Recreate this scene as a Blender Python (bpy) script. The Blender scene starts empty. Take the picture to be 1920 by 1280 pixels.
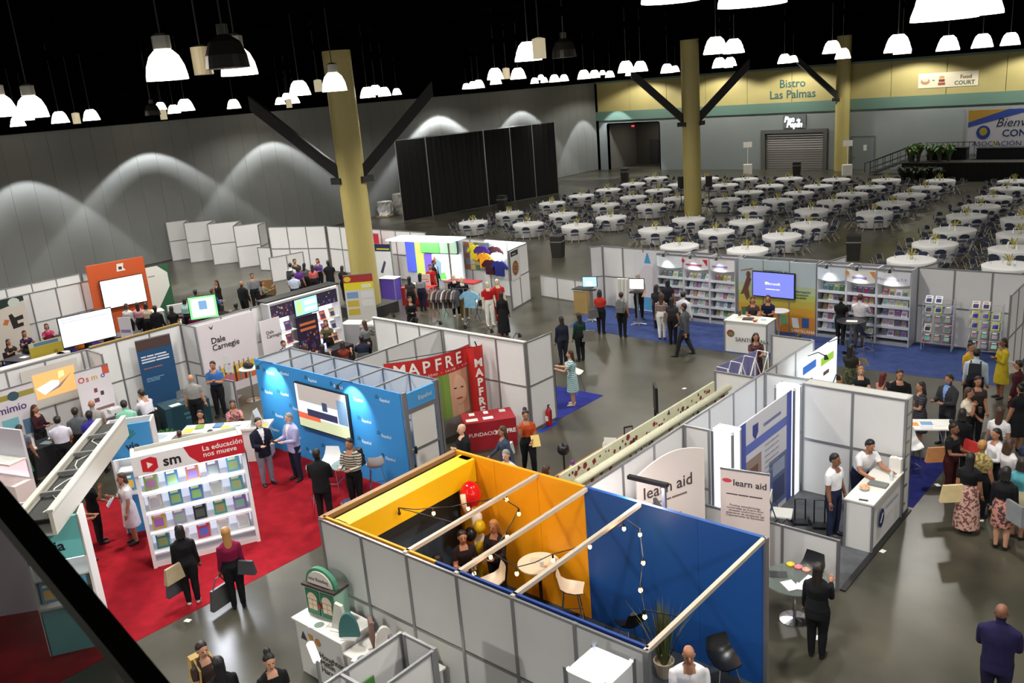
import bpy, bmesh, math, random
import numpy as np
from mathutils import Vector, Matrix, Euler
random.seed(7)
S = bpy.context.scene
COL = S.collection
PI = math.pi

# ------------------------------------------------------------------ camera
CAM_H = 8.8
FOC, PITCH, ROLL, YAW = 1654.8, 0.282176, -0.081845, -0.729955
def cam_axes():
    cy, sy, cp, sp = math.cos(YAW), math.sin(YAW), math.cos(PITCH), math.sin(PITCH)
    f = Vector((sy*cp, cy*cp, -sp)); rt = Vector((cy, -sy, 0)); up = rt.cross(f)
    c, s = math.cos(ROLL), math.sin(ROLL)
    return c*rt + s*up, -s*rt + c*up, f
AX, AY, AF = cam_axes()
cd = bpy.data.cameras.new('camera'); cam = bpy.data.objects.new('camera', cd); COL.objects.link(cam)
cam.matrix_world = Matrix(((AX.x, AY.x, -AF.x, 0), (AX.y, AY.y, -AF.y, 0), (AX.z, AY.z, -AF.z, CAM_H), (0, 0, 0, 1)))
cd.sensor_width = 22.3; cd.lens = 22.3*FOC/1920; cd.clip_start = .05; cd.clip_end = 400
cd.dof.use_dof = True; cd.dof.focus_distance = 22; cd.dof.aperture_fstop = 4.5
S.camera = cam
# ------------------------------------------------------------------ world, exposure
S.view_settings.view_transform = 'Standard'; S.view_settings.look = 'None'
S.view_settings.gamma = 1; S.view_settings.exposure = 0.22; S.view_settings.use_curve_mapping = False
w = bpy.data.worlds.new('hall_ambient'); S.world = w; w.use_nodes = True
w.node_tree.nodes['Background'].inputs[0].default_value = (1, .97, .92, 1)
w.node_tree.nodes['Background'].inputs[1].default_value = .62
S.cycles.max_bounces = 6; S.cycles.diffuse_bounces = 3; S.cycles.glossy_bounces = 3
LAMP_W = 2000.0          # watts of one high-bay lamp
# ------------------------------------------------------------------ pixels to places
def ray(x, y): return AX*((x-960)/FOC) - AY*((y-640)/FOC) + AF
def P(x, y, z=0.0):
    d = ray(x, y); t = (z-CAM_H)/d.z; return Vector((d.x*t, d.y*t, z))
def onY(x, y, Y): d = ray(x, y); t = Y/d.y; return Vector((d.x*t, Y, CAM_H+d.z*t))
def onX(x, y, X): d = ray(x, y); t = X/d.x; return Vector((X, d.y*t, CAM_H+d.z*t))
def at(x, y, dist): d = ray(x, y).normalized()*dist; return Vector((d.x, d.y, CAM_H+d.z))

# ------------------------------------------------------------------ materials
MATS = {}
def lin(c): return tuple(((v/255)/12.92 if v/255 <= .04045 else ((v/255+.055)/1.055)**2.4) for v in c)
def M(rgb, rough=.6, metal=0., emit=0., noise=0., scale=6., alpha=1., spec=.5, bump=0., coat=0.):
    key = (tuple(rgb), rough, metal, emit, noise, scale, alpha, spec, bump, coat)
    if key in MATS: return MATS[key]
    m = bpy.data.materials.new('mat_%03d' % len(MATS)); m.use_nodes = True
    nt = m.node_tree; b = nt.nodes['Principled BSDF']; c = lin(rgb)
    b.inputs['Base Color'].default_value = (*c, 1); b.inputs['Roughness'].default_value = rough
    b.inputs['Metallic'].default_value = metal; b.inputs['Specular IOR Level'].default_value = spec
    b.inputs['Coat Weight'].default_value = coat
    if emit: b.inputs['Emission Color'].default_value = (*c, 1); b.inputs['Emission Strength'].default_value = emit
    if alpha < 1: b.inputs['Alpha'].default_value = alpha
    if noise or bump:
        tc = nt.nodes.new('ShaderNodeTexCoord'); n = nt.nodes.new('ShaderNodeTexNoise'); n.inputs['Scale'].default_value = scale
        n.inputs['Detail'].default_value = 5; nt.links.new(tc.outputs['Object'], n.inputs['Vector'])
        if noise:
            r = nt.nodes.new('ShaderNodeValToRGB')
            r.color_ramp.elements[0].position = .3; r.color_ramp.elements[1].position = .7
            r.color_ramp.elements[0].color = (*[v*(1-noise) for v in c], 1); r.color_ramp.elements[1].color = (*[min(1, v*(1+noise)) for v in c], 1)
            nt.links.new(n.outputs['Fac'], r.inputs['Fac']); nt.links.new(r.outputs['Color'], b.inputs['Base Color'])
        if bump:
            bp = nt.nodes.new('ShaderNodeBump'); bp.inputs['Strength'].default_value = bump
            nt.links.new(n.outputs['Fac'], bp.inputs['Height']); nt.links.new(bp.outputs['Normal'], b.inputs['Normal'])
    MATS[key] = m; return m
def cloth(rgb):
    if len(rgb) == 3: return M(rgb, .85, noise=.12, scale=9, spec=.2)
    if rgb in MATS: return MATS[rgb]
    m = bpy.data.materials.new('patterned_cloth'); m.use_nodes = True; nt = m.node_tree; b = nt.nodes['Principled BSDF']; b.inputs['Roughness'].default_value = .85
    tc = nt.nodes.new('ShaderNodeTexCoord'); r = nt.nodes.new('ShaderNodeValToRGB'); r.color_ramp.interpolation = 'CONSTANT'; e = r.color_ramp.elements
    if rgb[3] == 'stripe': t = nt.nodes.new('ShaderNodeTexWave'); t.bands_direction = 'Z'; t.inputs['Scale'].default_value = 5.5; t.inputs['Distortion'].default_value = 1.2; e[1].position = .5; out = t.outputs['Fac']
    else: t = nt.nodes.new('ShaderNodeTexNoise'); t.inputs['Scale'].default_value = 17; t.inputs['Detail'].default_value = 1; e[1].position = .52; out = t.outputs['Fac']
    e[0].color = (*lin(rgb[:3]), 1); e[1].color = (*lin(rgb[4:7]), 1)
    nt.links.new(tc.outputs['Object'], t.inputs['Vector']); nt.links.new(out, r.inputs['Fac']); nt.links.new(r.outputs['Color'], b.inputs['Base Color']); MATS[rgb] = m; return m
WHITE = M((214, 212, 208), .55); PANEL = M((216, 216, 216), .5, noise=.02, scale=2); ALU = M((150, 150, 152), .35, .6)
DARK = M((22, 22, 24), .5); BLACKM = M((12, 12, 13), .6); CHROME = M((200, 200, 205), .15, 1.); PAPER = M((235, 233, 228), .7)
SKIN = [M((196, 146, 118), .55), M((168, 118, 90), .55), M((128, 86, 64), .55), M((214, 168, 142), .55)]
HAIRC = {'black': M((18, 15, 14), .5), 'brown': M((62, 38, 24), .5), 'blond': M((168, 120, 66), .5), 'grey': M((140, 136, 130), .6), 'red': M((92, 28, 26), .5), 'dark': M((32, 22, 18), .5)}
def glowm(rgb, s): return M(rgb, .5, emit=s)

# ------------------------------------------------------------------ mesh helpers
class MB:
    """collects faces with material indices, builds ONE mesh object"""
    def __init__(s): s.v = []; s.f = []; s.mi = []; s.mats = []
    def m(s, mat):
        if mat not in s.mats: s.mats.append(mat)
        return s.mats.index(mat)
    def add(s, vs, fs, mat):
        o = len(s.v); s.v += [tuple(v) for v in vs]; k = s.m(mat)
        for f in fs: s.f.append([i+o for i in f]); s.mi.append(k)
    def box(s, x0, x1, y0, y1, z0, z1, mat):
        s.add([(x0,y0,z0),(x1,y0,z0),(x1,y1,z0),(x0,y1,z0),(x0,y0,z1),(x1,y0,z1),(x1,y1,z1),(x0,y1,z1)],
              [(0,3,2,1),(4,5,6,7),(0,1,5,4),(1,2,6,5),(2,3,7,6),(3,0,4,7)], mat)
    def quad(s, pts, mat): s.add(pts, [tuple(range(len(pts)))], mat)
    def tube(s, pts, r, mat, n=8, cap=True):
        pts = [Vector(p) for p in pts]; rs = r if isinstance(r, (list, tuple)) else [r]*len(pts)
        rings = []; a = None
        for i, p in enumerate(pts):
            d = (pts[min(i+1, len(pts)-1)]-pts[max(i-1, 0)])
            if d.length < 1e-9: d = Vector((0, 0, 1))
            d.normalize()
            if a is None: a = d.orthogonal().normalized()
            else:
                a = a-d*a.dot(d)
                a = a.normalized() if a.length > 1e-6 else d.orthogonal().normalized()
            b = d.cross(a)
            rings.append([p+(a*math.cos(t*2*PI/n)+b*math.sin(t*2*PI/n))*rs[i] for t in range(n)])
        vs = [v for q in rings for v in q]; fs = []
        for i in range(len(pts)-1):
            for t in range(n): fs.append((i*n+t, i*n+(t+1) % n, (i+1)*n+(t+1) % n, (i+1)*n+t))
        if cap: fs.append(tuple(range(n-1, -1, -1))); fs.append(tuple((len(pts)-1)*n+t for t in range(n)))
        s.add(vs, fs, mat)
    def lathe(s, prof, mat, n=16, cx=0, cy=0, sx=1, sy=1):
        vs = [(cx+r*sx*math.cos(t*2*PI/n), cy+r*sy*math.sin(t*2*PI/n), z) for r, z in prof for t in range(n)]; fs = []
        for i in range(len(prof)-1):
            for t in range(n): fs.append((i*n+t, i*n+(t+1) % n, (i+1)*n+(t+1) % n, (i+1)*n+t))
        if prof[0][0] > 1e-4: fs.append(tuple(range(n-1, -1, -1)))
        if prof[-1][0] > 1e-4: fs.append(tuple((len(prof)-1)*n+t for t in range(n)))
        s.add(vs, fs, mat)
    def ball(s, c, r, mat, n=10, m=6):
        r = (r, r, r) if not isinstance(r, (tuple, list)) else r
        vs = []; fs = []
        for i in range(m+1):
            ph = -PI/2+PI*i/m
            for t in range(n): vs.append((c[0]+r[0]*math.cos(ph)*math.cos(t*2*PI/n), c[1]+r[1]*math.cos(ph)*math.sin(t*2*PI/n), c[2]+r[2]*math.sin(ph)))
        for i in range(m):
            for t in range(n): fs.append((i*n+t, i*n+(t+1) % n, (i+1)*n+(t+1) % n, (i+1)*n+t))
        s.add(vs, fs, mat)
    def prism(s, poly, y0, y1, mat):     # poly in xz, extruded along y
        n = len(poly); vs = [(x, y0, z) for x, z in poly]+[(x, y1, z) for x, z in poly]
        fs = [tuple(range(n)), tuple(range(2*n-1, n-1, -1))]+[(i, (i+1) % n+0, (i+1) % n+n, i+n) for i in range(n)]
        s.add(vs, [tuple(reversed(f)) if k >= 2 else f for k, f in enumerate(fs)], mat)
    def mesh(s, name='mesh', smooth=False):
        me = bpy.data.meshes.new(name); me.from_pydata(s.v, [], s.f)
        for m in s.mats: me.materials.append(m)
        me.polygons.foreach_set('material_index', s.mi)
        if smooth: me.polygons.foreach_set('use_smooth', [True]*len(s.f))
        me.update(); return me
    def build(s, name, parent=None, loc=None, rz=0, smooth=False): return obj(name, s.mesh(name, smooth), parent, loc, rz)
def obj(name, me, parent=None, loc=None, rz=0):
    o = bpy.data.objects.new(name, me); COL.objects.link(o)
    if parent: o.parent = parent
    if loc is not None: o.location = loc
    if rz: o.rotation_euler.z = rz
    return o
def tag(o, label=None, cat=None, group=None, kind=None):
    if label: o['label'] = label
    if cat: o['category'] = cat
    if group: o['group'] = group
    if kind: o['kind'] = kind
    return o
def thing(name, label, cat, loc=(0, 0, 0), rz=0, group=None):
    o = bpy.data.objects.new(name, None); COL.objects.link(o); o.location = loc; o.rotation_euler.z = rz
    o.empty_display_size = .1
    return tag(o, label, cat, group)
BOXC = {}
def box(name, parent, x0, x1, y0, y1, z0, z1, mat):
    k = (round(x1-x0, 4), round(y1-y0, 4), round(z1-z0, 4), mat.name)
    if k not in BOXC:
        b = MB(); a, c, d = (x1-x0)/2, (y1-y0)/2, (z1-z0)/2; b.box(-a, a, -c, c, -d, d, mat); BOXC[k] = b.mesh(name)
    return obj(name, BOXC[k], parent, ((x0+x1)/2, (y0+y1)/2, (z0+z1)/2))
def under(o, part):      # hang a piece one level deeper, keeping its place
    o.location = o.location-part.location; o.parent = part; return o
def struct(name, mb, smooth=False): return tag(mb.build(name, smooth=smooth), kind='structure')
def txt(s, parent, u, v, size, mat, align='LEFT', y=-.006, name='lettering', tilt=0, ext=.0015, bold=0., shear=0., wide=1.):
    if s[0] == '~':         # print too small or blurred to read: rows of word-shaped strokes
        b = MB()
        for i, row in enumerate(s[1:].split('\n')):
            x = 0 if align == 'LEFT' else -.25*size*len(row)
            for wd in row.split(' '):
                L = .5*size*len(wd); z = -i*.85*size
                b.quad([(x, 0, z), (x+L, 0, z), (x+L, 0, z+.42*size), (x, 0, z+.42*size)], mat); x += L+.3*size
        o = b.build('small_print', parent, (u, y, v)); o['kind'] = 'stuff'; return o
    c = bpy.data.curves.new(name, 'FONT'); c.body = s; c.size = size; c.extrude = ext; c.align_x = align; c.resolution_u = 2
    c.offset = bold; c.shear = shear; c.space_line = .85
    q = bpy.data.objects.new(name, c); me = bpy.data.meshes.new_from_object(q); bpy.data.objects.remove(q); bpy.data.curves.remove(c)
    me.materials.clear(); me.materials.append(mat); o = obj(name, me, parent, (u, y, v)); o.rotation_euler = (PI/2, tilt, 0); o.scale.x = wide; return o
def copy_tree(o, parent=None):
    c = o.copy(); COL.objects.link(c); c.parent = parent
    for ch in o.children: copy_tree(ch, c)
    return c
def lightobj(name, kind, loc, power, color=(1, .93, .8), size=.3, rot=None, parent=None, spot=None, blend=.3):
    l = bpy.data.lights.new(name, kind); l.energy = power; l.color = color
    if kind == 'AREA': l.size = size
    else: l.shadow_soft_size = size
    if kind == 'SPOT': l.spot_size = spot; l.spot_blend = blend
    o = bpy.data.objects.new(name, l); COL.objects.link(o); o.location = loc
    if rot: o.rotation_euler = rot
    if parent: o.parent = parent
    return o
# ================================================================== the hall
XW, YF = -52.0, 73.2                    # left partition wall, far wall
def floor_mat():
    m = bpy.data.materials.new('polished_concrete'); m.use_nodes = True; nt = m.node_tree; b = nt.nodes['Principled BSDF']
    tc = nt.nodes.new('ShaderNodeTexCoord')
    n1 = nt.nodes.new('ShaderNodeTexNoise'); n1.inputs['Scale'].default_value = .9; n1.inputs['Detail'].default_value = 4; n1.inputs['Roughness'].default_value = .5
    n2 = nt.nodes.new('ShaderNodeTexNoise'); n2.inputs['Scale'].default_value = .16; n2.inputs['Detail'].default_value = 3
    mx = nt.nodes.new('ShaderNodeMix'); mx.inputs[0].default_value = .45
    r = nt.nodes.new('ShaderNodeValToRGB'); e = r.color_ramp.elements
    e[0].position = .3; e[0].color = (*lin((36, 36, 31)), 1); e[1].position = .7; e[1].color = (*lin((84, 81, 68)), 1)
    mp = nt.nodes.new('ShaderNodeMapping'); mp.inputs['Location'].default_value = (3.1, 7.7, 2.37); mp.inputs['Rotation'].default_value = (.41, .33, .6); nt.links.new(tc.outputs['Object'], mp.inputs['Vector'])
    for n in (n1, n2): nt.links.new(mp.outputs['Vector'], n.inputs['Vector'])
    nt.links.new(n1.outputs['Fac'], mx.inputs[2]); nt.links.new(n2.outputs['Fac'], mx.inputs[3])
    nt.links.new(mx.outputs[0], r.inputs['Fac']); nt.links.new(r.outputs['Color'], b.inputs['Base Color'])
    b.inputs['Roughness'].default_value = .29
    b.inputs['Specular IOR Level'].default_value = .55
    return m
b = MB(); b.box(-60, 40, -25, 90, -.3, 0, floor_mat()); struct('floor', b)
b = MB(); b.box(-60, 40, -25, 90, 11.6, 11.9, M((4, 4, 4), .9, spec=0)); struct('ceiling', b)
GREY = M((118, 120, 118), .6, noise=.05, scale=.5); BLK = M((4, 4, 4), .9, spec=0)
ZT = 8.35
# left partition wall: tall grey panels with thin joints
b = MB(); b.box(XW-.4, XW-.05, -25, YF+3, 0, ZT, M((96, 97, 95), .7)); wl = struct('wall_left', b)
y = -24.0
while y < YF:
    box('panel', wl, XW-.06, XW, y+.005, min(y+1.22, YF)-.005, .03, ZT, GREY); y += 1.22
b = MB(); b.box(XW-.5, XW+.1, -25, YF+3, ZT, 11.7, BLK); struct('trim_1', b)
# far wall: grey below, green band, yellow above, openings left free
YEL = M((174, 162, 106), .6, noise=.04, scale=.6); TEAL = M((98, 128, 116), .55); FGREY = M((132, 140, 140), .6, noise=.04, scale=.5)
zb = onY(1315, 218, YF).z; zb2 = onY(1315, 200, YF).z
dl, dr = onY(1143, 320, YF).x, onY(1238, 316, YF).x       # doorway
rl, rr_ = onY(1435, 315, YF).x, onY(1543, 315, YF).x      # roller shutter
dtop = onY(1190, 231, YF).z; rtop = onY(1490, 249, YF).z
b = MB()
for x0, x1, z0, z1 in ((XW, dl, 0, zb), (dl, dr, dtop, zb), (dr, rl, 0, zb), (rl, rr_, rtop, zb), (rr_, 40, 0, zb)):
    b.box(x0, x1, YF, YF+.3, z0, z1, FGREY)
wf = struct('wall_far', b)
x = XW
while x < 30:
    box('panel', wf, x+.02, x+4.0-.02, YF-.06, YF+.3, zb2, ZT-.12, YEL); x += 4.0
box('band', wf, XW, 40, YF-.12, YF, zb, zb2, TEAL); box('cap', wf, XW, 40, YF-.1, YF+.3, ZT-.12, ZT+.05, TEAL)
box('joint', wf, XW, XW+.25, YF-.08, YF, 0, ZT, BLK)
b = MB(); b.box(XW, 40, YF-.2, YF+.5, ZT+.05, 11.7, BLK); struct('trim_2', b)
# doorway alcove
b = MB(); dg = M((100, 98, 92), .6)
b.box(dl-.1, dl, YF, YF+5, 0, dtop, dg); b.box(dr, dr+.1, YF, YF+5, 0, dtop, dg); b.box(dl, dr, YF+5, YF+5.2, 0, dtop, M((70, 68, 62), .6)); b.box(dl, dr, YF, YF+5, dtop, dtop+.1, BLK)
al = struct('door_1', b)
box('door_leaf', al, dl+1.6, dl+2.6, YF+4.9, YF+5, 0, 2.4, M((52, 52, 56), .5)); box('door_leaf', al, dl+2.65, dl+3.65, YF+4.9, YF+5, 0, 2.4, M((52, 52, 56), .5))
box('window_strip', al, dr-.35, dr-.1, YF+4.85, YF+5, .1, 1.0, glowm((200, 220, 255), 2.5))
e_ = thing('exit_sign', 'small red exit sign hung in the top of the dark doorway', 'sign', ((dl+dr)/2+.1, YF-.05, dtop-.35))
box('housing', e_, -.2, .2, -.05, .02, 0, .22, M((60, 12, 10), .5)); txt('EXIT', e_, 0, .05, .16, glowm((255, 60, 50), 3), 'CENTER', y=-.055)
lightobj('doorway_light', 'AREA', ((dl+dr)/2, YF+2.5, dtop-.1), 50, size=1.5)
# roller shutter
b = MB(); b.box(rl-.35, rl, YF-.15, YF+.4, 0, rtop+.3, M((92, 92, 90), .5)); b.box(rr_, rr_+.35, YF-.15, YF+.4, 0, rtop+.3, M((92, 92, 90), .5)); b.box(rl, rr_, YF-.15, YF+.4, rtop, rtop+.3, M((92, 92, 90), .5))
rs_ = struct('door_2', b); n = 16
for i in range(n): box('slat', rs_, rl, rr_, YF+.1, YF+.16, i*rtop/n+.01, (i+1)*rtop/n-.012, M((112, 108, 102), .5, .2))
# plain door by the yellow column
p0, p1 = onY(1597, 318, YF).x, onY(1637, 318, YF).x; pt = onY(1615, 257, YF).z
b = MB(); b.box(p0-.1, p0, YF-.05, YF, 0, pt+.1, M((96, 102, 104), .5)); b.box(p1, p1+.1, YF-.05, YF, 0, pt+.1, M((96, 102, 104), .5)); b.box(p0, p1, YF-.05, YF, pt, pt+.1, M((96, 102, 104), .5))
d3 = struct('door_3', b); box('door_leaf', d3, p0, p1, YF-.03, YF, 0, pt, M((124, 132, 134), .5)); box('notice', d3, p0+.9, p0+1.15, YF-.045, YF-.03, 1.5, 1.95, PAPER); box('handle', d3, p0+.1, p0+.25, YF-.1, YF-.03, 1.0, 1.05, CHROME)
# wall lettering
tl = onY(1440, 186, YF); hh = onY(1460, 152, YF).z-onY(1460, 168, YF).z
t = thing('wall_lettering', 'teal two-line wall lettering high on the yellow wall', 'sign', (tl.x, YF-.07, tl.z)); tm = M((50, 92, 94), .5)
wpx = (onY(1534, 180, YF).x-tl.x)
txt('Bistro', t, wpx*.5, hh*1.25, hh*1.35, tm, 'CENTER', bold=.012); txt('Las Palmas', t, wpx*.5, 0, hh*1.35, tm, 'CENTER', bold=.012)
# neon shop sign
a = onY(1470, 238, YF)
t = thing('neon_sign', 'glowing white neon script sign above the roller shutter', 'sign', (a.x, YF-.1, a.z)); nm = glowm((235, 245, 255), 4)
txt('Pan', t, .05, .42, .62, nm, shear=.2, bold=.02); txt('de', t, 1.12, .44, .34, nm, shear=.2); txt('Pepín', t, .25, -.02, .62, nm, shear=.2, bold=.02)
box('backing', t, -.05, 1.95, -.0, .1, -.12, .98, M((104, 112, 114), .5))
lightobj('neon_glow', 'AREA', (a.x+.9, YF-.3, a.z+.3), 12, (.85, .93, 1), .6, (-PI/2, 0, 0))
# food court banner
q = [onY(*c, YF) for c in ((1722, 166), (1834, 163))]; bw = q[1].x-q[0].x; bh = onY(1778, 135, YF).z-q[0].z
t = thing('food_court_banner', 'cream food court banner hung on the yellow wall', 'banner', (q[0].x, YF-.1, q[0].z))
box('cloth', t, 0, bw, 0, .03, 0, bh, M((222, 214, 190), .7))
b = MB(); k = bh
b.add([(bw*.12+k*.32*math.cos(i*PI/6), -.006, k*.45+k*.22*math.sin(i*PI/6)) for i in range(12)], [tuple(range(12))], M((176, 132, 96)))
b.add([(bw*.12+k*.2*math.cos(i*PI/6), -.008, k*.55+k*.12*math.sin(i*PI/6)) for i in range(12)], [tuple(range(12))], M((222, 205, 170)))
b.add([(bw*.26+k*.09*math.cos(i*PI/6), -.008, k*.5+k*.05*math.sin(i*PI/6)) for i in range(12)], [tuple(range(12))], M((90, 130, 70)))
for i in range(3): b.quad([(bw*.34+i*.04, -.007, k*(.15+.22*i)), (bw*.46-i*.04, -.007, k*(.15+.22*i)), (bw*.46-i*.04, -.007, k*(.33+.22*i)), (bw*.34+i*.04, -.007, k*(.33+.22*i))], M([(150, 78, 46), (120, 50, 36), (196, 150, 84)][i]))
b.build('print', t)['kind'] = 'stuff'
txt('Food', t, bw*.8, k*.52, k*.36, M((120, 84, 40)), 'CENTER', bold=.01); txt('COURT', t, bw*.78, k*.12, k*.38, M((70, 84, 50)), 'CENTER', bold=.01)

# yellow columns with black diagonal braces
def column(name, cx, cy, r, brace, label):
    t = thing(name, label, 'column', (cx, cy, 0))
    b = MB(); b.lathe([(r, 0), (r, 10.6)], M((178, 164, 100), .4, noise=.04, scale=.7), 28); b.build('shaft', t, smooth=False)
    for (dx, dy) in brace:
        b = MB(); L = 3.6
        p0 = Vector((dx*(r-.1), dy*(r-.1), 5.9)); p1 = Vector((dx*L, dy*L, 8.9)); s = Vector((-dy, dx, 0))*.22; u = Vector((0, 0, .28))
        vs = [p0-s-u, p0+s-u, p0+s+u, p0-s+u, p1-s-u, p1+s-u, p1+s+u, p1-s+u]
        b.add(vs, [(0, 3, 2, 1), (4, 5, 6, 7), (0, 1, 5, 4), (1, 2, 6, 5), (2, 3, 7, 6), (3, 0, 4, 7)], M((16, 16, 17), .6))
        b.box(p0.x-.3, p0.x+.3, p0.y-.3, p0.y+.3, 5.5, 5.75, M((16, 16, 17), .6))
        b.build('brace', t)
    return t
column('yellow_column', -28.6, 23.1, .55, ((.70, .71), (-.72, -.69)), 'thick yellow column rising from among the booths with two black braces')
column('yellow_column', -28.2, 49.7, .55, ((.74, .67), (-.74, -.67)), 'yellow column standing among the banquet tables with speakers at its foot')
column('yellow_column', -27.55, YF-.5, .55, ((-.8, -.6),), 'yellow column built into the far wall beside the roller shutter')
b = MB(); b.box(-29.5, -27.7, 22.2, 24.0, 0, .45, M((44, 42, 40), .5)); tag(b.build('column_plinth'), 'dark square plinth around the foot of the yellow booth column', 'plinth')

# ceiling steel: dark beams and ducts
b = None
for i, yy in enumerate(range(-6, 73, 8)):
    t = thing('roof_truss', 'black steel roof truss under the dark ceiling', 'truss', (0, yy, 10.3), 0, 'roof trusses under the ceiling')
    box('top_chord', t, -52, 30, -.12, .12, .9, 1.1, M((3, 3, 3), .9, spec=0)); box('bottom_chord', t, -52, 30, -.12, .12, 0, .2, M((3, 3, 3), .9, spec=0))
    mb = MB()
    for k in range(-52, 30, 2): mb.tube([(k, 0, .1), (k+1, 0, 1.0), (k+2, 0, .1)], .05, M((3, 3, 3), .9, spec=0), 5)
    mb.build('lattice', t)['kind'] = 'stuff'
# high-bay lamps
def lamp_mesh():
    b = MB(); glass = glowm((255, 244, 226), 6); met = M((150, 148, 142), .4, .5)
    b.lathe([(.30, 0), (.295, .06), (.27, .2), (.21, .34), (.13, .42)], glass, 18); r = b.mesh('reflector', True)
    b = MB(); b.lathe([(.10, .42), (.13, .44), (.13, .62), (.06, .66)], met, 12); h = b.mesh('ballast')
    b = MB(); b.tube([(0, 0, 0), (0, 0, 1)], .012, DARK, 5); s = b.mesh('hanger')
    b = MB(); b.lathe([(.32, .0), (.315, .05), (.28, .15), (.18, .22)], glass, 18); r2 = b.mesh('reflector', True)
    return r, h, s, r2
LM = lamp_mesh()
def hang_lamp(p, near=False):
    t = thing('high_bay_lamp', 'lit glass high-bay lamp hanging from the dark ceiling', 'lamp', p, 0, 'high-bay lamps under the hall ceiling')
    for nme, me in zip(('reflector', 'ballast', 'hanger'), LM): o = obj(nme, me, t)
    if not near: t.children[0].data = LM[3]; t.children[1].location.z = -.2
    o.location.z = .64 if near else .44; p = (p[0], p[1], p[2]-(0 if near else .2)); o.scale.z = 11.62-p[2]-(.64 if near else .64)
def hanger(t, z0): b = MB(); b.tube([(0, 0, z0), (0, 0, 11.62-t.location.z)], .012, DARK, 5); b.build('hanger', t)
HB = [(315,150,68),(450,141,62),(63,221,48),(6,219,46),(116,240,26),(174,234,25),(37,248,22),(288,228,20),(329,224,20),(349,208,28),(440,208,22),(527,204,17),(554,200,17),(563,179,36),(628,171,44),(690,185,26),(705,178,24),(722,185,22),(745,183,16),
 (929,149,28),(972,148,27),(898,165,20),(930,158,20),(888,170,18),(875,172,14),(1003,162,14),(1021,161,13),(1040,156,18),(1058,155,16),(1095,148,22),(1115,146,19),(1144,152,16),(1181,147,15),(1174,136,28),(1201,134,25),(1251,138,22),(1266,142,15),
 (1260,3,100),(1410,10,108),(991,114,46),(1349,127,24),(1369,124,21),(1366,132,14),(1342,101,40),(1376,100,34),(1471,121,22),(1487,126,16),(1560,100,29),(1580,116,24),(1683,98,40),(1691,112,26),(1777,96,33),(1841,96,30),(1893,97,27),(1770,37,94),(1836,28,66)]
lamp_lit = []
for i, (x, yb, wd) in enumerate(HB):
    p = at(x, yb, .6*FOC/wd)
    p.x = max(p.x, XW+2.2); p.y = min(p.y, YF-2.2); p.z = max(8.75, min(9.5, p.z))
    hang_lamp(p, wd > 40 and yb > 100 and x < 640)
    lamp_lit.append(p)
def spotlamp(p, power=LAMP_W, ang=2.6):
    if p[1] > 28: power = power*(.36 if p[1] > 34 else .5)
    lightobj('high_bay_light', 'SPOT', (p[0], p[1], p[2]-.05), power, (1, .965, .90), .25, spot=ang, blend=.5)
used = []
for p in lamp_lit:
    if all((p-q).length > 5 for q in used): used.append(p); spotlamp(p)
# the hall goes on behind and beside the camera: the same lamps there
for x in (-44, -32, -20, -8, 4, 16, 28):
    for y in (-14, -4, 6, 16, 28, 40, 52, 64):
        q = Vector((x, y, 9.3))
        if all((q.xy-u.xy).length > 9 for u in used):
            used.append(q); spotlamp(q)
            hang_lamp(q)
# lamps close to the partition wall: reflectors that throw a bright rim (scallops on the wall)
def rim_light(p, power, half=1.12):
    o = lightobj('wall_side_light', 'SPOT', p, power, (.96, .98, 1), .12, spot=2*half, blend=.12)
    l = o.data; l.use_nodes = True; nt = l.node_tree; em = nt.nodes['Emission']
    tc = nt.nodes.new('ShaderNodeTexCoord'); sx = nt.nodes.new('ShaderNodeSeparateXYZ'); ac = nt.nodes.new('ShaderNodeMath'); ac.operation = 'ABSOLUTE'
    r = nt.nodes.new('ShaderNodeValToRGB'); nt.links.new(tc.outputs['Normal'], sx.inputs[0]); nt.links.new(sx.outputs['Z'], ac.inputs[0]); nt.links.new(ac.outputs[0], r.inputs['Fac'])
    e = r.color_ramp.elements; c = math.cos(half)
    e[0].position = c; e[0].color = (1, 1, 1, 1); e[1].position = min(1, c+.15); e[1].color = (.04, .04, .04, 1)
    k = r.color_ramp.elements.new(c+.05); k.color = (.8, .8, .8, 1)
    nt.links.new(r.outputs['Color'], em.inputs['Strength'])
    return o
for px, py in ((40, 335), (275, 283), (505, 262), (820, 217), (975, 205), (1092, 222)):
    a = onX(px, py, XW)
    d = 2.6; zl = 9.0; half = math.atan2(d, zl-a.z) if zl-a.z > .3 else 1.3
    rim_light((XW+d, a.y, zl), 7000, half)
    if py not in (217,): 
        hang_lamp((XW+d, a.y, zl))
for x in (-46, -38, -31.5, -22, -14, -6, 2):
    o = lightobj('far_wall_light', 'SPOT', (x, YF-3.0, 9.0), 1100, (1, .96, .86), .15, spot=2.5, blend=.25)
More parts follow.
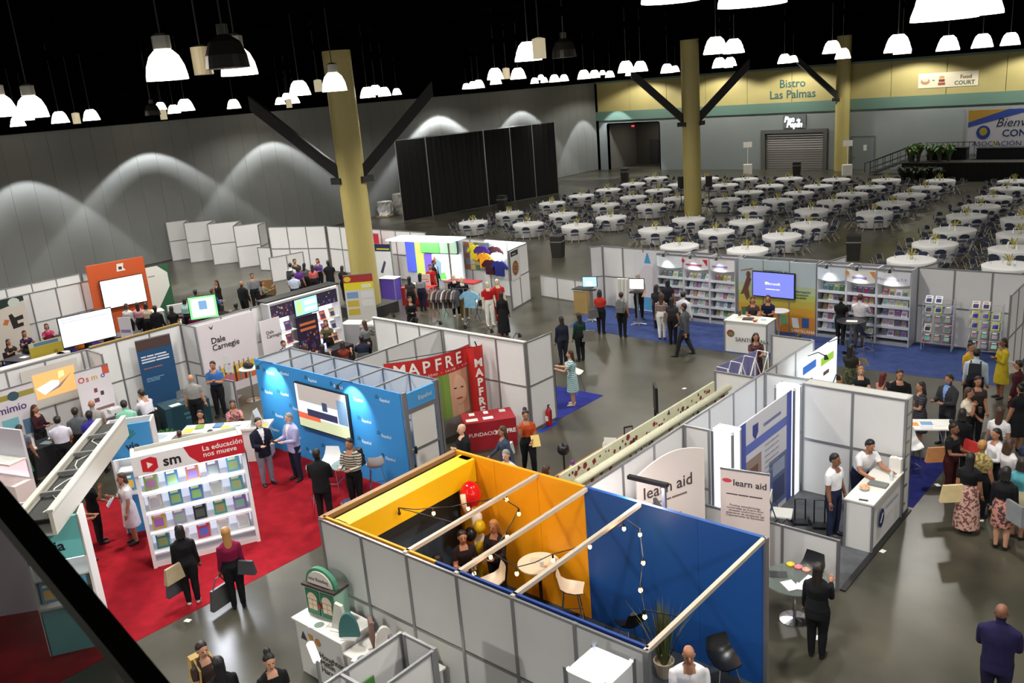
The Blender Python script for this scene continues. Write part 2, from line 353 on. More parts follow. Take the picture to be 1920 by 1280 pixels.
# cylinder pendants and the unlit domes between the lamps
for x, yb, wd, lab in ((383, 140, 32, 'cream cylinder pendant hanging between the two big glass lamps'),):
    p = at(x, yb, .3*FOC/wd); t = thing('pendant_cylinder', lab, 'lamp', p)
    b = MB(); b.lathe([(.15, 0), (.15, .42), (.05, .45)], M((206, 194, 160), .5), 16); b.build('body', t); hanger(t, .45)
for x, yb, wd in ((145, 232, 12), (308, 224, 11), (543, 202, 10), (598, 172, 14), (950, 148, 13), (1012, 110, 24)):
    p = at(x, yb, .3*FOC/wd); t = thing('pendant_cylinder', 'small cream cylinder pendant among the far lamps', 'lamp', p, 0, 'small cylinder pendants')
    b = MB(); b.lathe([(.15, 0), (.15, .42), (.05, .45)], M((206, 194, 160), .5, emit=.5), 12); b.build('body', t); hanger(t, .45)
for x, yb, wd, lab in ((428, 128, 74, 'dark ribbed unlit lamp dome beside the cream pendant'), (287, 216, 26, 'grey unlit lamp dome far under the ceiling'), (1058, 108, 44, 'grey unlit ribbed lamp dome beside a long lit lamp')):
    p = at(x, yb, .62*FOC/wd); t = thing('unlit_lamp_dome', lab, 'lamp', p)
    b = MB(); b.lathe([(.31, 0), (.29, .18), (.22, .36), (.08, .46), (.08, .6)], M((52, 50, 46), .35, .4), 20); b.build('dome', t); hanger(t, .6)
# ================================================================== people
# One body = lofted limbs and trunk fused into one skin by a voxel remesh; garments are the outer layer over it.
def loft(rings, n=12):
    """rings: (centre, axis_x, axis_y) -> closed verts/faces"""
    vs = []; fs = []
    for c, ax, ay in rings:
        for t in range(n): vs.append(c+ax*math.cos(t*2*PI/n)+ay*math.sin(t*2*PI/n))
    for i in range(len(rings)-1):
        for t in range(n): fs.append((i*n+t, i*n+(t+1) % n, (i+1)*n+(t+1) % n, (i+1)*n+t))
    fs.append(tuple(range(n-1, -1, -1))); fs.append(tuple((len(rings)-1)*n+t for t in range(n)))
    return vs, fs
def limb_rings(pts, rs):
    out = []; a = None
    for i, p in enumerate(pts):
        d = (pts[min(i+1, len(pts)-1)]-pts[max(i-1, 0)]).normalized()
        a = d.orthogonal().normalized() if a is None else (a-d*a.dot(d)).normalized()
        out.append((p, a*rs[i], d.cross(a)*rs[i]))
    return out
def rot(v, ax, ang): return Matrix.Rotation(ang, 3, ax) @ v
V = Vector
TMP = bpy.data.scenes.new('workshop')
def remesh(vs, fs, size):
    me = bpy.data.meshes.new('tmp'); me.from_pydata([tuple(v) for v in vs], [], fs)
    bm = bmesh.new(); bm.from_mesh(me); bmesh.ops.recalc_face_normals(bm, faces=bm.faces); bm.to_mesh(me); bm.free()
    o = bpy.data.objects.new('tmp', me); TMP.collection.objects.link(o)
    m = o.modifiers.new('r', 'REMESH'); m.mode = 'VOXEL'; m.voxel_size = size; m.use_smooth_shade = True
    m2 = o.modifiers.new('s', 'SMOOTH'); m2.iterations = 2; m2.factor = .5
    vl = TMP.view_layers[0]; vl.update(); dg = vl.depsgraph
    e = o.evaluated_get(dg); r = e.to_mesh()
    n = len(r.vertices); co = np.empty(n*3); r.vertices.foreach_get('co', co); nr = np.empty(n*3); r.vertices.foreach_get('normal', nr)
    fc = [tuple(p.vertices) for p in r.polygons]
    e.to_mesh_clear(); bpy.data.objects.remove(o); bpy.data.meshes.remove(me)
    return co.reshape(-1, 3), nr.reshape(-1, 3), fc
# arm: (forward swing, outward swing, elbow bend, elbow turn inwards) in degrees
ARMS = {'down': ((4, 7, 12, 0), (4, 7, 12, 0)), 'hold': ((18, 6, 80, 28), (18, 6, 80, 28)), 'fold': ((16, 4, 96, 62), (16, 4, 92, 62)), 'phone': ((28, 4, 95, 22), (6, 8, 14, 0)),
        'face': ((35, 4, 140, 20), (10, 6, 60, 40)), 'reach': ((70, 10, 20, 0), (8, 8, 20, 0)), 'point': ((40, 50, 18, 0), (6, 8, 20, 0)), 'swing': ((26, 6, 26, 0), (-22, 7, 18, 0)),
        'table': ((40, 10, 62, 25), (40, 10, 62, 25)), 'lap': ((22, 8, 62, 20), (22, 8, 62, 20)), 'bag': ((12, 16, 100, 10), (4, 7, 12, 0)), 'lean': ((34, 8, 64, 8), (46, 8, 52, 8)), 'desk': ((47, 10, 68, 25), (47, 10, 68, 25))}
BODYC = {}
def body_meshes(arms, legs, lean, sex, sleeve, bottom, hair, head, coat):
    key = (arms, legs, lean, sex, sleeve, bottom, hair, head, coat)
    if key in BODYC: return BODYC[key]
    f = sex == 'f'
    hipw, shw = (.095, .165) if f else (.09, .195)
    prims = []      # (label, p0, r0, p1, r1, flat)  used again to label the skin
    vs, fs = [], []
    def put(rings, n=12):
        v, q = loft(rings, n); o = len(vs); vs.extend(v); fs.extend([tuple(i+o for i in k) for k in q])
    sit = legs == 'sit'
    hz = .50 if sit else .91
    hip = V((0, 0, hz)); la = math.radians(lean)
    def tr(v):      # trunk lean about the hip, forward is -y
        return hip+rot(V(v)-V((0, 0, .91)), V((1, 0, 0)), la)
    X = V((1, 0, 0)); Yd = rot(V((0, 1, 0)), X, la)
    k = 1.16 if coat else 1.10
    if f: tor = [(.86, .15, .105), (.93, .172, .12), (1.02, .142, .10), (1.10, .128, .092), (1.20, .148, .108), (1.29, .158, .122), (1.37, .158, .095), (1.42, .115, .075), (1.455, .055, .055)]
    else: tor = [(.86, .145, .105), (.93, .162, .118), (1.04, .158, .115), (1.14, .165, .118), (1.24, .182, .122), (1.32, .19, .118), (1.385, .185, .095), (1.43, .12, .078), (1.46, .062, .06)]
    put([(tr((0, .0, z)), X*(a*k), Yd*(b*k)) for z, a, b in tor], 16)
    if f: 
        for s in (-1, 1): put([(tr((s*.068, -.085-.03*i, 1.275)), X*r, rot(V((0, 0, 1)), X, la)*r) for i, r in ((0, .062), (.6, .06), (1, .04), (1.3, .012))], 8)
    for (z0, a0, b0), (z1, a1, b1) in zip(tor[:-1], tor[1:]):
        lab = 'top' if z0 > 1.0 else 'bottom'
        if z0 >= 1.41: lab = 'skin'
        prims.append((lab, tr((0, 0, z0)), a0*k, tr((0, 0, z1)), a1*k, .72))
    # neck and head
    nb = tr((0, .005, 1.43)); hp, hy = (math.radians(a) for a in head)
    R = Matrix.Rotation(la*.6+hp, 3, 'X') @ Matrix.Rotation(hy, 3, 'Z')
    nt_ = nb+R @ V((0, -.012, .10)); put(limb_rings([nb-V((0, 0, .03)), nb.lerp(nt_, .5), nt_], [.058, .052, .055]), 10); prims.append(('skin', nb, .055, nt_, .055, 1))
    hc = nt_+R @ V((0, -.012, .085))
    hd = [(-.112, .02, .03, -.03), (-.098, .042, .056, -.025), (-.07, .06, .078, -.014), (-.03, .07, .09, -.004), (.02, .075, .096, .002), (.065, .072, .092, .005), (.10, .052, .066, .006), (.118, .02, .026, .006)]
    put([(hc+R @ V((0, oy, z)), R @ V((a, 0, 0)), R @ V((0, b, 0))) for z, a, b, oy in hd], 14); prims.append(('skin', hc-R @ V((0, 0, .04)), .09, hc+R @ V((0, 0, .04)), .095, 1))
    # legs
    def leg(s, pts, rs):
        put(limb_rings(pts, rs), 12)
        for i in range(len(pts)-1):
            z = (pts[i].z+pts[i+1].z)/2
            bare = (bottom in ('skirt', 'shorts', 'dress') and i >= 2) or (bottom == 'skirt' and i >= 2)
            prims.append(('skin' if bare else 'bottom', pts[i], rs[i], pts[i+1], rs[i+1], 1))
        a = pts[-1]; toe = rot(V((0, -1, 0)), V((0, 0, 1)), s*.12)
        put([(a+V((0, .05, -.045)), X*.034, V((0, 0, .034))), (a+toe*.02+V((0, 0, -.045)), X*.042, V((0, 0, .042))), (a+toe*.10+V((0, 0, -.055)), X*.044, V((0, 0, .032))), (a+toe*.165+V((0, 0, -.064)), X*.036, V((0, 0, .022))), (a+toe*.19+V((0, 0, -.066)), X*.015, V((0, 0, .012)))], 10)
        prims.append(('shoe', a+V((0, .05, -.05)), .04, a+toe*.17+V((0, 0, -.06)), .04, 1))
    for s in (-1, 1):
        h = hip+V((s*hipw, 0, -.01)); st = {'stand': (0, 0), 'walk': (.24*s, .10 if s < 0 else .02), 'sit': (0, 0), 'step': (.12*s, .05 if s < 0 else 0)}[legs]
        if sit: kn = V((s*.12, -.43, .50)); an = V((s*.12, -.42, .09))
        else:
            an = V((s*(.085 if f else .11), -st[0]*1.0, .09+max(0, (st[0] < 0)*.05))); kn = h.lerp(an, .49)+V((0, -.025-abs(st[1])*.6, .0))
        leg(s, [h, h.lerp(kn, .5), kn, kn.lerp(an, .35), kn.lerp(an, .75), an], [.108, .096, .07, .068, .054, .05] if bottom == 'trousers' else [.104, .092, .064, .062, .047, .042])
    if bottom in ('skirt', 'dress', 'longskirt') and not sit:
        zb = {'skirt': .50, 'dress': .46, 'longskirt': .12}[bottom]; w = {'skirt': .20, 'dress': .23, 'longskirt': .25}[bottom]
        put([(hip+V((0, 0, z-.91)), X*a, V((0, a*.8, 0))) for z, a in ((1.02, .145), (.93, .18), (.80, .195), (.64, (w+.195)/2 if zb < .6 else w), (zb, w))], 16)
        prims.append(('bottom', V((0, 0, 1.0)), .15, V((0, 0, zb)), w, .85))
    if coat:        # jacket skirts below the waist
        put([(tr((0, 0, z)), X*a, Yd*b) for z, a, b in ((1.10, .16, .118), (.95, .178, .132), (.83, .186, .138), (.76, .186, .136))], 16)
        for z0, z1 in ((1.05, .92), (.92, .80), (.80, .76)): prims.append(('top', tr((0, 0, z0)), .19, tr((0, 0, z1)), .195, .74))
    # arms
    hands = []
    for s, (fw, out, el, inn) in zip((-1, 1), ARMS[arms]):
        sh = tr((s*shw, .0, 1.355)); d = V((0, 0, -1)); d = rot(d, V((0, 1, 0)), -s*math.radians(out)); d = rot(d, X, -math.radians(fw)+la*.4)
        e = sh+d*.285; d2 = rot(d, X, -math.radians(el)); d2 = rot(d2, V((0, 0, 1)), -s*math.radians(inn))
        wv = e+d2*.25; ar = 1.26 if coat else 1.14; q = .9 if f else 1.0
        pts = [sh-d*.02, sh+d*.08, sh.lerp(e, .6), e, e.lerp(wv, .4), wv]; rs = [.052*q*min(ar, 1.1), .056*q*min(ar, 1.16), .047*q*ar, .042*q*ar, .040*q*ar, .028*ar]
        put(limb_rings(pts, rs), 10)
        for i in range(5):
            cl = sleeve == 'long' or (sleeve == 'short' and i < 2)
            prims.append(('top' if cl else 'skin', pts[i], rs[i], pts[i+1], rs[i+1], 1))
        hands.append((wv, d2, s))
    co, nr, fc = remesh(vs, fs, .0178)
    # label every face by the nearest limb
    fcn = [tuple(q) for q in fc]; cen = np.array([co[list(q)].mean(0) for q in fcn])
    best = np.full(len(cen), 9.); lab = np.zeros(len(cen), int); names = ['skin', 'top', 'bottom', 'shoe', 'shirt', 'eye', 'lip']
    for L, p0, r0, p1, r1, flat in prims:
        a = np.array(p0); u = np.array(p1)-a; l2 = max(u@u, 1e-9); t = np.clip(((cen-a)@u)/l2, 0, 1); dv = cen-(a+t[:, None]*u)
        if flat != 1: dv = dv*np.array([1, 1/flat, 1])
        ds = np.sqrt((dv**2).sum(1))-(r0+(r1-r0)*t)
        if flat in (.85, .74): ds = np.where(cen[:, 2] < min(p0.z, p1.z)-.012, 9., ds)
        m = ds < best; best[m] = ds[m]; lab[m] = names.index(L)
    if coat:        # open collar: a wedge of shirt on the chest
        zz = cen[:, 2]-(hz-.91); wedge = (lab == 1) & (cen[:, 1] < -.05) & (zz > 1.12) & (np.abs(cen[:, 0]) < (zz-1.12)*.22)
        lab[wedge] = 4
    else:
        zz = cen[:, 2]-(hz-.91); lab[(lab == 1) & (zz > 1.375) & (np.abs(cen[:, 0]) < .075) & (cen[:, 1] < 0)] = 0
    if bottom in ('dress',): lab[(lab == 2) & (cen[:, 2] > .45)] = 1
    B = {'v': [tuple(c) for c in co], 'f': list(fcn), 'l': list(lab)}
    def join(mb, li):
        o = len(B['v']); B['v'] += mb.v; B['f'] += [tuple(i+o for i in q) for q in mb.f]; B['l'] += [li]*len(mb.f)
    # hands with five fingers
    for wv, d, s in hands:
        mb = MB(); side = d.cross(V((0, 0, 1))); side = side.normalized() if side.length > .2 else V((0, -1, 0)); nn = side.cross(d).normalized()
        if side.dot(V((0, -1, 0))) < 0: side = -side
        mb.tube([wv-d*.015, wv+d*.03, wv+d*.085], [.026, .034, .036], SKIN[0], 8)
        for q in range(4):
            b0 = wv+d*.078+side*(.030-.02*q); L = (.068, .078, .074, .058)[q]; cu = nn*(-.012 if nn.dot(V((-s, 0, 0))) > 0 else .012)
            mb.tube([b0, b0+d*L*.55, b0+d*L*.9-side*.004+cu], [.0095, .009, .007], SKIN[0], 5)
        b0 = wv+d*.03+side*.028; mb.tube([b0, b0+d*.028+side*.024, b0+d*.06+side*.03], [.011, .010, .008], SKIN[0], 5); join(mb, 0)
    # face
    def hp_(x, y, z): return hc+R @ V((x, y, z))
    mb = MB(); mb.tube([hp_(0, -.088, .022), hp_(0, -.104, -.012), hp_(0, -.114, -.03), hp_(0, -.09, -.04)], [.008, .012, .015, .010], SKIN[0], 6)
    for s in (-1, 1): mb.ball(hp_(s*.077, .004, -.008), (.012, .02, .03), SKIN[0], 7, 5)
    join(mb, 0)
    mb = MB()
    for s in (-1, 1): mb.ball(hp_(s*.031, -.086, .012), (.013, .010, .008), SKIN[0], 7, 4)
    join(mb, 5); mb = MB(); mb.ball(hp_(0, -.090, -.064), (.024, .010, .008), SKIN[0], 7, 4); join(mb, 6)
    me = bpy.data.meshes.new('body'); me.from_pydata(B['v'], [], B['f'])
    for i in range(7): me.materials.append(None)
    me.polygons.foreach_set('material_index', B['l']); me.polygons.foreach_set('use_smooth', [True]*len(B['f'])); me.update()
    # garments: outer layer
    garm = {}
    for nm, idx in (('top', (1, 4)), ('bottom', (2,)), ('shoe', (3,)), ('shoe2', (3,))):
        ok = [l in idx and (nm[:4] != 'shoe' or (c_[0] < 0) == (nm == 'shoe')) for l, c_ in zip(lab, cen)]; sel = [q for q, k_ in zip(fcn, ok) if k_]; ls = [l for l, k_ in zip(lab, ok) if k_]
        if not sel: continue
        used = sorted({i for q in sel for i in q}); mp = {i: j for j, i in enumerate(used)}
        off = .008 if nm[:4] != 'shoe' else .006
        g = bpy.data.meshes.new(nm); g.from_pydata([tuple(co[i]+nr[i]*off) for i in used], [], [tuple(mp[i] for i in q) for q in sel])
        g.materials.append(None); g.materials.append(None)
        g.polygons.foreach_set('material_index', [1 if l == 4 else 0 for l in ls]); g.polygons.foreach_set('use_smooth', [True]*len(sel)); g.update(); garm[nm] = g
    # hair
    hv, hf = [], []
    def hput(rings, n=12):
        v, q = loft(rings, n); o = len(hv); hv.extend(v); hf.extend([tuple(i+o for i in k) for k in q])
    hm = None
    if hair != 'bald':
        fr = .02 if hair != 'curly' else .04
        hput([(hp_(0, oy, z), R @ V((a, 0, 0)), R @ V((0, b, 0))) for z, a, b, oy in ((.015, .079, .068, .045), (.05, .088+fr*.2, .092, .02), (.085, .082, .086, .012), (.115, .062, .066, .010), (.134, .03, .032, .01))], 14)
        if hair in ('long', 'bob', 'curly'):
            L = {'long': -.36, 'bob': -.13, 'curly': -.22}[hair]; wd = {'long': .078, 'bob': .092, 'curly': .12}[hair]
            hput([(hp_(0, .035, .06), R @ V((.085, 0, 0)), R @ V((0, .075, 0))), (hp_(0, .055, -.04), R @ V((wd+.008, 0, 0)), R @ V((0, .06, 0))), (hp_(0, .075, -.12), R @ V((wd+.004, 0, 0)), R @ V((0, .05, 0))), (hp_(0, .10, L*.6-.06), R @ V((wd, 0, 0)), R @ V((0, .04, 0))), (hp_(0, .10, L), R @ V((wd*.6, 0, 0)), R @ V((0, .02, 0)))], 12)
        else: hput([(hp_(0, .052, .06), R @ V((.082, 0, 0)), R @ V((0, .058, 0))), (hp_(0, .062, -.01), R @ V((.078, 0, 0)), R @ V((0, .046, 0))), (hp_(0, .062, -.055), R @ V((.058, 0, 0)), R @ V((0, .036, 0)))], 12)
        if hair == 'bun': hput([(hp_(0, .06+.0*i, .10+z), R @ V((r, 0, 0)), R @ V((0, r, 0))) for i, (z, r) in enumerate(((-.01, .02), (.015, .05), (.05, .058), (.085, .045), (.10, .015)))], 10)
        c2, n2, f2 = remesh(hv, hf, .014)
        hm = bpy.data.meshes.new('hair'); hm.from_pydata([tuple(c) for c in c2], [], f2); hm.materials.append(None); hm.polygons.foreach_set('use_smooth', [True]*len(f2)); hm.update()
    BODYC[key] = (me, garm, hm); return BODYC[key]
def setmat(o, i, m): o.material_slots[i].link = 'OBJECT'; o.material_slots[i].material = m
PEOPLE = []
# small steps (away from the camera, to its right) that keep neighbours and furniture clear of each other
MV = {100: (-.35, .75), 56: (.2, -.16), 76: (-.3, .16), 84: (0, -.45), 83: (.1, -.1), 2: (0, -.13), 3: (0, .14), 6: (-.5, .05), 18: (-.05, .24), 25: (.05, .14), 26: (0, .34), 48: (.1, 0), 49: (.42, .2), 50: (.1, .22), 51: (.05, -.14), 53: (.15, .14), 54: (-.42, .1), 55: (.35, 0), 57: (-.55, .26), 58: (0, -.16), 59: (0, .2), 63: (0, .14), 66: (.1, -.12), 74: (-.34, -.1), 75: (.68, 0), 77: (-.45, -.1), 78: (-.45, .16), 79: (-.3, .5), 80: (.1, .2), 81: (-.3, 0), 82: (.1, .3), 88: (0, .16), 95: (-.58, .1), 96: (.12, .42), 99: (.25, .42)}
def person(px, py, zr, rel, label, top=(30, 30, 34), bottom=(24, 24, 28), hair=('short', 'black'), arms='down', legs='stand', lean=0, sex='m', sleeve='short', low='trousers', skin=1, shoe=(20, 18, 18), coat=False, shirt=(226, 226, 230), head=(0, 0), h=None, pos=None, absrot=None, z0=0.):
    p = pos if pos is not None else P(px, py, zr+z0); p = V((p[0], p[1], z0))
    h = h or (1.64 if sex == 'f' else 1.74)
    for _ in range(8):       # nobody stands inside somebody else
        if any((p.xy-q[1].xy).length < .44 for q in PEOPLE): p += V((p.x, p.y, 0)).normalized()*.14
    if len(PEOPLE) in MV:
        d_ = V((p.x, p.y, 0)).normalized(); a_, r_ = MV[len(PEOPLE)]; p += d_*a_+V((d_.y, -d_.x, 0))*r_
    ang = math.atan2(-p.y, -p.x); rz = absrot if absrot is not None else ang+PI/2+math.radians(rel)
    if legs == 'sit' and arms == 'table': arms = 'desk'
    me, g, hm = body_meshes(arms, legs, lean, sex, sleeve, low, hair[0], head, coat)
    o = obj('person', me, None, p, rz); sc = h/1.755; o.scale = (sc,)*3; tag(o, label, 'person')
    sk = SKIN[skin]; tm = cloth(top); bm_ = cloth(bottom); shm = M(shoe, .5)
    for i, m in enumerate((sk, tm, bm_, shm, cloth(shirt), M((20, 14, 12), .3), M((140, 70, 62), .5))): setmat(o, i, m)
    for nm, gm in g.items():
        c = obj({'top': 'jacket' if coat else ('dress' if low == 'dress' else 'top'), 'bottom': {'trousers': 'trousers', 'shorts': 'shorts'}.get(low, 'skirt'), 'shoe': 'shoe', 'shoe2': 'shoe'}[nm], gm, o)
        setmat(c, 0, {'top': tm, 'bottom': bm_, 'shoe': shm, 'shoe2': shm}[nm]); setmat(c, 1, cloth(shirt))
    if hm: c = obj('hair', hm, o); setmat(c, 0, HAIRC[hair[1]])
    PEOPLE.append((o, p, rz, sc)); return o
def rel_pt(o, x, y, z):     # a point in a person's own frame (front is -y)
    rz = o.rotation_euler.z; s = o.scale.x; return V((o.location.x+(x*math.cos(rz)-y*math.sin(rz))*s, o.location.y+(x*math.sin(rz)+y*math.cos(rz))*s, o.location.z+z*s))
def handbag(o, side, rgb, label, z=.72, big=1.0, strap=True, y=.0, name='shoulder_bag', shoulder=True):
    sg = side/abs(side); k_ = o.scale.x
    if shoulder: p = rel_pt(o, sg*.25, .2, z)
    else: p = rel_pt(o, sg*.29, -.06, .76-.40*big/k_)
    t = thing(name, label, 'bag', p, o.rotation_euler.z-side/abs(side)*.95); m = M(rgb, .5, noise=.1)
    b = MB(); w_, h_ = .17*big, .26*big
    b.add([(-.05, -w_, 0), (.05, -w_, 0), (.05, w_, 0), (-.05, w_, 0), (-.025, -w_*.8, h_), (.025, -w_*.8, h_), (.025, w_*.8, h_), (-.025, w_*.8, h_)], [(0, 3, 2, 1), (4, 5, 6, 7), (0, 1, 5, 4), (1, 2, 6, 5), (2, 3, 7, 6), (3, 0, 4, 7)], m); b.build('bag_body', t)
    if strap:
        b = MB(); top_ = h_+.12*big
        if shoulder:
            q = rel_pt(o, sg*.12, .05, 1.425)-p; rz_ = t.rotation_euler.z; qx, qy = q.x*math.cos(rz_)+q.y*math.sin(rz_), -q.x*math.sin(rz_)+q.y*math.cos(rz_)
            b.tube([(0, -w_*.6, h_), (qx*.9, qy*.9, q.z*.94), (qx, qy, q.z), (qx*.9+.02, qy*.9, q.z*.94), (0, w_*.6, h_)], .011, m, 5)
        else: b.tube([(0, -w_*.6, h_), (0, -w_*.2, top_), (0, w_*.2, top_), (0, w_*.6, h_)], .012, m, 5); b.build('strap', t)
    return t
def backpack(o, rgb, label):
    p = rel_pt(o, 0, .20, 1.02); t = thing('backpack', label, 'backpack', p, o.rotation_euler.z); m = M(rgb, .7, noise=.1)
    b = MB(); b.add([(-.15, -.06, 0), (.15, -.06, 0), (.15, .11, 0), (-.15, .11, 0), (-.13, -.06, .38), (.13, -.06, .38), (.13, .05, .40), (-.13, .05, .40)], [(0, 3, 2, 1), (4, 5, 6, 7), (0, 1, 5, 4), (1, 2, 6, 5), (2, 3, 7, 6), (3, 0, 4, 7)], m); b.build('pack', t)
    box('pocket', t, -.11, .11, .10, .15, .03, .20, m)
    for s in (-1, 1): b = MB(); b.tube([(s*.10, -.05, .36), (s*.11, -.13, .42), (s*.12, -.30, .30), (s*.13, -.28, .12), (s*.14, -.05, .04)], .016, m, 5); b.build('strap', t)
    return t
def held(o, kind, rgb, label, x=.0, y=-.36, z=1.06, s=.12):
    p = rel_pt(o, x, y, z); t = thing(kind, label, {'phone': 'phone', 'brochure': 'brochure', 'tablet': 'tablet', 'folder': 'folder', 'cup': 'cup'}.get(kind, kind), p, o.rotation_euler.z)
    b = MB(); m = M(rgb, .5)
    if kind == 'cup': b.lathe([(.03, 0), (.04, .11)], m, 10); b.build('cup_body', t); b = MB(); b.lathe([(.043, .11), (.04, .125)], DARK, 10); b.build('lid', t)
    else:
        c, q = math.cos(.9), math.sin(.9)
        b.add([(-s*.7, dy*c-dn*q*1, dy*q+dn*c) for dy, dn in ((-s, 0), (s, 0))]+[(s*.7, dy*c-dn*q, dy*q+dn*c) for dy, dn in ((s, 0), (-s, 0))], [(0, 1, 2, 3)], m)
        b.add([(-s*.7, dy*c-dn*q*1, dy*q+dn*c) for dy, dn in ((-s, -.01), (s, -.01))]+[(s*.7, dy*c-dn*q, dy*q+dn*c) for dy, dn in ((s, -.01), (-s, -.01))], [(3, 2, 1, 0)], m)
        b.build('sheet', t)
    return t
# ================================================================== banquet field
LINEN = M((206, 206, 206), .8)
def table_meshes():
    b = MB(); n = 40; R0 = .93; top = .765; prof = []
    rings = [(0.0, top), (R0*.6, top), (R0-.02, top), (R0, top-.012)]
    vs = []; fs = []
    for r, z in rings:
        for t in range(n): a = t*2*PI/n; vs.append((r*math.cos(a), r*math.sin(a), z))
    for z, amp, base in ((.55, .02, R0-.03), (.30, .035, R0-.08), (.04, .05, R0-.12)):
        for t in range(n): a = t*2*PI/n; r = base+amp*math.cos(a*10+math.sin(a*3)); vs.append((r*math.cos(a), r*math.sin(a), z))
    for i in range(6):
        for t in range(n): fs.append((i*n+t, i*n+(t+1) % n, (i+1)*n+(t+1) % n, (i+1)*n+t))
    b.add(vs, fs, LINEN); cl = b.mesh('tablecloth', True)
    b = MB(); b.lathe([(.9, .72), (.9, .745)], M((120, 96, 70), .6), 24); tp = b.mesh('tabletop')
    b = MB(); b.tube([(0, 0, 0), (0, 0, .74)], .02, ALU, 6); lg = b.mesh('leg')
    return cl, tp, lg
TM_ = table_meshes()
def centre_mesh():
    b = MB(); b.lathe([(.05, 0), (.07, .10), (.05, .16)], M((196, 190, 150), .2), 10); v = b.mesh('vase', True)
    b = MB(); rnd = random.Random(3)
    for i in range(16):
        a = rnd.random()*2*PI; q = .06+.16*rnd.random(); h = .24+.22*rnd.random()
        b.tube([(0, 0, .14), (q*.5*math.cos(a), q*.5*math.sin(a), h*.7), (q*math.cos(a), q*math.sin(a), h)], [.008, .007, .02], M((120, 128, 50) if i % 2 else (206, 184, 70), .6), 4)
    f = b.mesh('flowers'); b = MB(); b.lathe([(.035, 0), (.035, .14), (.014, .19), (.014, .24)], M((226, 230, 232), .1), 8); bo = b.mesh('bottle')
    b = MB(); b.lathe([(.03, 0), (.005, .01), (.006, .08), (.035, .11), (.032, .18)], M((214, 218, 222), .1), 8); gl = b.mesh('glass')
    return v, f, bo, gl
CM_ = centre_mesh()
TPX = [(887,416),(955,399),(990,419),(1035,380),(1056,401),(1082,422.6),(1090,366),(1135.5,383),(1145.5,406.5),(1140.5,355),(1187,344),(1187.5,368.5),(1220.5,384.6),(1229.5,333),(1234.5,356),(1270,371),(1276,345),(1325,334),(1359,346),(1397.5,335),(1443,347.7),(1480,334),(1404,359.5),(1360.6,373),(1498,361),(1458,374.5),(1534,348),(1568,336),(1597.5,363),(1562,377),(1631,350),(1661,337),(1705,364.5),(1674.7,380),(1735,351),(1762,338),(1901.5,339),(1888,352.7),(1863,369.5),(1839,386),(1812,403.5),(1790,430),(1753,456),(1709,486),(1414,390),(1522,393),(1639.5,398),(1399,414.5),(1517,419.5),(1291,410),(1343,433),(1229.5,429.5),(1466,441),(1274,460),(1401.5,467),(1916,410),(1912,438),(1900,466),(1891,497)]
tabs = []
for x, y in TPX:
    p = P(x, y, .765); p.z = 0; tabs.append(p)
def chair_meshes():
    fr = M((170, 164, 150), .4, .3); pad = M((40, 46, 66), .7)
    b = MB(); b.box(-.20, .20, -.19, .19, .43, .47, pad); s = b.mesh('seat')
    b = MB(); n = 8
    vs = []; 
    for k in range(n+1):
        a = -1.0+2.0*k/n; x = .215*a; yb = .20+.03*(1-a*a)
        zt = .80-.10*abs(a)**3
        vs += [(x, yb, .60), (x, yb+.025, .60), (x, yb+.045, zt), (x, yb+.02, zt)]
    fs = []
    for k in range(n):
        o = k*4
        for q in range(4): fs.append((o+q, o+(q+1) % 4, o+4+(q+1) % 4, o+4+q))
    fs += [(3, 2, 1, 0), (n*4, n*4+1, n*4+2, n*4+3)]; b.add(vs, fs, pad); k_ = b.mesh('backrest')
    legs = []
    for s_ in (-1, 1):
        b = MB(); b.tube([(s_*.215, -.24, 0), (s_*.215, .10, .45), (s_*.215, .22, .78)], .013, fr, 5); legs.append(b.mesh('front_leg'))
        b = MB(); b.tube([(s_*.195, .26, 0), (s_*.195, -.12, .44)], .013, fr, 5); legs.append(b.mesh('rear_leg'))
    b = MB(); b.tube([(-.2, -.17, .10), (.2, -.17, .10)], .01, fr, 5); cr = b.mesh('crossbar')
    return s, k_, legs, cr
CH = chair_meshes()
def chair_at(p, rz, label, group):
    t = thing('folding_chair', label, 'chair', p, rz, group)
    obj('seat', CH[0], t); obj('backrest', CH[1], t); obj('crossbar', CH[3], t)
    for l in CH[2]: obj('leg', l, t)
    return t
spots = []; rnd = random.Random(11)
for p in tabs:
    tk = thing('banquet_table', 'round banquet table under a white floor-length cloth', 'table', p, rnd.random(), 'round banquet tables in the hall')
    obj('tablecloth', TM_[0], tk); obj('tabletop', TM_[1], tk)
    for k in range(4): obj('leg', TM_[2], tk, (.5*math.cos(k*PI/2), .5*math.sin(k*PI/2), 0))
    c = thing('centrepiece', 'yellow flower centrepiece in a small vase on a banquet table', 'flowers', (p.x, p.y, .765), rnd.random()*6, 'flower centrepieces on the banquet tables'); obj('vase', CM_[0], c); obj('flowers', CM_[1], c)
    for k in range(2): a = 2.4+k*2.6+rnd.random(); tag(obj('water_bottle', CM_[2], None, (p.x+.28*math.cos(a), p.y+.28*math.sin(a), .765)), 'small clear bottle standing on a banquet table', 'bottle', 'bottles on the banquet tables')
    if p.length < 62:
        for k in range(4): a = k*PI/2+.5; tag(obj('drinking_glass', CM_[3], None, (p.x+.62*math.cos(a), p.y+.62*math.sin(a), .765)), 'stemmed glass set on a banquet table', 'glass', 'glasses on the banquet tables')
    ph = rnd.random()*.3
    for k in range(10):
        a = ph+k*2*PI/10; r = 1.24+rnd.random()*.08; q = V((p.x+r*math.cos(a), p.y+r*math.sin(a), 0))
        if any((q-o).length < 1.25 for o in tabs if o is not p): continue
        if q.y < 28.9: continue
        spots.append((q, a-PI/2+rnd.uniform(-.12, .12)))
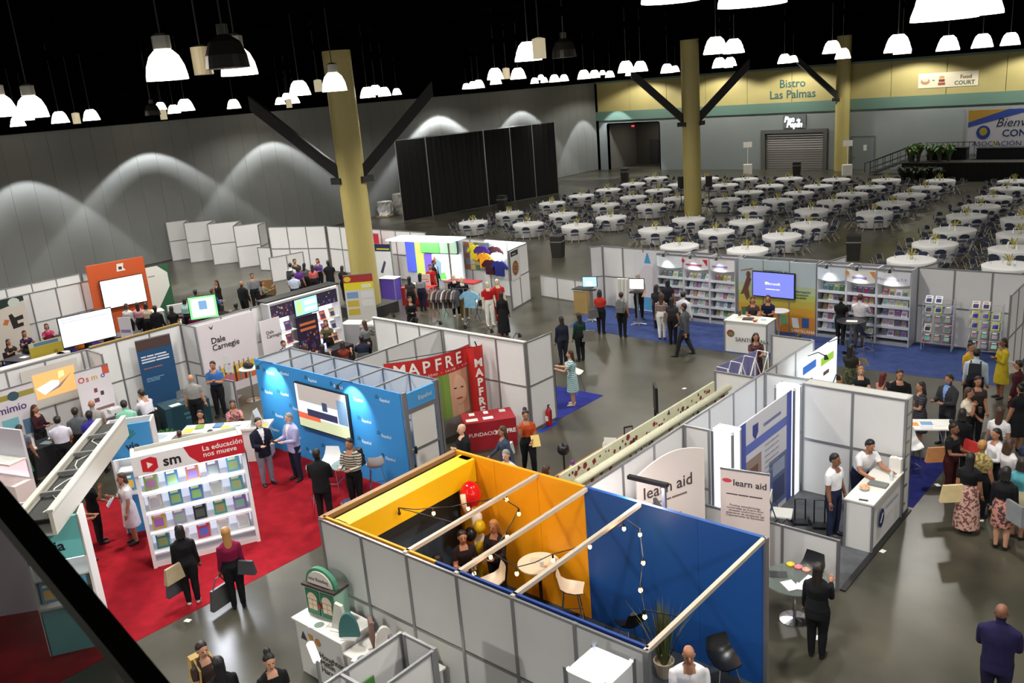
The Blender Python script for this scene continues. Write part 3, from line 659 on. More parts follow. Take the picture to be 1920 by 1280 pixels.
for _ in range(30):          # neighbouring chairs give way to each other and to the cloths
    for i, (q, a) in enumerate(spots):
        for q2, a2 in spots[i+1:]:
            d = q-q2
            if abs(d.x) < .68 and abs(d.y) < .68 and 1e-6 < d.length < .68: d = d.normalized()*(.69-d.length)/2; q += d; q2 -= d
        for o in tabs:
            d = q-o
            if abs(d.x) < 1.2 and d.length < 1.2: q += d.normalized()*(1.2-d.length)
spots.sort(key=lambda s: s[0].length)
for q, a in spots[:300]: chair_at(q, a, 'folding chair with dark blue padded seat drawn up to a banquet table', 'folding chairs around the banquet tables')
b = MB()
for q, a in spots[300:]:
    mt = Matrix.Translation(q) @ Matrix.Rotation(a, 4, 'Z')
    for me in (CH[0], CH[1], *CH[2]): b.add([mt @ v.co for v in me.vertices], [tuple(f.vertices) for f in me.polygons], me.materials[0])
tag(b.build('far_folding_chairs'), 'mass of dark blue folding chairs around the far tables', 'chairs', kind='stuff')
# bins
def bin_(px, py, label, s=1.0, lid=True):
    t = thing('trash_bin', label, 'bin', P(px, py), .3); b = MB(); m = M((34, 32, 30), .5)
    b.add([(-.26*s, -.26*s, 0), (.26*s, -.26*s, 0), (.26*s, .26*s, 0), (-.26*s, .26*s, 0), (-.31*s, -.31*s, .85*s), (.31*s, -.31*s, .85*s), (.31*s, .31*s, .85*s), (-.31*s, .31*s, .85*s)], [(0, 3, 2, 1), (4, 5, 6, 7), (0, 1, 5, 4), (1, 2, 6, 5), (2, 3, 7, 6), (3, 0, 4, 7)], m); b.build('tub', t)
    box('liner_edge', t, -.325*s, .325*s, -.325*s, .325*s, .82*s, .87*s, M((120, 120, 118), .4)); box('lid', t, -.30*s, .30*s, -.30*s, .30*s, .87*s, 1.13*s, m)
bin_(1600, 487, 'tall dark bin with hooded lid on the open floor behind the bookshelves'); bin_(1047, 482, 'tall dark bin with hooded lid beside the clothing booth'); bin_(943, 395, 'dark bin standing in front of the black drapes')
bin_(1172, 340, 'dark bin in front of the far doorway'); bin_(1494, 330, 'dark bin in front of the roller shutter')
# speakers at the foot of the middle column
for px, py, lab in ((1330, 400, 'black loudspeaker on a tripod beside the column among the tables'), (1278, 400, 'black loudspeaker on a tripod on the other flank of that column')):
    t = thing('speaker_stand', lab, 'speaker', P(px, py), .6)
    b = MB(); b.tube([(0, 0, .3), (0, 0, 1.75)], .025, DARK, 6); b.build('pole', t)
    for k in range(3): b = MB(); b.tube([(0, 0, .75), (.5*math.cos(k*2.1), .5*math.sin(k*2.1), 0)], .018, DARK, 5); b.build('leg', t)
    box('speaker_box', t, -.19, .19, -.18, .18, 1.7, 2.35, M((16, 16, 17), .6)); box('grille', t, -.17, .17, -.19, -.18, 1.73, 2.32, M((30, 30, 32), .8))
# white notice boards on poles
for px, py, lab in ((1402, 326, 'white notice on a pole near the roller shutter'), (1588, 328, 'white notice on a pole near the yellow wall column')):
    t = thing('pole_sign', lab, 'sign', P(px, py), .5); b = MB(); b.tube([(0, 0, .8), (0, 0, 2.3)], .02, PAPER, 6); b.build('pole', t)
    box('board', t, -.35, .35, -.02, .02, 2.2, 2.65, PAPER); box('base', t, -.35, .35, -.3, .3, 0, .8, M((216, 214, 206), .6))
# pipe and drape
c0, c1 = P(757, 415), P(1048, 362); hD = 5.7; drm = M((16, 16, 18), .9)
dirv = (c1-c0); L = dirv.length; ang = math.atan2(dirv.y, dirv.x)
c0p = P(742, 262, hD)
t = thing('pipe_and_drape', 'tall black pipe and drape curtains before the grey partition wall', 'curtain', c0, ang)
seg = [0, .17, .52, .69, .84, 1.0]
for i in range(5):
    b = MB(); n = 40; a, z_ = seg[i]*L+.03, seg[i+1]*L-.03; vs = []
    for k in range(n+1):
        x = a+(z_-a)*k/n; yy = .07*math.sin(k*1.9)+.03*math.sin(k*.7)
        vs += [(x, yy, .02), (x, yy*.6, hD-.05)]
    b.add(vs, [(2*k, 2*k+2, 2*k+3, 2*k+1) for k in range(n)], drm); b.build('drape', t, smooth=True)
for s_ in seg: b = MB(); b.tube([(s_*L, 0, 0), (s_*L, 0, hD+.1)], .03, M((190, 190, 190), .3, .7), 8); b.build('upright', t); 
b = MB(); b.tube([(0, 0, hD), (L, 0, hD)], .025, ALU, 6); b.build('crossbar', t)
# wrapped bundles by the wall
for px, py, s_, lab in ((736, 398, 1.5, 'tall white plastic-wrapped bundle against the black drapes'), (707, 405, 1.15, 'smaller white wrapped bundle by the partition wall')):
    p = P(px, py); p.x = max(p.x, XW+.9); t = thing('wrapped_bundle', lab, 'bundle', p, .2)
    me, nr_, f_ = None, None, None; b = MB(); rnd2 = random.Random(5)
    nx = 7; vs = []
    for k in range(nx):
        z = k/(nx-1)*s_; 
        for q in range(16): a = q*2*PI/16; r = .62*s_/1.3*(1+.12*rnd2.uniform(-1, 1))*(abs(math.cos(a))**6+abs(math.sin(a))**6)**(-1/6)*.85; vs.append((r*math.cos(a), r*math.sin(a), z))
    fs = [(k*16+q, k*16+(q+1) % 16, (k+1)*16+(q+1) % 16, (k+1)*16+q) for k in range(nx-1) for q in range(16)]+[tuple((nx-1)*16+q for q in range(16))]
    b.add(vs, fs, M((206, 204, 198), .4)); b.build('wrap', t); box('pallet', t, -.6, .6, -.5, .5, 0, .1, M((120, 100, 70)))
# stage with banner, steps, plants, head table
s0 = P(1690, 338); sx0, sy0 = s0.x, s0.y; SZ = 1.25
t = thing('stage', 'low black stage with pleated skirt at the far wall', 'stage', (sx0, sy0, 0))
box('deck', t, 0, 22, 0, 5.6, SZ-.08, SZ, M((48, 46, 44), .6)); box('front_skirt', t, 0, 22, -.03, .0, 0, SZ-.05, M((14, 14, 16), .9)); box('side_skirt', t, -.03, 0, 0, 5.6, 0, SZ-.05, M((14, 14, 16), .9))
for k in range(60): box('pleat', t, .1+k*.36, .2+k*.36, -.055, -.03, 0, SZ-.08, M((18, 18, 20), .9))
q0, q1 = onY(1812, 283, YF-2.4), onY(1812, 207, YF-2.4)
t = thing('welcome_banner', 'wide white and blue welcome banner with gold corner above the stage', 'banner', (q0.x, YF-2.4, q0.z)); bw, bh = 14.0, q1.z-q0.z
box('cloth', t, 0, bw, 0, .04, 0, bh, M((214, 214, 222), .7))
b = MB(); b.quad([(0, -.004, bh), (0, -.004, bh*.7), (bh*.9, -.004, bh)], M((206, 160, 60))); b.quad([(0, -.006, bh*.7), (0, -.006, bh*.58), (bh*1.2, -.006, bh*.9), (bw, -.006, bh*.75), (bw, -.006, bh), (bh*.9, -.006, bh)], M((58, 84, 176))); b.build('print', t)['kind'] = 'stuff'
txt('Bienvenidos', t, bh*.62, bh*.58, bh*.30, M((40, 44, 70)), shear=.3); txt('CONGRESO', t, bh*.78, bh*.34, bh*.24, M((30, 46, 110)), bold=.01); txt('ASOCIACIÓN DE EDUCACIÓN', t, bh*.12, bh*.12, bh*.165, M((30, 46, 110)), wide=1.1)
b = MB(); b.add([(bh*.36+bh*.16*math.cos(k*PI/8), -.008, bh*.45+bh*.17*math.sin(k*PI/8)) for k in range(16)], [tuple(range(16))], M((38, 70, 160))); b.add([(bh*.36+bh*.09*math.cos(k*PI/8), -.01, bh*.47+bh*.10*math.sin(k*PI/8)) for k in range(16)], [tuple(range(16))], M((190, 170, 60))); b.build('emblem', t)['kind'] = 'stuff'
for k in (-.25, bw+.2): b = MB(); b.tube([(k, .1, SZ-q0.z), (k, .1, bh+.1)], .12, M((190, 190, 196), .3, .6), 4); b.build('truss_post', t)
t = thing('head_table', 'long head table with black skirt on the stage', 'table', (sx0+4.4, sy0+1.8, SZ)); box('skirt', t, 0, 12, 0, .8, 0, .72, M((18, 19, 26), .9)); box('tabletop', t, -.05, 12.05, -.05, .85, .72, .77, M((24, 26, 34), .8))
for k in range(5): 
    c = thing('centrepiece', 'low flower bowl on the head table', 'flowers', (sx0+5.4+k*2.4, sy0+2.2, SZ+.77), k, 'flower bowls on the head table'); obj('vase', CM_[0], c); obj('flowers', CM_[1], c)
t = thing('stage_table', 'short black side table at the corner of the stage', 'table', (sx0+1.2, sy0+1.6, SZ)); box('skirt', t, 0, 2.6, 0, .7, 0, .8, M((20, 20, 24), .9)); box('tabletop', t, -.04, 2.64, -.04, .74, .8, .85, M((26, 26, 30), .8))
t = thing('stage_steps', 'black metal steps with rails climbing to the stage', 'stairs', P(1622, 331), 0); L2 = sx0-t.location.x
for k in range(6): box('step', t, k*L2/6, (k+1)*L2/6, 1.0, 2.2, (k+1)*SZ/6-.05, (k+1)*SZ/6, DARK)
for yy in (1.0, 2.2):
    b = MB(); b.tube([(-.4, yy, .2), (-.4, yy, .9), (0, yy, 1.0), (L2, yy, SZ+1.0)], .035, DARK, 6); b.tube([(0, yy, .5), (L2, yy, SZ+.5)], .025, DARK, 6)
    for k in range(7): b.tube([(k*L2/6, yy, k*SZ/6), (k*L2/6, yy, k*SZ/6+1.0)], .022, DARK, 5)
    b.build('railing', t)
b = MB()
for k in range(10): b.tube([(sx0+.6+k*.36, YF-3.0, SZ), (sx0+.6+k*.36, YF-3.0, SZ+1.05)], .018, DARK, 4)
b.tube([(sx0+.5, YF-3.0, SZ+1.05), (sx0+3.9, YF-3.0, SZ+1.05)], .03, DARK, 6); tag(b.build('stage_railing'), 'black guard railing along the back of the stage', 'railing')
def bush(name, label, p, w_, h_, n, rgb, pot=None, seed=1, group=None):
    t = thing(name, label, 'plant', p, 0, group); rr = random.Random(seed); b = MB()
    for i in range(n):
        a = rr.random()*2*PI; tilt = rr.uniform(.2, 1.1); L3 = h_*rr.uniform(.6, 1.0); dx, dy = math.cos(a), math.sin(a); z0 = (pot or 0)*.8
        p0 = V((dx*.08, dy*.08, z0)); p1 = p0+V((dx*w_*.5*tilt, dy*w_*.5*tilt, L3*.75)); p2 = p0+V((dx*w_*tilt, dy*w_*tilt, L3*(.95-.4*tilt)))
        s = V((-dy, dx, 0))*(.05+.04*rr.random())*(h_/.9)
        b.add([p0, p1-s, p2, p1+s], [(0, 1, 2, 3)], M([int(v*rr.choice((.75, 1., 1.2))) for v in rgb], .6))
    b.build('foliage', t)['kind'] = 'stuff'
    if pot: b = MB(); b.lathe([(pot*.3, 0), (pot*.42, pot), (pot*.36, pot), (pot*.34, pot*.8)], M((60, 52, 44), .6), 12); b.build('pot', t)
    return t
for k, (px, py) in enumerate(((1700, 285), (1722, 275), (1745, 272), (1762, 270), (1780, 270), (1694, 300))):
    p = onY(px, py+12, sy0+.6+.3*(k % 3)); bush('potted_fern', 'leafy green fern in a dark pot on the stage corner', (max(p.x, sx0+.35), p.y, SZ), .6, 1.15, 46, (74, 104, 40), .35, k, 'ferns on the stage corner')
for k in range(4): bush('hedge_plant', 'dark bushy plant massed before the stage skirt', (sx0+.3+k*.75, sy0-.75, 0), .55, 1.1, 60, (40, 54, 26), .3, 30+k, 'plants in front of the stage')
# ================================================================== booth kit
def panels(name, label, p0, p1, n, h=2.44, split=1.22, mat=None, cat='partition', cap=False, infill=None, skip=()):
    p0, p1 = V((*p0, 0)) if len(p0) == 2 else V(p0), V((*p1, 0)) if len(p1) == 2 else V(p1); d = p1-p0; L = d.length; mat = mat or PANEL
    t = thing(name, label, cat, p0, math.atan2(d.y, d.x)); w_ = L/n
    for i in range(n+1): box('post', t, i*w_-.025, i*w_+.025, -.025, .025, 0, h, ALU)
    for i in range(n):
        if i in skip: continue
        a, c = i*w_+.025, (i+1)*w_-.025; zs = [0, split, h] if split and split < h else [0, h]
        for z0, z1 in zip(zs[:-1], zs[1:]):
            box('panel', t, a, c, -.008, .008, z0+.03, z1-.03, mat); 
        for z in zs: zc = min(max(z, .02), h-.02); box('rail', t, a, c, -.018, .018, zc-.02, zc+.02, ALU)
    if cap: box('top_cap', t, -.04, L+.04, -.05, .05, h, h+.03, M((208, 206, 200), .5))
    return t
def board(name, label, cat, loc, rz, w_, h_, rgb, rects=(), texts=(), th=.03, z0=0, emit=0, polys=(), tilt=0, rough=.6, group=None):
    t = thing(name, label, cat, loc, rz, group)
    if tilt: t.rotation_euler.x = tilt
    fc_ = box('face', t, 0, w_, 0, th, z0, z0+h_, glowm(rgb, emit) if emit else M(rgb, rough))
    if rects or polys:
        b = MB(); k = 0
        for u0, v0, u1, v1, c in rects: k += 1; y = -.002-.0004*k; b.quad([(u0*w_, y, z0+v0*h_), (u1*w_, y, z0+v0*h_), (u1*w_, y, z0+v1*h_), (u0*w_, y, z0+v1*h_)], glowm(c, emit) if emit else M(c, rough))
        for pts, c in polys: k += 1; y = -.002-.0004*k; b.quad([(u*w_, y, z0+v*h_) for u, v in pts], glowm(c, emit) if emit else M(c, rough))
        pr_ = b.build('print', t); pr_['kind'] = 'stuff'; under(pr_, fc_)
    for s_, u, v, sz, c, *al in texts: under(txt(s_, t, u*w_, z0+v*h_, sz, glowm(c, emit) if emit and sum(c) > 500 else M(c, .6), al[0] if al else 'LEFT', y=-.004-.0005*len(rects)-.0005*len(polys), bold=.0011*sz/.1 if sz > .08 else 0), fc_)
    return t
def ell(cu, cv, ru, rv, n=14, a0=0, a1=2*PI): return [(cu+ru*math.cos(a0+(a1-a0)*i/n), cv+rv*math.sin(a0+(a1-a0)*i/n)) for i in range(n)]
def cname(c):
    r, g, b_ = c; mx, mn = max(c), min(c)
    if mx-mn < 28: return 'white' if mn > 190 else 'grey' if mn > 80 else 'black'
    if r == mx: return ('pink' if b_ > 120 and g < 150 else 'red') if g < 110 and not (g > 90 and b_ < 80) else ('orange' if g < 165 else 'yellow') if b_ < 110 else 'tan'
    if g == mx: return 'green' if r < 170 else 'lime'
    return 'blue' if r < 110 else 'purple' if g < 130 else 'pale blue'
BOOKC = {}
def book(parent_loc, rz, w_, h_, rgb, art, label, group, tilt=-.25):
    t = thing('book', label, 'book', parent_loc, rz, group); t.rotation_euler.x = tilt
    k = (round(w_, 3), round(h_, 3), tuple(rgb), tuple(art))
    if k not in BOOKC:
        b = MB(); b.box(-w_/2, w_/2, -.012, .012, 0, h_, M(rgb, .4)); c = b.mesh('cover')
        b = MB(); b.box(-w_/2+.004, w_/2-.002, -.009, .009, h_-.001, h_+.003, PAPER); pg = b.mesh('pages')
        b = MB(); b.quad([(-w_*.36, -.0135, h_*.12), (w_*.36, -.0135, h_*.12), (w_*.36, -.0135, h_*.62), (-w_*.36, -.0135, h_*.62)], M(art, .4)); b.quad([(-w_*.36, -.0135, h_*.74), (w_*.25, -.0135, h_*.74), (w_*.25, -.0135, h_*.88), (-w_*.36, -.0135, h_*.88)], M(tuple(min(255, v+90) for v in art), .4)); q = b.mesh('cover_art')
        BOOKC[k] = (c, pg, q)
    for n_, me in zip(('cover', 'pages', 'cover_art'), BOOKC[k]):
        o = obj(n_, me, t)
        if n_ == 'cover_art': o['kind'] = 'stuff'
    return t
def carpet(name, label, poly, rgb, z=.005):
    b = MB(); n = len(poly); vs = [(x, y, 0) for x, y in poly]+[(x, y, z) for x, y in poly]
    b.add(vs, [tuple(range(n, 2*n)), tuple(range(n-1, -1, -1))]+[(i, (i+1) % n, (i+1) % n+n, i+n) for i in range(n)], M(rgb, .95, noise=.18, scale=3.5, spec=.1))
    return tag(b.build(name), label, 'carpet')
def counter(name, label, loc, rz, w_, d_, h_, rgb=(218, 218, 216), cat='counter', framed=True):
    t = thing(name, label, cat, loc, rz); m = M(rgb, .5)
    box('body', t, .02, w_-.02, .02, d_-.02, 0, h_-.03, m); box('worktop', t, -.02, w_+.02, -.02, d_+.02, h_-.03, h_, M((226, 224, 218), .4))
    if framed:
        for x in (0, w_):
            for y in (0, d_): box('post', t, x-.02, x+.02, y-.02, y+.02, 0, h_-.03, ALU)
    return t
def screen(name, label, loc, rz, w_, h_, rgb, strength, rects=(), texts=(), stand=None, z0=0, polys=()):
    t = thing(name, label, 'screen', loc, rz); box('bezel', t, -.03, w_+.03, .005, .07, z0-.03, z0+h_+.03, DARK); dp_ = box('display', t, 0, w_, 0, .01, z0, z0+h_, glowm(rgb, strength))
    if rects or polys:
        b = MB()
        for i, (u0, v0, u1, v1, c) in enumerate(rects): b.quad([(u0*w_, -.002-.0005*i, z0+v0*h_), (u1*w_, -.002-.0005*i, z0+v0*h_), (u1*w_, -.002-.0005*i, z0+v1*h_), (u0*w_, -.002-.0005*i, z0+v1*h_)], glowm(c, strength*.8))
        for i, (pts, c) in enumerate(polys): b.quad([(u*w_, -.006-.0005*i, z0+v*h_) for u, v in pts], glowm(c, strength*.8))
        pr_ = b.build('picture', t); pr_['kind'] = 'stuff'; under(pr_, dp_)
    for s_, u, v, sz, c, *al in texts: under(txt(s_, t, u*w_, z0+v*h_, sz, glowm(c, strength), al[0] if al else 'LEFT', y=-.012), dp_)
    if stand: box('stand_pole', t, w_/2-.03, w_/2+.03, .03, .09, .02, z0, DARK); box('stand_base', t, w_/2-stand, w_/2+stand, -.15, .27, 0, .03, DARK)
    return t
def rollup(name, label, loc, rz, w_, h_, rgb, rects=(), texts=(), polys=()):
    t = board(name, label, 'banner', loc, rz, w_, h_, rgb, rects, texts, th=.012, z0=.08, polys=polys)
    box('base', t, -.02, w_+.02, -.1, .12, 0, .08, M((170, 170, 172), .3, .6)); box('top_bar', t, 0, w_, -.01, .02, .08+h_, .11+h_, ALU)
    b = MB(); b.tube([(w_/2, .06, .05), (w_/2, .03, h_+.08)], .012, ALU, 5); b.build('back_pole', t); return t
def shell_stool(name, label, loc, rz, rgb=(224, 220, 210), seat=.74, bar=True, leg=CHROME):
    t = thing(name, label, 'stool' if bar else 'chair', loc, rz); b = MB(); n = 9; vs = []
    for i in range(n):
        u = -1+2*i/(n-1)
        for (y, z, w_) in ((-.20, seat-.02, .17), (-.05, seat-.01, .21), (.10, seat+.02, .21), (.19, seat+.14, .20), (.23, seat+.32, .16)):
            vs.append((u*w_, y-.03*u*u, z+.07*u*u*(1 if y < .15 else .2)))
    fs = [(i*5+j, i*5+j+1, (i+1)*5+j+1, (i+1)*5+j) for i in range(n-1) for j in range(4)]
    b.add(vs, fs, M(rgb, .35)); b.add([(x, y, z-.018) for x, y, z in vs], [tuple(reversed(f)) for f in fs], M(rgb, .35)); b.build('shell', t, smooth=True)
    for sx in (-1, 1):
        for sy in (-1, 1): b = MB(); b.tube([(sx*.12, sy*.11, seat-.02), (sx*.21, sy*.21, 0)], .011, leg, 6); b.build('leg', t)
    if bar: b = MB(); b.tube([(.18, .18, .28), (-.18, .18, .28), (-.18, -.18, .28), (.18, -.18, .28), (.18, .18, .28)], .009, leg, 5); b.build('footrest', t)
    return t
def fold_chair_white(loc, rz, label, rgb=(222, 222, 216)):
    t = thing('white_folding_chair', label, 'chair', loc, rz); m = M(rgb, .5)
    b = MB(); b.box(-.2, .2, -.19, .19, .43, .46, m); b.build('seat', t); b = MB(); b.box(-.2, .2, .2, .225, .60, .84, m); b.build('backrest', t)
    for s_ in (-1, 1):
        b = MB(); b.tube([(s_*.215, -.24, 0), (s_*.215, .10, .45), (s_*.215, .22, .84)], .012, M((60, 60, 62), .4), 5); b.build('leg', t); b = MB(); b.tube([(s_*.195, .26, 0), (s_*.195, -.12, .44)], .012, M((60, 60, 62), .4), 5); b.build('leg', t)
    return t
def paper(loc, rz, w_, d_, rgb, label, name='brochure', group=None, th=.006):
    b = MB(); b.box(-w_/2, w_/2, -d_/2, d_/2, 0, th, M(rgb, .6)); o = b.build(name, None, loc, rz); return tag(o, label, 'brochure' if name == 'brochure' else name.replace('_', ' '), group)
def clamp_lamp(loc, rz, label, power=0, arm=.35, aim=None, tip=-.25):
    t = thing('clamp_spotlight', label, 'lamp', loc, rz); b = MB(); b.tube([(0, 0, 0), (0, -arm*.6, .12), (0, -arm, .06)], .012, DARK, 5); b.build('arm', t); b = MB(); b.tube([(0, -arm, .08), (0, -arm-.03, -.02)], [.03, .055], DARK, 8); b.build('head', t)
    if power: lightobj('clamp_light', 'SPOT', (0, -arm-.04, -.04), power, (1, .95, .88), .04, parent=t, spot=1.5, blend=.6, rot=(tip, 0, 0))
    return t

# ================================================================== booth: blue screen wall and red carpet
carpet('red_carpet', 'bright red carpet under the blue screen booth and the lit white bookcase', [(P(*c).x, P(*c).y) for c in ((598, 1025), (250, 1205))]+[(-14.2, 1.5), (-21.5, 1.5), (-21.5, 5.5), (-20.0, 9.5), (-20.0, 12.05), (-14.2, 12.05)], (132, 20, 30))
t = board('blue_screen_wall', 'glossy blue logo wall carrying a large screen behind the red carpet', 'wall', (-19.93, 12.08, 0), 0, 5.65, 2.44, (48, 138, 206), th=.04,
      texts=[('Español', x/5.65, z/2.44, .11, (214, 230, 240)) for x, z in ((.5, 2.12), (1.15, 2.2), (.28, 1.55), (1.0, 1.62), (.6, .95), (.3, .5), (1.45, 1.3), (1.25, .5), (2.3, 2.2), (3.3, 2.2), (4.0, 2.0), (4.95, 2.15), (4.2, 1.5), (4.85, 1.25), (4.1, .95), (4.9, .7), (3.5, .5), (2.6, .45), (3.0, .2), (1.9, .2))])
b = MB()
for x, z in ((.5, 2.12), (1.15, 2.2), (.28, 1.55), (1.0, 1.62), (.6, .95), (.3, .5), (1.45, 1.3), (1.25, .5), (2.3, 2.2), (3.3, 2.2), (4.0, 2.0), (4.95, 2.15), (4.2, 1.5), (4.85, 1.25), (4.1, .95), (4.9, .7), (3.5, .5), (2.6, .45), (3.0, .2), (1.9, .2)):
    for a in range(5): b.quad([(x-.09, -.006, z+.03), (x-.09+.07*math.cos(a*.7+.2), -.006, z+.05+.09*math.sin(a*.7+.2)), (x-.09+.07*math.cos(a*.7+.5), -.006, z+.05+.09*math.sin(a*.7+.5))], M((24, 84, 70), .5))
b.build('leaf_marks', t)['kind'] = 'stuff'
q = [onY(*c, 12.0) for c in ((553, 720), (652, 818))]
screen('wall_screen', 'large wall screen showing a bright hall on the blue wall', (q[0].x, 11.98, 0), 0, 1.98, 1.12, (190, 200, 214), 1.0, z0=.98, rects=[(0, 0, 1, .26, (176, 186, 150)), (0, .2, .45, .34, (196, 90, 60)), (.2, .3, .8, .46, (40, 44, 70)), (.05, .62, .95, 1, (150, 144, 140)), (.52, .5, .62, .7, (50, 60, 90)), (.82, .3, 1, .85, (90, 120, 150))])
panels('closet_back_wall', 'white back partition of the closet behind the blue screen wall', (-19.93, 13.22), (-14.22, 13.22), 6); panels('closet_side_wall', 'short white partition closing the closet by the rail of the blue wall', (-19.93, 12.16), (-19.93, 13.18), 1)
for i, x in enumerate((-19.0, -18.0, -17.1, -16.1, -15.2)): b = MB(); b.box(x-.02, x+.02, 12.12, 13.2, 2.40, 2.44, ALU); tag(b.build('cross_rail'), 'aluminium cross rail over the closet behind the blue wall', 'rail', 'closet cross rails')
t = thing('closet_door', 'grey framed white closet door under a blue header sign', 'door', (-14.24, 12.12, 0), PI/2)
box('frame', t, 0, .1, -.03, .03, 0, 2.44, ALU); box('frame', t, .96, 1.06, -.03, .03, 0, 2.44, ALU); box('header', t, .1, .96, -.04, .02, 2.02, 2.40, M((64, 146, 206), .5)); box('upper_panel', t, .2, .9, -.02, .02, 1.05, 1.9, WHITE); box('lower_panel', t, .2, .9, -.02, .02, .1, .98, WHITE); box('rail', t, .1, .96, -.025, .025, .98, 1.05, ALU); box('rail', t, .1, .96, -.025, .025, 1.9, 2.02, ALU); under(box('handle', t, .15, .19, -.08, -.02, .95, 1.12, DARK), t.children[4]); txt('Español', t, .42, 2.16, .14, WHITE, y=-.046)
for x, lab in ((-19.1, 'clamp spotlight over the left half of the blue wall beside its first logo'), (-15.9, 'clamp spotlight over the blue wall beyond the screen')): clamp_lamp((x, 12.08, 2.44), 0, lab, 130, arm=.42, tip=.75)
shell_stool('bar_stool', 'white high stool against the blue wall beside the glass table', (-15.95, 11.2, 0), .5, (222, 224, 226)); shell_stool('bar_stool', 'white high stool at the closet end of the blue wall', P(712, 930), -2.2, (222, 224, 226)); shell_stool('bar_stool', 'white high stool half hidden behind the man in black', (-15.45, 10.45, 0), 2.6, (222, 220, 214))
def round_table(name, label, loc, r, h_, topm, legm=CHROME, base=.24):
    t = thing(name, label, 'table', loc); b = MB(); b.lathe([(r-.02, h_-.03), (r, h_-.02), (r, h_)], topm, 28); b.build('tabletop', t); b = MB(); b.tube([(0, 0, .02), (0, 0, h_-.03)], .03, legm, 10); b.build('column', t); b = MB(); b.lathe([(base, 0), (base, .015), (.04, .04)], legm, 20); b.build('base', t); return t
tb = P(648, 870, .95); round_table('glass_table', 'small round high glass table before the blue wall', (tb.x, tb.y, 0), .32, .95, M((150, 176, 180), .1, alpha=.7))
paper((tb.x, tb.y, .952), .3, .3, .22, (130, 160, 166), 'greyish tray of cards on the high glass table', 'card_tray')
# white counter behind the lit bookcase
c = P(430, 785, .9)
t = thing('curved_counter', 'white angled counter covered in books behind the lit bookcase', 'counter', (-20.6, 10.0, 0), .72); box('worktop', t, 0, 2.3, 0, .62, .86, .92, WHITE); box('front', t, .05, 2.2, .04, .10, 0, .86, WHITE); box('support', t, .05, .1, .05, .6, 0, .86, WHITE); box('support', t, 2.15, 2.2, .05, .6, 0, .86, WHITE)
cb = t
for i in range(9):
    u = .18+.24*i; x, y = -20.6+math.cos(.72)*u-math.sin(.72)*(.2+.2*(i % 2)), 10.0+math.sin(.72)*u+math.cos(.72)*(.2+.2*(i % 2)); mz = .921+.012*(i % 2); col = [(196, 196, 60), (120, 150, 60), (220, 220, 220), (70, 120, 180), (226, 200, 70), (190, 210, 190), (230, 230, 226), (90, 150, 200), (210, 190, 60)][i]
    paper((x, y, mz), .72+.2*(i % 3), .22, .29, col, '%s magazine lying on the white angled counter' % cname(col), 'magazine', 'magazines on the angled counter', .012)
t = thing('tent_card', 'tall white folded display card on the angled counter', 'sign', (-19.25, 11.45, .944), .5); b = MB(); b.prism([(-.14, 0), (0, .42), (.14, 0), (.12, 0), (0, .38), (-.12, 0)], -.12, .12, WHITE); b.build('folded_card', t)
t = counter('white_cube', 'white open display cube near the child by the lit bookcase', (P(310, 830, .8).x-.5, P(310, 830, .8).y-.42, 0), .7, .75, .6, .85, framed=False); paper((t.location.x+.1, t.location.y+.5, .852), .4, .3, .3, (150, 176, 190), 'blue-grey leaflet on the white cube')
bush('potted_grass', 'small green plant on the floor behind the white cube', (-22.0, 10.35, 0), .35, .6, 40, (50, 96, 46), .2, 77)

# ---- lit white bookcase (sm)
LB = V((-16.33, 6.88, 0)); ang = math.atan2(1.93, .92)
t = thing('lit_bookcase', 'lit white bookcase with red header standing on the red carpet', 'bookcase', LB, ang); W_, D_, H_ = 2.12, .55, 2.44
WL = M((230, 230, 232), .4)
box('side_panel', t, 0, .07, 0, D_, 0, H_, WL); box('side_panel', t, W_-.07, W_, 0, D_, 0, H_, WL); box('back_panel', t, .07, W_-.07, D_-.04, D_, .05, H_-.42, glowm((236, 240, 255), .45)); box('top_panel', t, .07, W_-.07, .02, D_, H_-.42, H_-.38, WL); box('plinth', t, .07, W_-.07, .04, D_, 0, .12, WL)
hd = box('header', t, 0, W_, -.03, .02, H_-.40, H_, WL); box('header_back', t, 0, W_, D_-.03, D_, H_-.4, H_, M((190, 190, 184), .6)); box('crown', t, .05, W_-.05, .1, D_-.03, H_-.1, H_-.07, M((196, 194, 186), .6))
b = MB(); b.quad([(W_*.46, -.034, H_), (W_*.5, -.034, H_-.22), (W_*.58, -.034, H_-.40), (W_, -.034, H_-.40), (W_, -.034, H_)], M((196, 30, 44), .5)); b.build('red_field', t)
b = MB(); b.quad([(.17, -.036, H_-.33), (.36, -.036, H_-.37), (.46, -.036, H_-.30), (.46, -.036, H_-.10), (.36, -.036, H_-.05), (.17, -.036, H_-.08)], M((200, 26, 44), .5)); b.quad([(.27, -.04, H_-.28), (.38, -.04, H_-.21), (.27, -.04, H_-.14)], PAPER); b.build('emblem', t)['kind'] = 'stuff'
txt('sm', t, .56, H_-.30, .30, M((20, 20, 22)), y=-.036, bold=.006); txt('La educación\nnos mueve', t, W_*.62, H_-.17, .15, PAPER, y=-.038, bold=.002)
rb = random.Random(4)
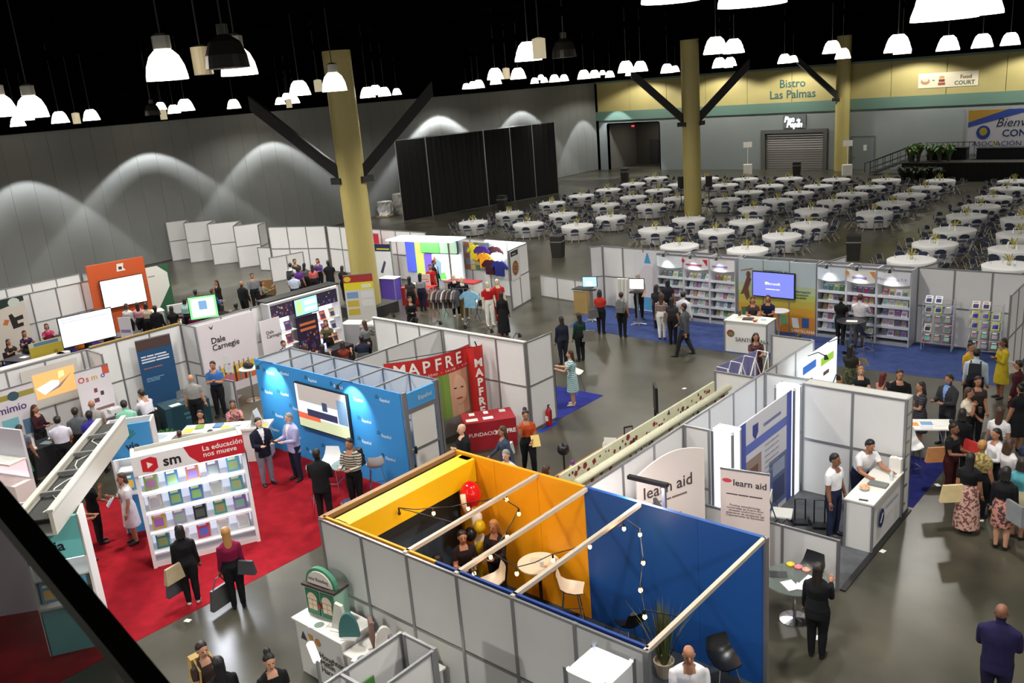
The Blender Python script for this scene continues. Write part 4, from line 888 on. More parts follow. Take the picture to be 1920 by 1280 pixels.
for r in range(4):
    z = .32+r*.43
    box('shelf', t, .07, W_-.07, .0, D_-.04, z-.03, z, WL); s_ = box('light_strip', t, .08, W_-.08, .03, .05, z+.385, z+.395, glowm((240, 246, 255), 3))
    for cc in range(5):
        col = [(120, 150, 70), (70, 110, 150), (150, 90, 60), (110, 100, 120), (90, 160, 190), (206, 200, 190), (60, 130, 170), (70, 120, 190), (200, 210, 210), (90, 170, 180), (206, 170, 60), (160, 150, 180), (34, 30, 44), (60, 150, 130), (150, 110, 180), (50, 130, 140), (222, 222, 222), (206, 60, 66), (224, 224, 224), (224, 226, 226)][(3-r)*5+cc]
        u = .26+.40*cc; x, y = LB.x+math.cos(ang)*u-math.sin(ang)*.2, LB.y+math.sin(ang)*u+math.cos(ang)*.2
        book((x, y, z), ang, .25, .33, col, tuple(int(v*.6+60) for v in (col[1], col[2], col[0])), '%s book on the %s shelf of the lit white bookcase' % (cname(col), ('bottom', 'third', 'second', 'top')[r]), 'books on the lit white bookcase')
        if cc % 2 == 0: book((x+.05*math.cos(ang)-.14*math.sin(ang)*1, y+.05*math.sin(ang)+.14*math.cos(ang), z), ang, .2, .27, (226, 228, 230), (200, 204, 210), 'white book propped behind on the %s shelf of the lit bookcase' % ('bottom', 'third', 'second', 'top')[r], 'white books behind on the lit bookcase')
lightobj('floor_glow_fill', 'AREA', (1.06, -.10, 2.02), 70, (.86, .9, 1), 1.0, rot=(-.9, 0, 0), parent=bpy.data.objects['lit_bookcase'])  # added area light, no fixture: throws the bookcase glow onto the floor
sp = LB+V((math.cos(ang)*(W_+.03), math.sin(ang)*(W_+.03), 0)); t = screen('side_screen', 'dark framed screen fixed to the side of the lit bookcase', (sp.x-math.sin(ang)*.05, sp.y+math.cos(ang)*.05, 1.25), ang+PI/2, .45, .75, (120, 140, 190), .8)

# ---- grey truss header kiosk (via)
A, B_ = P(209, 783, 2.92), P(63, 962, 2.92); A.z = B_.z = 0; d = (B_-A).normalized(); s_ = V((-d.y, d.x, 0)); Lv = (B_-A).length; ar = math.atan2(d.y, d.x)
t = thing('header_beam', 'long white open-topped header beam with loose cables inside', 'beam', A, ar)
for y in (-.24, .24): box('side_board', t, 0, Lv, y-.03, y+.03, 2.5, 2.92, M((196, 192, 180), .6)); box('lip', t, 0, Lv, y-.05, y+.05, 2.9, 2.94, M((206, 202, 190), .5))
box('bottom_board', t, 0, Lv, -.21, .21, 2.78, 2.80, M((44, 46, 44), .7)); box('under_board', t, 0, Lv, -.21, .21, 2.5, 2.53, M((190, 188, 180), .6))
for k in range(1, 5): box('crossbar', t, k*Lv/5-.03, k*Lv/5+.03, -.26, .26, 2.84, 2.9, ALU)
b = MB(); rv = random.Random(2); b.tube([(x*Lv/18, .1*math.sin(x*1.3)+rv.uniform(-.05, .05), 2.81) for x in range(1, 18)], .01, PAPER, 5); tag(b.build('loose_cable', None, A, ar), 'white cable snaking inside the open header beam', 'cable')
def via_kiosk(o, lab, rgb, rz, txt_):
    t = thing('book_kiosk', lab, 'kiosk', o, rz)
    box('upper_panel', t, -.45, .45, -.03, .03, 1.75, 2.5, M(rgb, .5)); box('lower_panel', t, -.45, .45, -.03, .03, 0, .95, M(rgb, .5)); box('side', t, -.47, -.43, -.03, .45, 0, 2.5, WHITE); box('side', t, .43, .47, -.03, .45, 0, 2.5, WHITE); box('back', t, -.43, .43, .40, .44, 0, 2.5, WHITE); box('shelf', t, -.43, .43, -.18, .40, .95, .99, WHITE); box('shelf', t, -.43, .43, 0, .40, 1.40, 1.43, WHITE)
    txt(txt_, t, .02, 1.92, .26, M((18, 30, 40)), 'CENTER', y=-.034, bold=.006)
    b = MB()
    for k in range(7): a = .4+k*.38; b.quad([(-.02, -.036, 2.16), (.14*math.cos(a), -.036, 2.2+.2*math.sin(a)), (.14*math.cos(a+.16), -.036, 2.2+.2*math.sin(a+.16))], M((30, 120, 60)))
    b.build('leaf_mark', t)['kind'] = 'stuff'
    for k, (u, col) in enumerate(((-.24, (80, 150, 200)), (.2, (90, 160, 190)))):
        x, y = o[0]+math.cos(rz)*u-math.sin(rz)*.02, o[1]+math.sin(rz)*u+math.cos(rz)*.02
        book((x, y, .995), rz, .3, .36, col, (230, 190, 90), 'blue illustrated book on the shelf of the %s kiosk' % lab.split()[0], 'picture books on the beam kiosks', -.12)
    box('shelf_light', t, -.4, .4, .02, .06, 1.72, 1.74, glowm((235, 245, 255), 6)); return t
via_kiosk(V((-18.1, 7.72, 0)), 'blue kiosk with a leaf mark under the far end of the header beam', (58, 140, 196), .95, 'via')
via_kiosk(V((-14.85, 4.72, 0)), 'aqua kiosk with a leaf mark under the near end of the header beam', (120, 206, 206), 1.0, 'via')
t = thing('display_case', 'white display case with lit shelf beside the dark railing', 'kiosk', P(30, 985), .3); box('body', t, -.9, .3, 0, .5, 0, 1.0, WHITE); box('back', t, -.9, .3, .44, .5, 1.0, 2.2, M((196, 196, 204), .5)); box('shelf', t, -.9, .3, 0, .44, 1.5, 1.54, WHITE); box('lit_panel', t, -.85, .25, .43, .44, 1.05, 1.48, glowm((255, 214, 220), .7))
t = thing('tall_display_panel', 'white display panel with a blue hexagon behind the open header beam', 'panel', P(20, 975, 1.9)*1.0, .9); t.location.z = 0; box('panel', t, -.7, .7, 0, .05, 0, 2.2, M((200, 198, 206), .5)); b = MB(); b.quad([(.1+.3*math.cos(k*PI/3), -.004, 1.75+.3*math.sin(k*PI/3)) for k in range(6)], M((46, 66, 130))); b.build('hexagon', t)

# ================================================================== booth: yellow and blue lounge
X0, X1, Y0, Y1 = -10.95, -4.90, 7.33, 10.42; YB = (236, 160, 12); BB = (22, 78, 152)
carpet('lounge_carpet', 'dark slate carpet inside the yellow and blue lounge booth', [(X0, Y0), (X1, Y0), (X1, Y1), (X0, Y1)], (52, 58, 66))
panels('lounge_front_wall', 'long white outer partition of the yellow and blue lounge booth', (X0, Y0), (X1, Y0), 6)
t = thing('lounge_front_lining', 'yellow and blue lining inside the lounge front partition', 'wall', (X0, Y0+.05, 0)); box('yellow_board', t, 0, 2.55, 0, .04, .02, 2.46, M(YB, .5)); box('blue_board', t, 2.55, X1-X0, 0, .04, .02, 2.46, M((28, 60, 130), .5))
t = thing('lounge_back_wall', 'lounge back wall painted yellow then blue', 'wall', (X0, Y1, 0)); xm = onY(1102, 1000, Y1).x-X0
for i in range(3): box('yellow_panel', t, i*xm/3+.004, (i+1)*xm/3-.004, -.03, .03, 0, 2.46, M(YB, .5))
for i in range(3): box('blue_panel', t, xm+i*(X1-X0-xm)/3+.002, xm+(i+1)*(X1-X0-xm)/3-.002, -.03, .03, 0, 2.46, M(BB, .5))
t = thing('lounge_end_wall', 'slate blue end wall of the lounge under the wooden beam', 'wall', (X0, Y0, 0))
for i in range(3): box('panel', t, -.02, .02, .03+i*(Y1-Y0-.06)/3, .025+(i+1)*(Y1-Y0-.06)/3, 0, 2.38, M((66, 80, 94), .5))
b = MB(); b.box(X0-.04, X0+.06, Y0, Y1, 2.38, 2.46, M((150, 112, 70), .5)); tag(b.build('wooden_beam'), 'wooden beam topping the slate end wall of the lounge by the red carpet', 'beam')
t = thing('yellow_fascia', 'thick yellow boxed fascia inside the slate end of the lounge', 'fascia', (X0+.18, Y0+.15, 0)); box('fascia_box', t, 0, .36, 0, Y1-Y0-.2, 1.98, 2.42, M((240, 190, 10), .45)); box('end_post', t, .05, .30, Y1-Y0-.32, Y1-Y0-.2, 0, 2.42, M((240, 170, 10), .5)); box('end_post', t, .05, .30, -.05, .02, 0, 2.42, M((240, 170, 10), .5))
for i, x in enumerate((-8.98, -7.95, -6.93, X1)):
    b = MB(); b.box(x-.03, x+.03, Y0, Y1, 2.40, 2.46, M((196, 184, 168), .4, .2)); tag(b.build('cross_beam'), 'pale %s cross beam over the lounge' % ('first', 'second', 'third', 'last')[i], 'beam', 'lounge cross beams')
for y in (Y0, Y1): b = MB(); b.box(X1, X1+.06, y-.03, y+.03, 0, 2.46, ALU); tag(b.build('corner_post'), 'aluminium corner post of the lounge at its %s edge' % ('front' if y == Y0 else 'back'), 'post')
BULB = [(738, 958, 0), (813, 962, 1), (878, 953, 1), (950, 936, 1), (973, 963, 1), (951, 1006, 1), (920, 1044, 1), (889, 1075, 1), (892, 1090, 1), (969, 1075, 1), (1037, 1050, 1), (1106, 1025, 1), (1170, 991, 1), (1200, 1002, 1), (1206, 1055, 1), (1201, 1106, 1), (1209, 1156, 1)]
bp = []
for i, (x, y, on) in enumerate(BULB):
    p = P(x, y, 2.2); p.x = min(max(p.x, X0+.6), X1-.2); p.y = min(max(p.y, Y0+.2), Y1-.15); bp.append(p)
    t = thing('festoon_bulb', 'warm glowing bulb of the lounge string lights' if on else 'unlit bulb of the lounge string lights', 'bulb', p, 0, 'lounge string light bulbs' if on else None)
    b = MB(); b.ball((0, 0, 0), (.028, .028, .036), glowm((255, 176, 86), 22) if on else M((60, 50, 40), .2), 10, 7); b.build('glass', t, smooth=True); b = MB(); b.tube([(0, 0, .03), (0, 0, .10)], .015, DARK, 6); b.build('socket', t)
    if on and i % 2: lightobj('bulb_light', 'POINT', p, 7, (1, .62, .28), .04)
for k, seq in enumerate(((0, 1, 2, 3), (4, 5, 6, 7, 8), (9, 10, 11, 12), (13, 14, 15, 16))):
    pts = []
    for a, c in zip(seq[:-1], seq[1:]):
        for u in (0, .5): q = bp[a].lerp(bp[c], u); pts.append((q.x, q.y, q.z+.10-(.03 if u else 0)))
    q = bp[seq[-1]]; pts.append((q.x, q.y, q.z+.10)); e0 = min((-8.98, -7.95, -6.93, X1), key=lambda v: abs(v-pts[0][0]))
    pts = [(e0, pts[0][1], 2.40)]+pts+[(min((-8.98, -7.95, -6.93, X1), key=lambda v: abs(v-pts[-1][0])), pts[-1][1], 2.40)]
    b = MB(); b.tube(pts, .008, DARK, 4); tag(b.build('light_string'), ('dark cable of the string lights beside the yellow fascia', 'dark cable of the string lights over the lounge guests', 'dark cable of the string lights over the bar table', 'dark cable of the string lights hanging before the blue wall')[k], 'cable')
p = P(1010, 1055, 1.05); round_table('bar_table', 'round cream bar table on a black post before the yellow wall', (p.x, p.y, 0), .36, 1.05, M((226, 214, 190), .4), BLACKM)
paper((p.x-.1, p.y+.05, 1.051), .5, .2, .14, (206, 196, 170), 'small card on the round bar table'); b = MB(); b.lathe([(.03, 0), (.035, .10)], M((210, 214, 210), .1), 10); tag(b.build('table_glass', None, (p.x+.12, p.y-.06, 1.05)), 'clear tumbler on the round bar table', 'glass')
p = P(1070, 1105, .76); shell_stool('bar_stool', 'cream high stool standing before the yellow wall', (p.x, p.y, 0), 2.2, (228, 214, 190)); p = P(925, 1092, .76); shell_stool('bar_stool', 'cream high stool beside the women in the lounge', (p.x, p.y, 0), -.6, (222, 208, 184))
for px, py, rz, lab in ((1365, 1230, 1.0, 'black shell chair by the blue wall beyond the potted grass'), (1190, 1165, -2.0, 'black shell chair in the dark corner of the lounge')):
    p = P(px, py, .45); shell_stool('black_chair', lab, (p.x, min(p.y, Y1-.35), 0), rz, (16, 18, 22), .45, False)
p = P(1260, 1225, .25)
t = thing('potted_grass', 'tall spiky grass in a cream pot before the blue wall', 'plant', (p.x, min(p.y, Y1-.62), 0)); b = MB(); b.lathe([(.10, 0), (.16, .28), (.145, .28), (.13, .22)], M((186, 176, 150), .5), 16); b.build('pot', t); b = MB(); rg = random.Random(8)
for i in range(110):
    a = rg.random()*2*PI; q = abs(rg.gauss(0, .22)); L3 = rg.uniform(.8, 1.2); m_ = M(rg.choice([(92, 100, 52), (70, 84, 40), (120, 116, 66)]), .6)
    p0 = V((math.cos(a)*.05, math.sin(a)*.05, .22)); p2 = p0+V((math.cos(a)*q*L3, math.sin(a)*q*L3, L3*(1-q*.5))); p1 = p0.lerp(p2, .55)+V((0, 0, .12)); w2 = V((-math.sin(a), math.cos(a), 0))*.009
    b.add([p0-w2, p0+w2, p1+w2*.8, p1-w2*.8, p2], [(0, 1, 2, 3), (3, 2, 4)], m_)
b.build('grass_blades', t)['kind'] = 'stuff'
def balloons(p, lab, seed, hh):
    t = thing('balloon_column', lab, 'balloons', p); rg = random.Random(seed); b = MB(); b.tube([(0, 0, 0), (0, 0, hh)], .02, PAPER, 6); b.build('pole', t); b = MB(); b.lathe([(.2, 0), (.2, .03), (.03, .05)], PAPER, 14); b.build('base', t)
    for k in range(10): a = k*1.6; z = .5+k*(hh-.7)/10; b = MB(); b.ball((.12*math.cos(a), .12*math.sin(a), z), (.11, .11, .13), M([(226, 190, 30), (236, 236, 232), (176, 24, 28), (30, 30, 34)][k % 4], .2), 12, 8); b.build('small_balloon', t, smooth=True)
    b = MB(); b.ball((0, 0, hh+.2), (.19, .19, .25), M((206, 22, 28), .15), 18, 12); b.build('big_balloon', t, smooth=True); b = MB(); b.tube([(.0, -.15, hh-.1), (.06, -.24, hh+.1), (.03, -.22, hh+.3)], [.03, .045, .05], M((236, 200, 170), .3), 8); b.build('long_balloon', t, smooth=True); return t
p = P(846, 935, 2.0); balloons((p.x+.1, p.y+.38, 0), 'balloon column topped by a big red balloon near the yellow fascia', 1, 1.75); p = P(690, 1010, 1.5); balloons((-10.55, 7.9, 0), 'balloon column half hidden behind the lounge front wall', 2, 1.3)
# ================================================================== right-hand row: divider, learning booth, university booth
DX = -8.0
panels('row_divider', 'long white divider partition running behind the right-hand booths', (DX, 10.48), (DX, 19.62), 9)
# fabric-lined trough of the booth behind the divider
t = thing('fabric_trough', 'long trough lined with cream fabric printed in red and black', 'display', (-8.62, 10.55, 0), PI/2); fm = M((196, 196, 172), .8, noise=.06); L = 5.35
box('left_board', t, 0, L, -.02, .02, 2.05, 2.46, fm); box('bottom_sheet', t, 0, L, -.30, -.02, 2.05, 2.08, fm)
b = MB(); b.tube([(0, -.36, 2.40), (L, -.36, 2.40)], .07, fm, 10); b.build('padded_roll', t, smooth=True); box('right_board', t, 0, L, -.34, -.30, 2.05, 2.40, fm)
b = MB(); rf = random.Random(9)
for i in range(56):
    x = .15+i*(L-.3)/56; z = rf.uniform(2.14, 2.4); s2 = rf.uniform(.03, .07); c_ = M(rf.choice([(120, 28, 30), (120, 28, 30), (50, 52, 56)]), .8)
    n3 = rf.choice((3, 4, 5)); b.quad([(x+s2*math.cos(k*2*PI/n3+i), -.024, z+s2*math.sin(k*2*PI/n3+i)) for k in range(n3)], c_); b.quad([(x+.03+s2*math.cos(k*2*PI/n3+i), -.345, z-.05+s2*math.sin(k*2*PI/n3+i)) for k in range(n3)], c_)
b.build('printed_motifs', t)['kind'] = 'stuff'
for k in range(7): b = MB(); b.box(-.02, .02, -.02, .02, 0, 2.05, ALU); b.build('leg', t, (k*L/6 if 0 < k < 6 else (.03 if k == 0 else L-.03), -.16, 0))
for i, (u, c_, lab) in enumerate(((2.1, (60, 60, 66), 'dark cloth bundle lying in the fabric trough'), (2.35, (220, 180, 50), 'yellow toy lying in the fabric trough'), (3.1, (222, 222, 216), 'white box lying in the fabric trough'))):
    tb_ = thing('trough_item', lab, ('cloth', 'toy', 'box')[i], (-8.46, 10.55+u, 2.08)); b = MB(); b.ball((0, 0, .07), (.09, .13, .07), M(c_, .7), 10, 6) if i < 2 else b.box(-.1, .1, -.2, .2, 0, .13, M(c_)); b.build('body', tb_)
# wooden table of that booth
t = thing('wooden_table', 'long wooden table with boxes beside the fabric trough', 'table', (-11.0, 13.3, 0), PI/2); box('tabletop', t, 0, 2.6, -.55, 0, .72, .76, M((156, 112, 66), .5, noise=.1, scale=4))
for x in (.06, 2.54):
    for y in (-.5, -.05): box('leg', t, x-.03, x+.03, y-.03, y+.03, 0, .72, M((110, 78, 46), .5))
p = P(1112, 835, .85); t = thing('white_holder', 'white open cardboard holder on the wooden table', 'box', (-10.75, 15.0, .76), .4); box('front', t, -.14, .14, -.1, -.09, 0, .14, PAPER); box('back', t, -.14, .14, .09, .1, 0, .26, PAPER); box('side', t, -.14, -.13, -.1, .1, 0, .18, PAPER); box('side', t, .13, .14, -.1, .1, 0, .18, PAPER)
t = board('tablet_sign', 'small upright tablet frame at the end of the wooden table', 'sign', (-10.75, 15.6, .76), 1.0, .22, .34, (40, 40, 42), rects=[(.1, .1, .9, .9, (150, 150, 146))]); paper((-10.72, 14.1, .762), .3, .3, .22, (226, 226, 222), 'white sheet on the wooden table'); paper((-10.7, 15.25, .762), .5, .2, .15, (96, 98, 100), 'grey device on the wooden table', 'card_reader', None, .03)
for i, (dx, dy, c_) in enumerate(((-10.7, 13.5, (170, 190, 60)), (-10.85, 13.75, (120, 60, 130)), (-10.65, 13.75, (190, 170, 90)))):
    tt = thing('toy', '%s toy in a heap at the end of the wooden table' % ('lime', 'purple', 'tan')[i], 'toy', (dx, dy, .76)); b = MB(); b.ball((0, 0, .07), (.08, .08, .08), M(c_, .6), 10, 7); b.ball((0, 0, .17), .05, M(c_, .6), 8, 6); b.build('body', tt, smooth=True)
p = P(878/4+840, 640+835/4, 1.0); t = thing('dark_helmet', 'round dark ball-shaped object on a stand by the wooden table', 'helmet', (-11.2, 13.9, 0)); b = MB(); b.ball((0, 0, 1.1), .14, M((24, 24, 28), .25), 14, 9); b.build('ball', t, smooth=True); b = MB(); b.tube([(0, 0, 0), (0, 0, 1.0)], .02, DARK, 6); b.build('stand', t)
t = screen('tall_thin_screen', 'thin upright screen standing at the trough end on the aisle', P(1236, 806), math.atan2(P(1236, 806).y, P(1236, 806).x)+.12, .45, .62, (90, 92, 96), .3, z0=.5, stand=.2)
# learning booth
t = thing('curved_banner', 'tall pale banner with curved top and thin grey lettering', 'banner', (-7.75, 11.55, 0), PI/2-.35); n = 14; b = MB()
pf = [(0, 0), (1.5, 0)]+[(1.5-1.5*i/n, 2.25+.28*math.sin(PI*(.9-.8*i/n))-.12*i/n) for i in range(n+1)]; b.prism(pf, 0, .03, M((226, 214, 208), .6)); b.build('fabric', t); txt('learn aid', t, .12, 1.75, .32, M((70, 60, 60)), y=-.006, bold=.002); txt('~Medición Pruebas Escolares', t, .14, 1.6, .075, M((120, 100, 96))); txt('787.764.2665\nlearnaidpr.com', t, .3, 1.2, .12, M((160, 50, 60))); b = MB(); b.quad([(.1+.14*math.cos(k*PI/6), -.006, 1.05+.1*math.sin(k*PI/6)) for k in range(12)], M((206, 60, 70))); b.build('print', t)
rollup('learn_banner', 'pink-white roll-up banner with a red dome mark beside the low divider', V((-6.86, 12.84, 0)), .2, .86, 2.0, (222, 208, 202), texts=[('learn aid', .26, .86, .17, (60, 52, 52)), ('~Medición Pruebas Escolares', .5, .77, .05, (70, 60, 60), 'CENTER'), ('Pruebas estandarizadas\nconstruidas en Puerto Rico\nalineadas conforme a los\nestándares de excelencia del\nDepartamento de Educación', .5, .66, .058, (120, 106, 104), 'CENTER'), ('~Inventarios de Verbal\nLectura en Práctica', .5, .36, .05, (80, 70, 70), 'CENTER')], polys=[(ell(.14, .90, .10, .02), (206, 70, 80))])
for (px, py, dx, lab) in ((1215, 900, .9, 'black bar lamp on a thin arm above the learning booth'),):
    a, c_ = P(1178, 893, 2.7), P(1252, 910, 2.7); t = thing('bar_lamp', lab, 'lamp', a, math.atan2(c_.y-a.y, c_.x-a.x)); L3 = (c_-a).length; box('lamp_bar', t, 0, L3, -.04, .04, -.03, .03, DARK); box('post', t, L3-.1, L3-.04, -.03, .03, -2.7, 0, ALU); lightobj('bar_light', 'AREA', (L3/2, 0, -.05), 30, (1, .86, .76), .6, parent=t)
a = P(1248, 945, 2.1); t = thing('framed_monitor', 'dark framed monitor seen edge-on by the curved banner', 'screen', (-7.05, 11.15, 0), 2.4); box('panel', t, -.3, .3, -.03, .03, 1.5, 2.05, DARK); box('pole', t, -.03, .03, -.03, .03, 0, 1.5, ALU)
t = thing('tan_jacket', 'tan jacket and black bag hung on a stand between the two banners', 'jacket', P(1338, 1000), .3); b = MB(); b.tube([(0, 0, 0), (0, 0, 1.4)], .02, DARK, 6); b.build('stand', t); b = MB(); b.lathe([(.10, .75), (.2, 1.0), (.19, 1.25), (.06, 1.42)], M((176, 128, 74), .7), 12); b.build('jacket', t); b = MB(); b.ball((.05, -.08, .75), (.17, .12, .25), M((24, 20, 20), .5), 10, 7); b.build('bag', t)
panels('low_divider', 'low white divider between the learning booth and the counter', (DX+.05, 13.42), (-4.97, 13.42), 3, h=.98, split=None)
p = P(1490, 1085, .75); round_table('round_glass_table', 'round glass table strewn with leaflets by the blue lounge wall', (p.x, p.y, 0), .5, .75, M((110, 120, 116), .1, alpha=.65))
for i, (dx, dy, c_, lab) in enumerate(((-.27, -.02, (40, 42, 46), 'dark tablet on the round glass table'), (.22, .08, (230, 228, 224), 'white leaflet stack on the far side of the round glass table'), (.02, -.22, (228, 224, 226), 'white leaflet strip at the rim of the round glass table'), (.24, -.14, (224, 216, 220), 'pale leaflet on the round glass table'))): paper((p.x+dx, p.y+dy, .751+.006*(i == 3)), .5+i, .28, .2, c_, lab)
for i, c_ in enumerate(((220, 186, 40), (216, 120, 130), (206, 150, 130))): tt = thing('candy_pile', '%s candy heap on the round glass table' % ('yellow', 'pink', 'peach')[i], 'candy', (p.x-.22+.14*i, p.y+.34-.01*i, .75)); b = MB(); b.lathe([(.06, 0), (.07, .04), (.02, .07)], M(c_, .5), 9); b.build('heap', tt)
shell_stool('black_chair', 'black chair behind the round glass table by the low divider', (p.x-.05, p.y+.72, 0), -.1, (30, 32, 34), .46, False); shell_stool('black_chair', 'brown-black chair in front of the round glass table', (p.x-.45, p.y-.65, 0), 2.4, (44, 38, 34), .46, False)
# university booth
carpet('grey_carpet', 'grey carpet of the lit poster booth with black edging', [(DX, 13.5), (-4.9, 13.5), (-4.9, 16.9), (DX, 16.9)], (88, 90, 94)); b = MB(); b.box(-4.94, -4.84, 13.45, 16.95, 0, .03, DARK); tag(b.build('carpet_edging'), 'black edging strip along the grey carpet', 'edging')
t = board('big_poster', 'large blue-bordered poster with photographs between two light columns', 'poster', (-7.06, 13.95, 0), PI/2, 2.32, 2.42, (206, 206, 214), rects=[(0, 0, .12, 1, (70, 84, 170)), (.90, 0, 1, 1, (70, 84, 170)), (.12, .72, .9, .80, (92, 108, 186)), (.12, .33, .40, .66, (150, 128, 120)), (.55, .05, .9, .50, (90, 104, 140)), (.12, .24, .62, .31, (84, 98, 180)), (.18, .36, .34, .58, (110, 78, 66)), (.62, .1, .86, .3, (60, 70, 110)), (.62, .34, .86, .46, (150, 160, 186))], texts=[('~Universidad', .44, .86, .14, (110, 116, 160))]+[('~ciencias educación artes', .46, .68-.05*k, .055, (150, 150, 166)) for k in range(6)], polys=[([(.24, .93), (.34, .93), (.34, .85), (.29, .80), (.24, .85)], (50, 66, 140))])
for y, lab in ((13.62, 'glowing white light column at the learning booth end of the poster'), (16.30, 'glowing white light column at the far end of the poster')):
    t = thing('light_column', lab, 'lamp', (-7.42, y, 0)); box('diffuser', t, 0, .40, 0, .30, .03, 2.40, glowm((232, 242, 255), 1.0))
    for x in (0, .4):
        for yy in (0, .3): box('frame_post', t, x-.02, x+.02, yy-.02, yy+.02, 0, 2.44, ALU)
    box('top_cap', t, -.02, .42, -.02, .32, 2.40, 2.43, glowm((236, 244, 255), .8))
panels('closet_wall', 'short white partition beside the light column on the learning booth edge', (DX+.05, 13.55), (-7.45, 13.55), 1)
panels('booth_end_wall', 'tall white two-bay wall behind the counter with papers', (-6.98, 16.68), (-4.95, 16.68), 2, cap=False); panels('booth_end_wall', 'outer skin of the white wall facing the crowd', (-6.98, 17.0), (-4.95, 17.0), 2)
b = MB(); b.box(-6.98, -4.95, 16.70, 16.98, 2.40, 2.44, M((196, 196, 192), .5)); tag(b.build('wall_top_board'), 'white top board bridging the double wall behind the counter', 'board')
board('end_panel', 'narrow white end panel printed with coloured words facing the aisle', 'panel', (-4.93, 16.66, 0), PI/2, .36, 2.44, (206, 208, 206), texts=[('~talleres', .1, .86, .07, (110, 110, 110)), ('~cursos', .1, .74, .07, (120, 120, 120)), ('~STEM', .1, .62, .1, (120, 160, 50)), ('~diseño', .1, .5, .08, (80, 110, 150)), ('~ADN', .1, .38, .1, (70, 120, 160)), ('~lab', .1, .24, .12, (50, 60, 130)), ('~S', .2, .08, .12, (40, 44, 90))])
for x, lab in ((-6.5, 'black clamp lamp on the outer edge of the double wall near the poster'), (-5.5, 'black clamp lamp on the outer edge of the double wall near the aisle')): clamp_lamp((x, 17.02, 2.44), PI, lab, 0, .25)
t = counter('info_counter', 'white framed counter with a round blue logo at the carpet edge', (-4.92, 14.92, 0), PI/2, 1.62, .5, 1.0); b = MB(); b.add([(.42+.15*math.cos(k*PI/10), -.024, .55+.19*math.sin(k*PI/10)) for k in range(20)], [tuple(range(20))], M((20, 44, 96), .4)); b.quad([(.34, -.027, .48), (.40, -.027, .46), (.52, -.027, .62), (.46, -.027, .64)], PAPER); b.build('round_logo', t)['kind'] = 'stuff'; txt('~Universidad', t, .68, .62, .12, M((160, 166, 180)), y=-.024)
CTX = -5.17
paper((CTX+.05, 15.24, 1.0), .6, .3, .22, (228, 230, 234), 'white folder on the round-logo counter'); paper((CTX+.05, 15.0, 1.0), .2, .16, .05, (30, 30, 32), 'black phone on the round-logo counter', 'phone', None, .01); paper((CTX+.06, 15.74, 1.0), .0, .34, .2, (120, 124, 122), 'grey folded cloth on the round-logo counter', 'cloth', None, .04)
t = thing('candy_bowl', 'bowl of pink and yellow sweets on the round-logo counter', 'bowl', (CTX-.08, 15.42, 1.0)); b = MB(); b.lathe([(.05, 0), (.10, .06)], M((206, 196, 180), .2), 12); b.build('bowl', t); b = MB(); b.ball((0, 0, .06), (.09, .09, .05), M((224, 160, 120), .5, noise=.5, scale=40), 10, 6); b.build('sweets', t)
t = thing('paper_bag', 'small white paper bag at the far end of the round-logo counter', 'bag', (CTX+.14, 16.47, 1.0), .0); box('bag', t, -.11, .11, -.06, .06, 0, .30, PAPER); b = MB(); b.tube([(-.05, -.062, .29), (-.04, -.062, .36), (.04, -.062, .36), (.05, -.062, .29)], .006, PAPER, 4); b.build('handle', t)
b = MB(); b.lathe([(.033, 0), (.033, .15), (.014, .20), (.014, .23)], M((214, 224, 228), .1), 10); tag(b.build('water_bottle', None, (CTX+.2, 16.05, 1.0)), 'clear bottle beside the paper bag on the counter', 'bottle')
fold_chair_white(P(1466, 1000), 1.9, 'white folding chair on the grey carpet by the poster foot')
for px, py, lab, h_ in ((1500, 978, 'black folded hand cart on the grey carpet', .5), (1536, 985, 'silver handled cart beside the man in white shirt', .55)):
    t = thing('hand_cart', lab, 'cart', P(px, py), .5); b = MB(); b.tube([(-.1, 0, .05), (-.1, 0, h_), (.1, 0, h_), (.1, 0, .05)], .015, DARK, 6); b.build('handle', t); box('platform', t, -.14, .14, -.2, .02, .04, .07, DARK)
    for s2 in (-1, 1): b = MB(); b.tube([(s2*.15, 0, .06), (s2*.18, 0, .06)], .06, DARK, 10); b.build('wheel', t)
# booths further along the divider
panels('cross_wall', 'white cross partition on the aisle side of the divider by the trough end', (-8.95, 16.6), (DX-.05, 16.6), 1); panels('cross_wall', 'white cross partition at the far end of the divider', (-9.05, 19.66), (DX-.05, 19.66), 1)
panels('cross_wall', 'white partition closing the booth beyond the double wall', (DX+.05, 16.98), (-7.03, 16.98), 1)
t = thing('popup_display', 'open folding display frame with purple fabric on the aisle side', 'display', (-9.1, 17.45, 0), 1.4); 
for i in range(3):
    for z0, z1 in ((0, 1.1), (1.1, 2.2)):
        b = MB(); b.tube([(i*.52, 0, z0), ((i+1)*.52, 0, z1)], .012, PAPER, 5); b.tube([(i*.52, 0, z1), ((i+1)*.52, 0, z0)], .012, PAPER, 5); b.tube([(i*.52, .3, z0), ((i+1)*.52, .3, z1)], .012, PAPER, 5); b.build('lattice', t)
    box('fabric_panel', t, i*.52+.01, (i+1)*.52-.01, .30, .32, .05, 2.2, M((112, 112, 158), .7))
for i in range(4): b = MB(); b.tube([(i*.52, 0, 0), (i*.52, 0, 2.2), (i*.52, .3, 2.2)], .012, PAPER, 5); b.build('frame_rod', t)
t = board('backlit_sign', 'bright backlit sign board with coloured strokes facing the crowd', 'sign', (-7.72, 18.2, 0), PI/2, 2.2, 2.35, (238, 244, 246), rects=[(.08, .84, .42, .92, (60, 110, 190)), (.55, .80, .9, .88, (150, 196, 60)), (.62, .68, .78, .72, (90, 70, 60)), (.2, .25, .7, .38, (170, 200, 90))], emit=.7, texts=[('~MUNDO', .1, .72, .2, (60, 100, 180))])
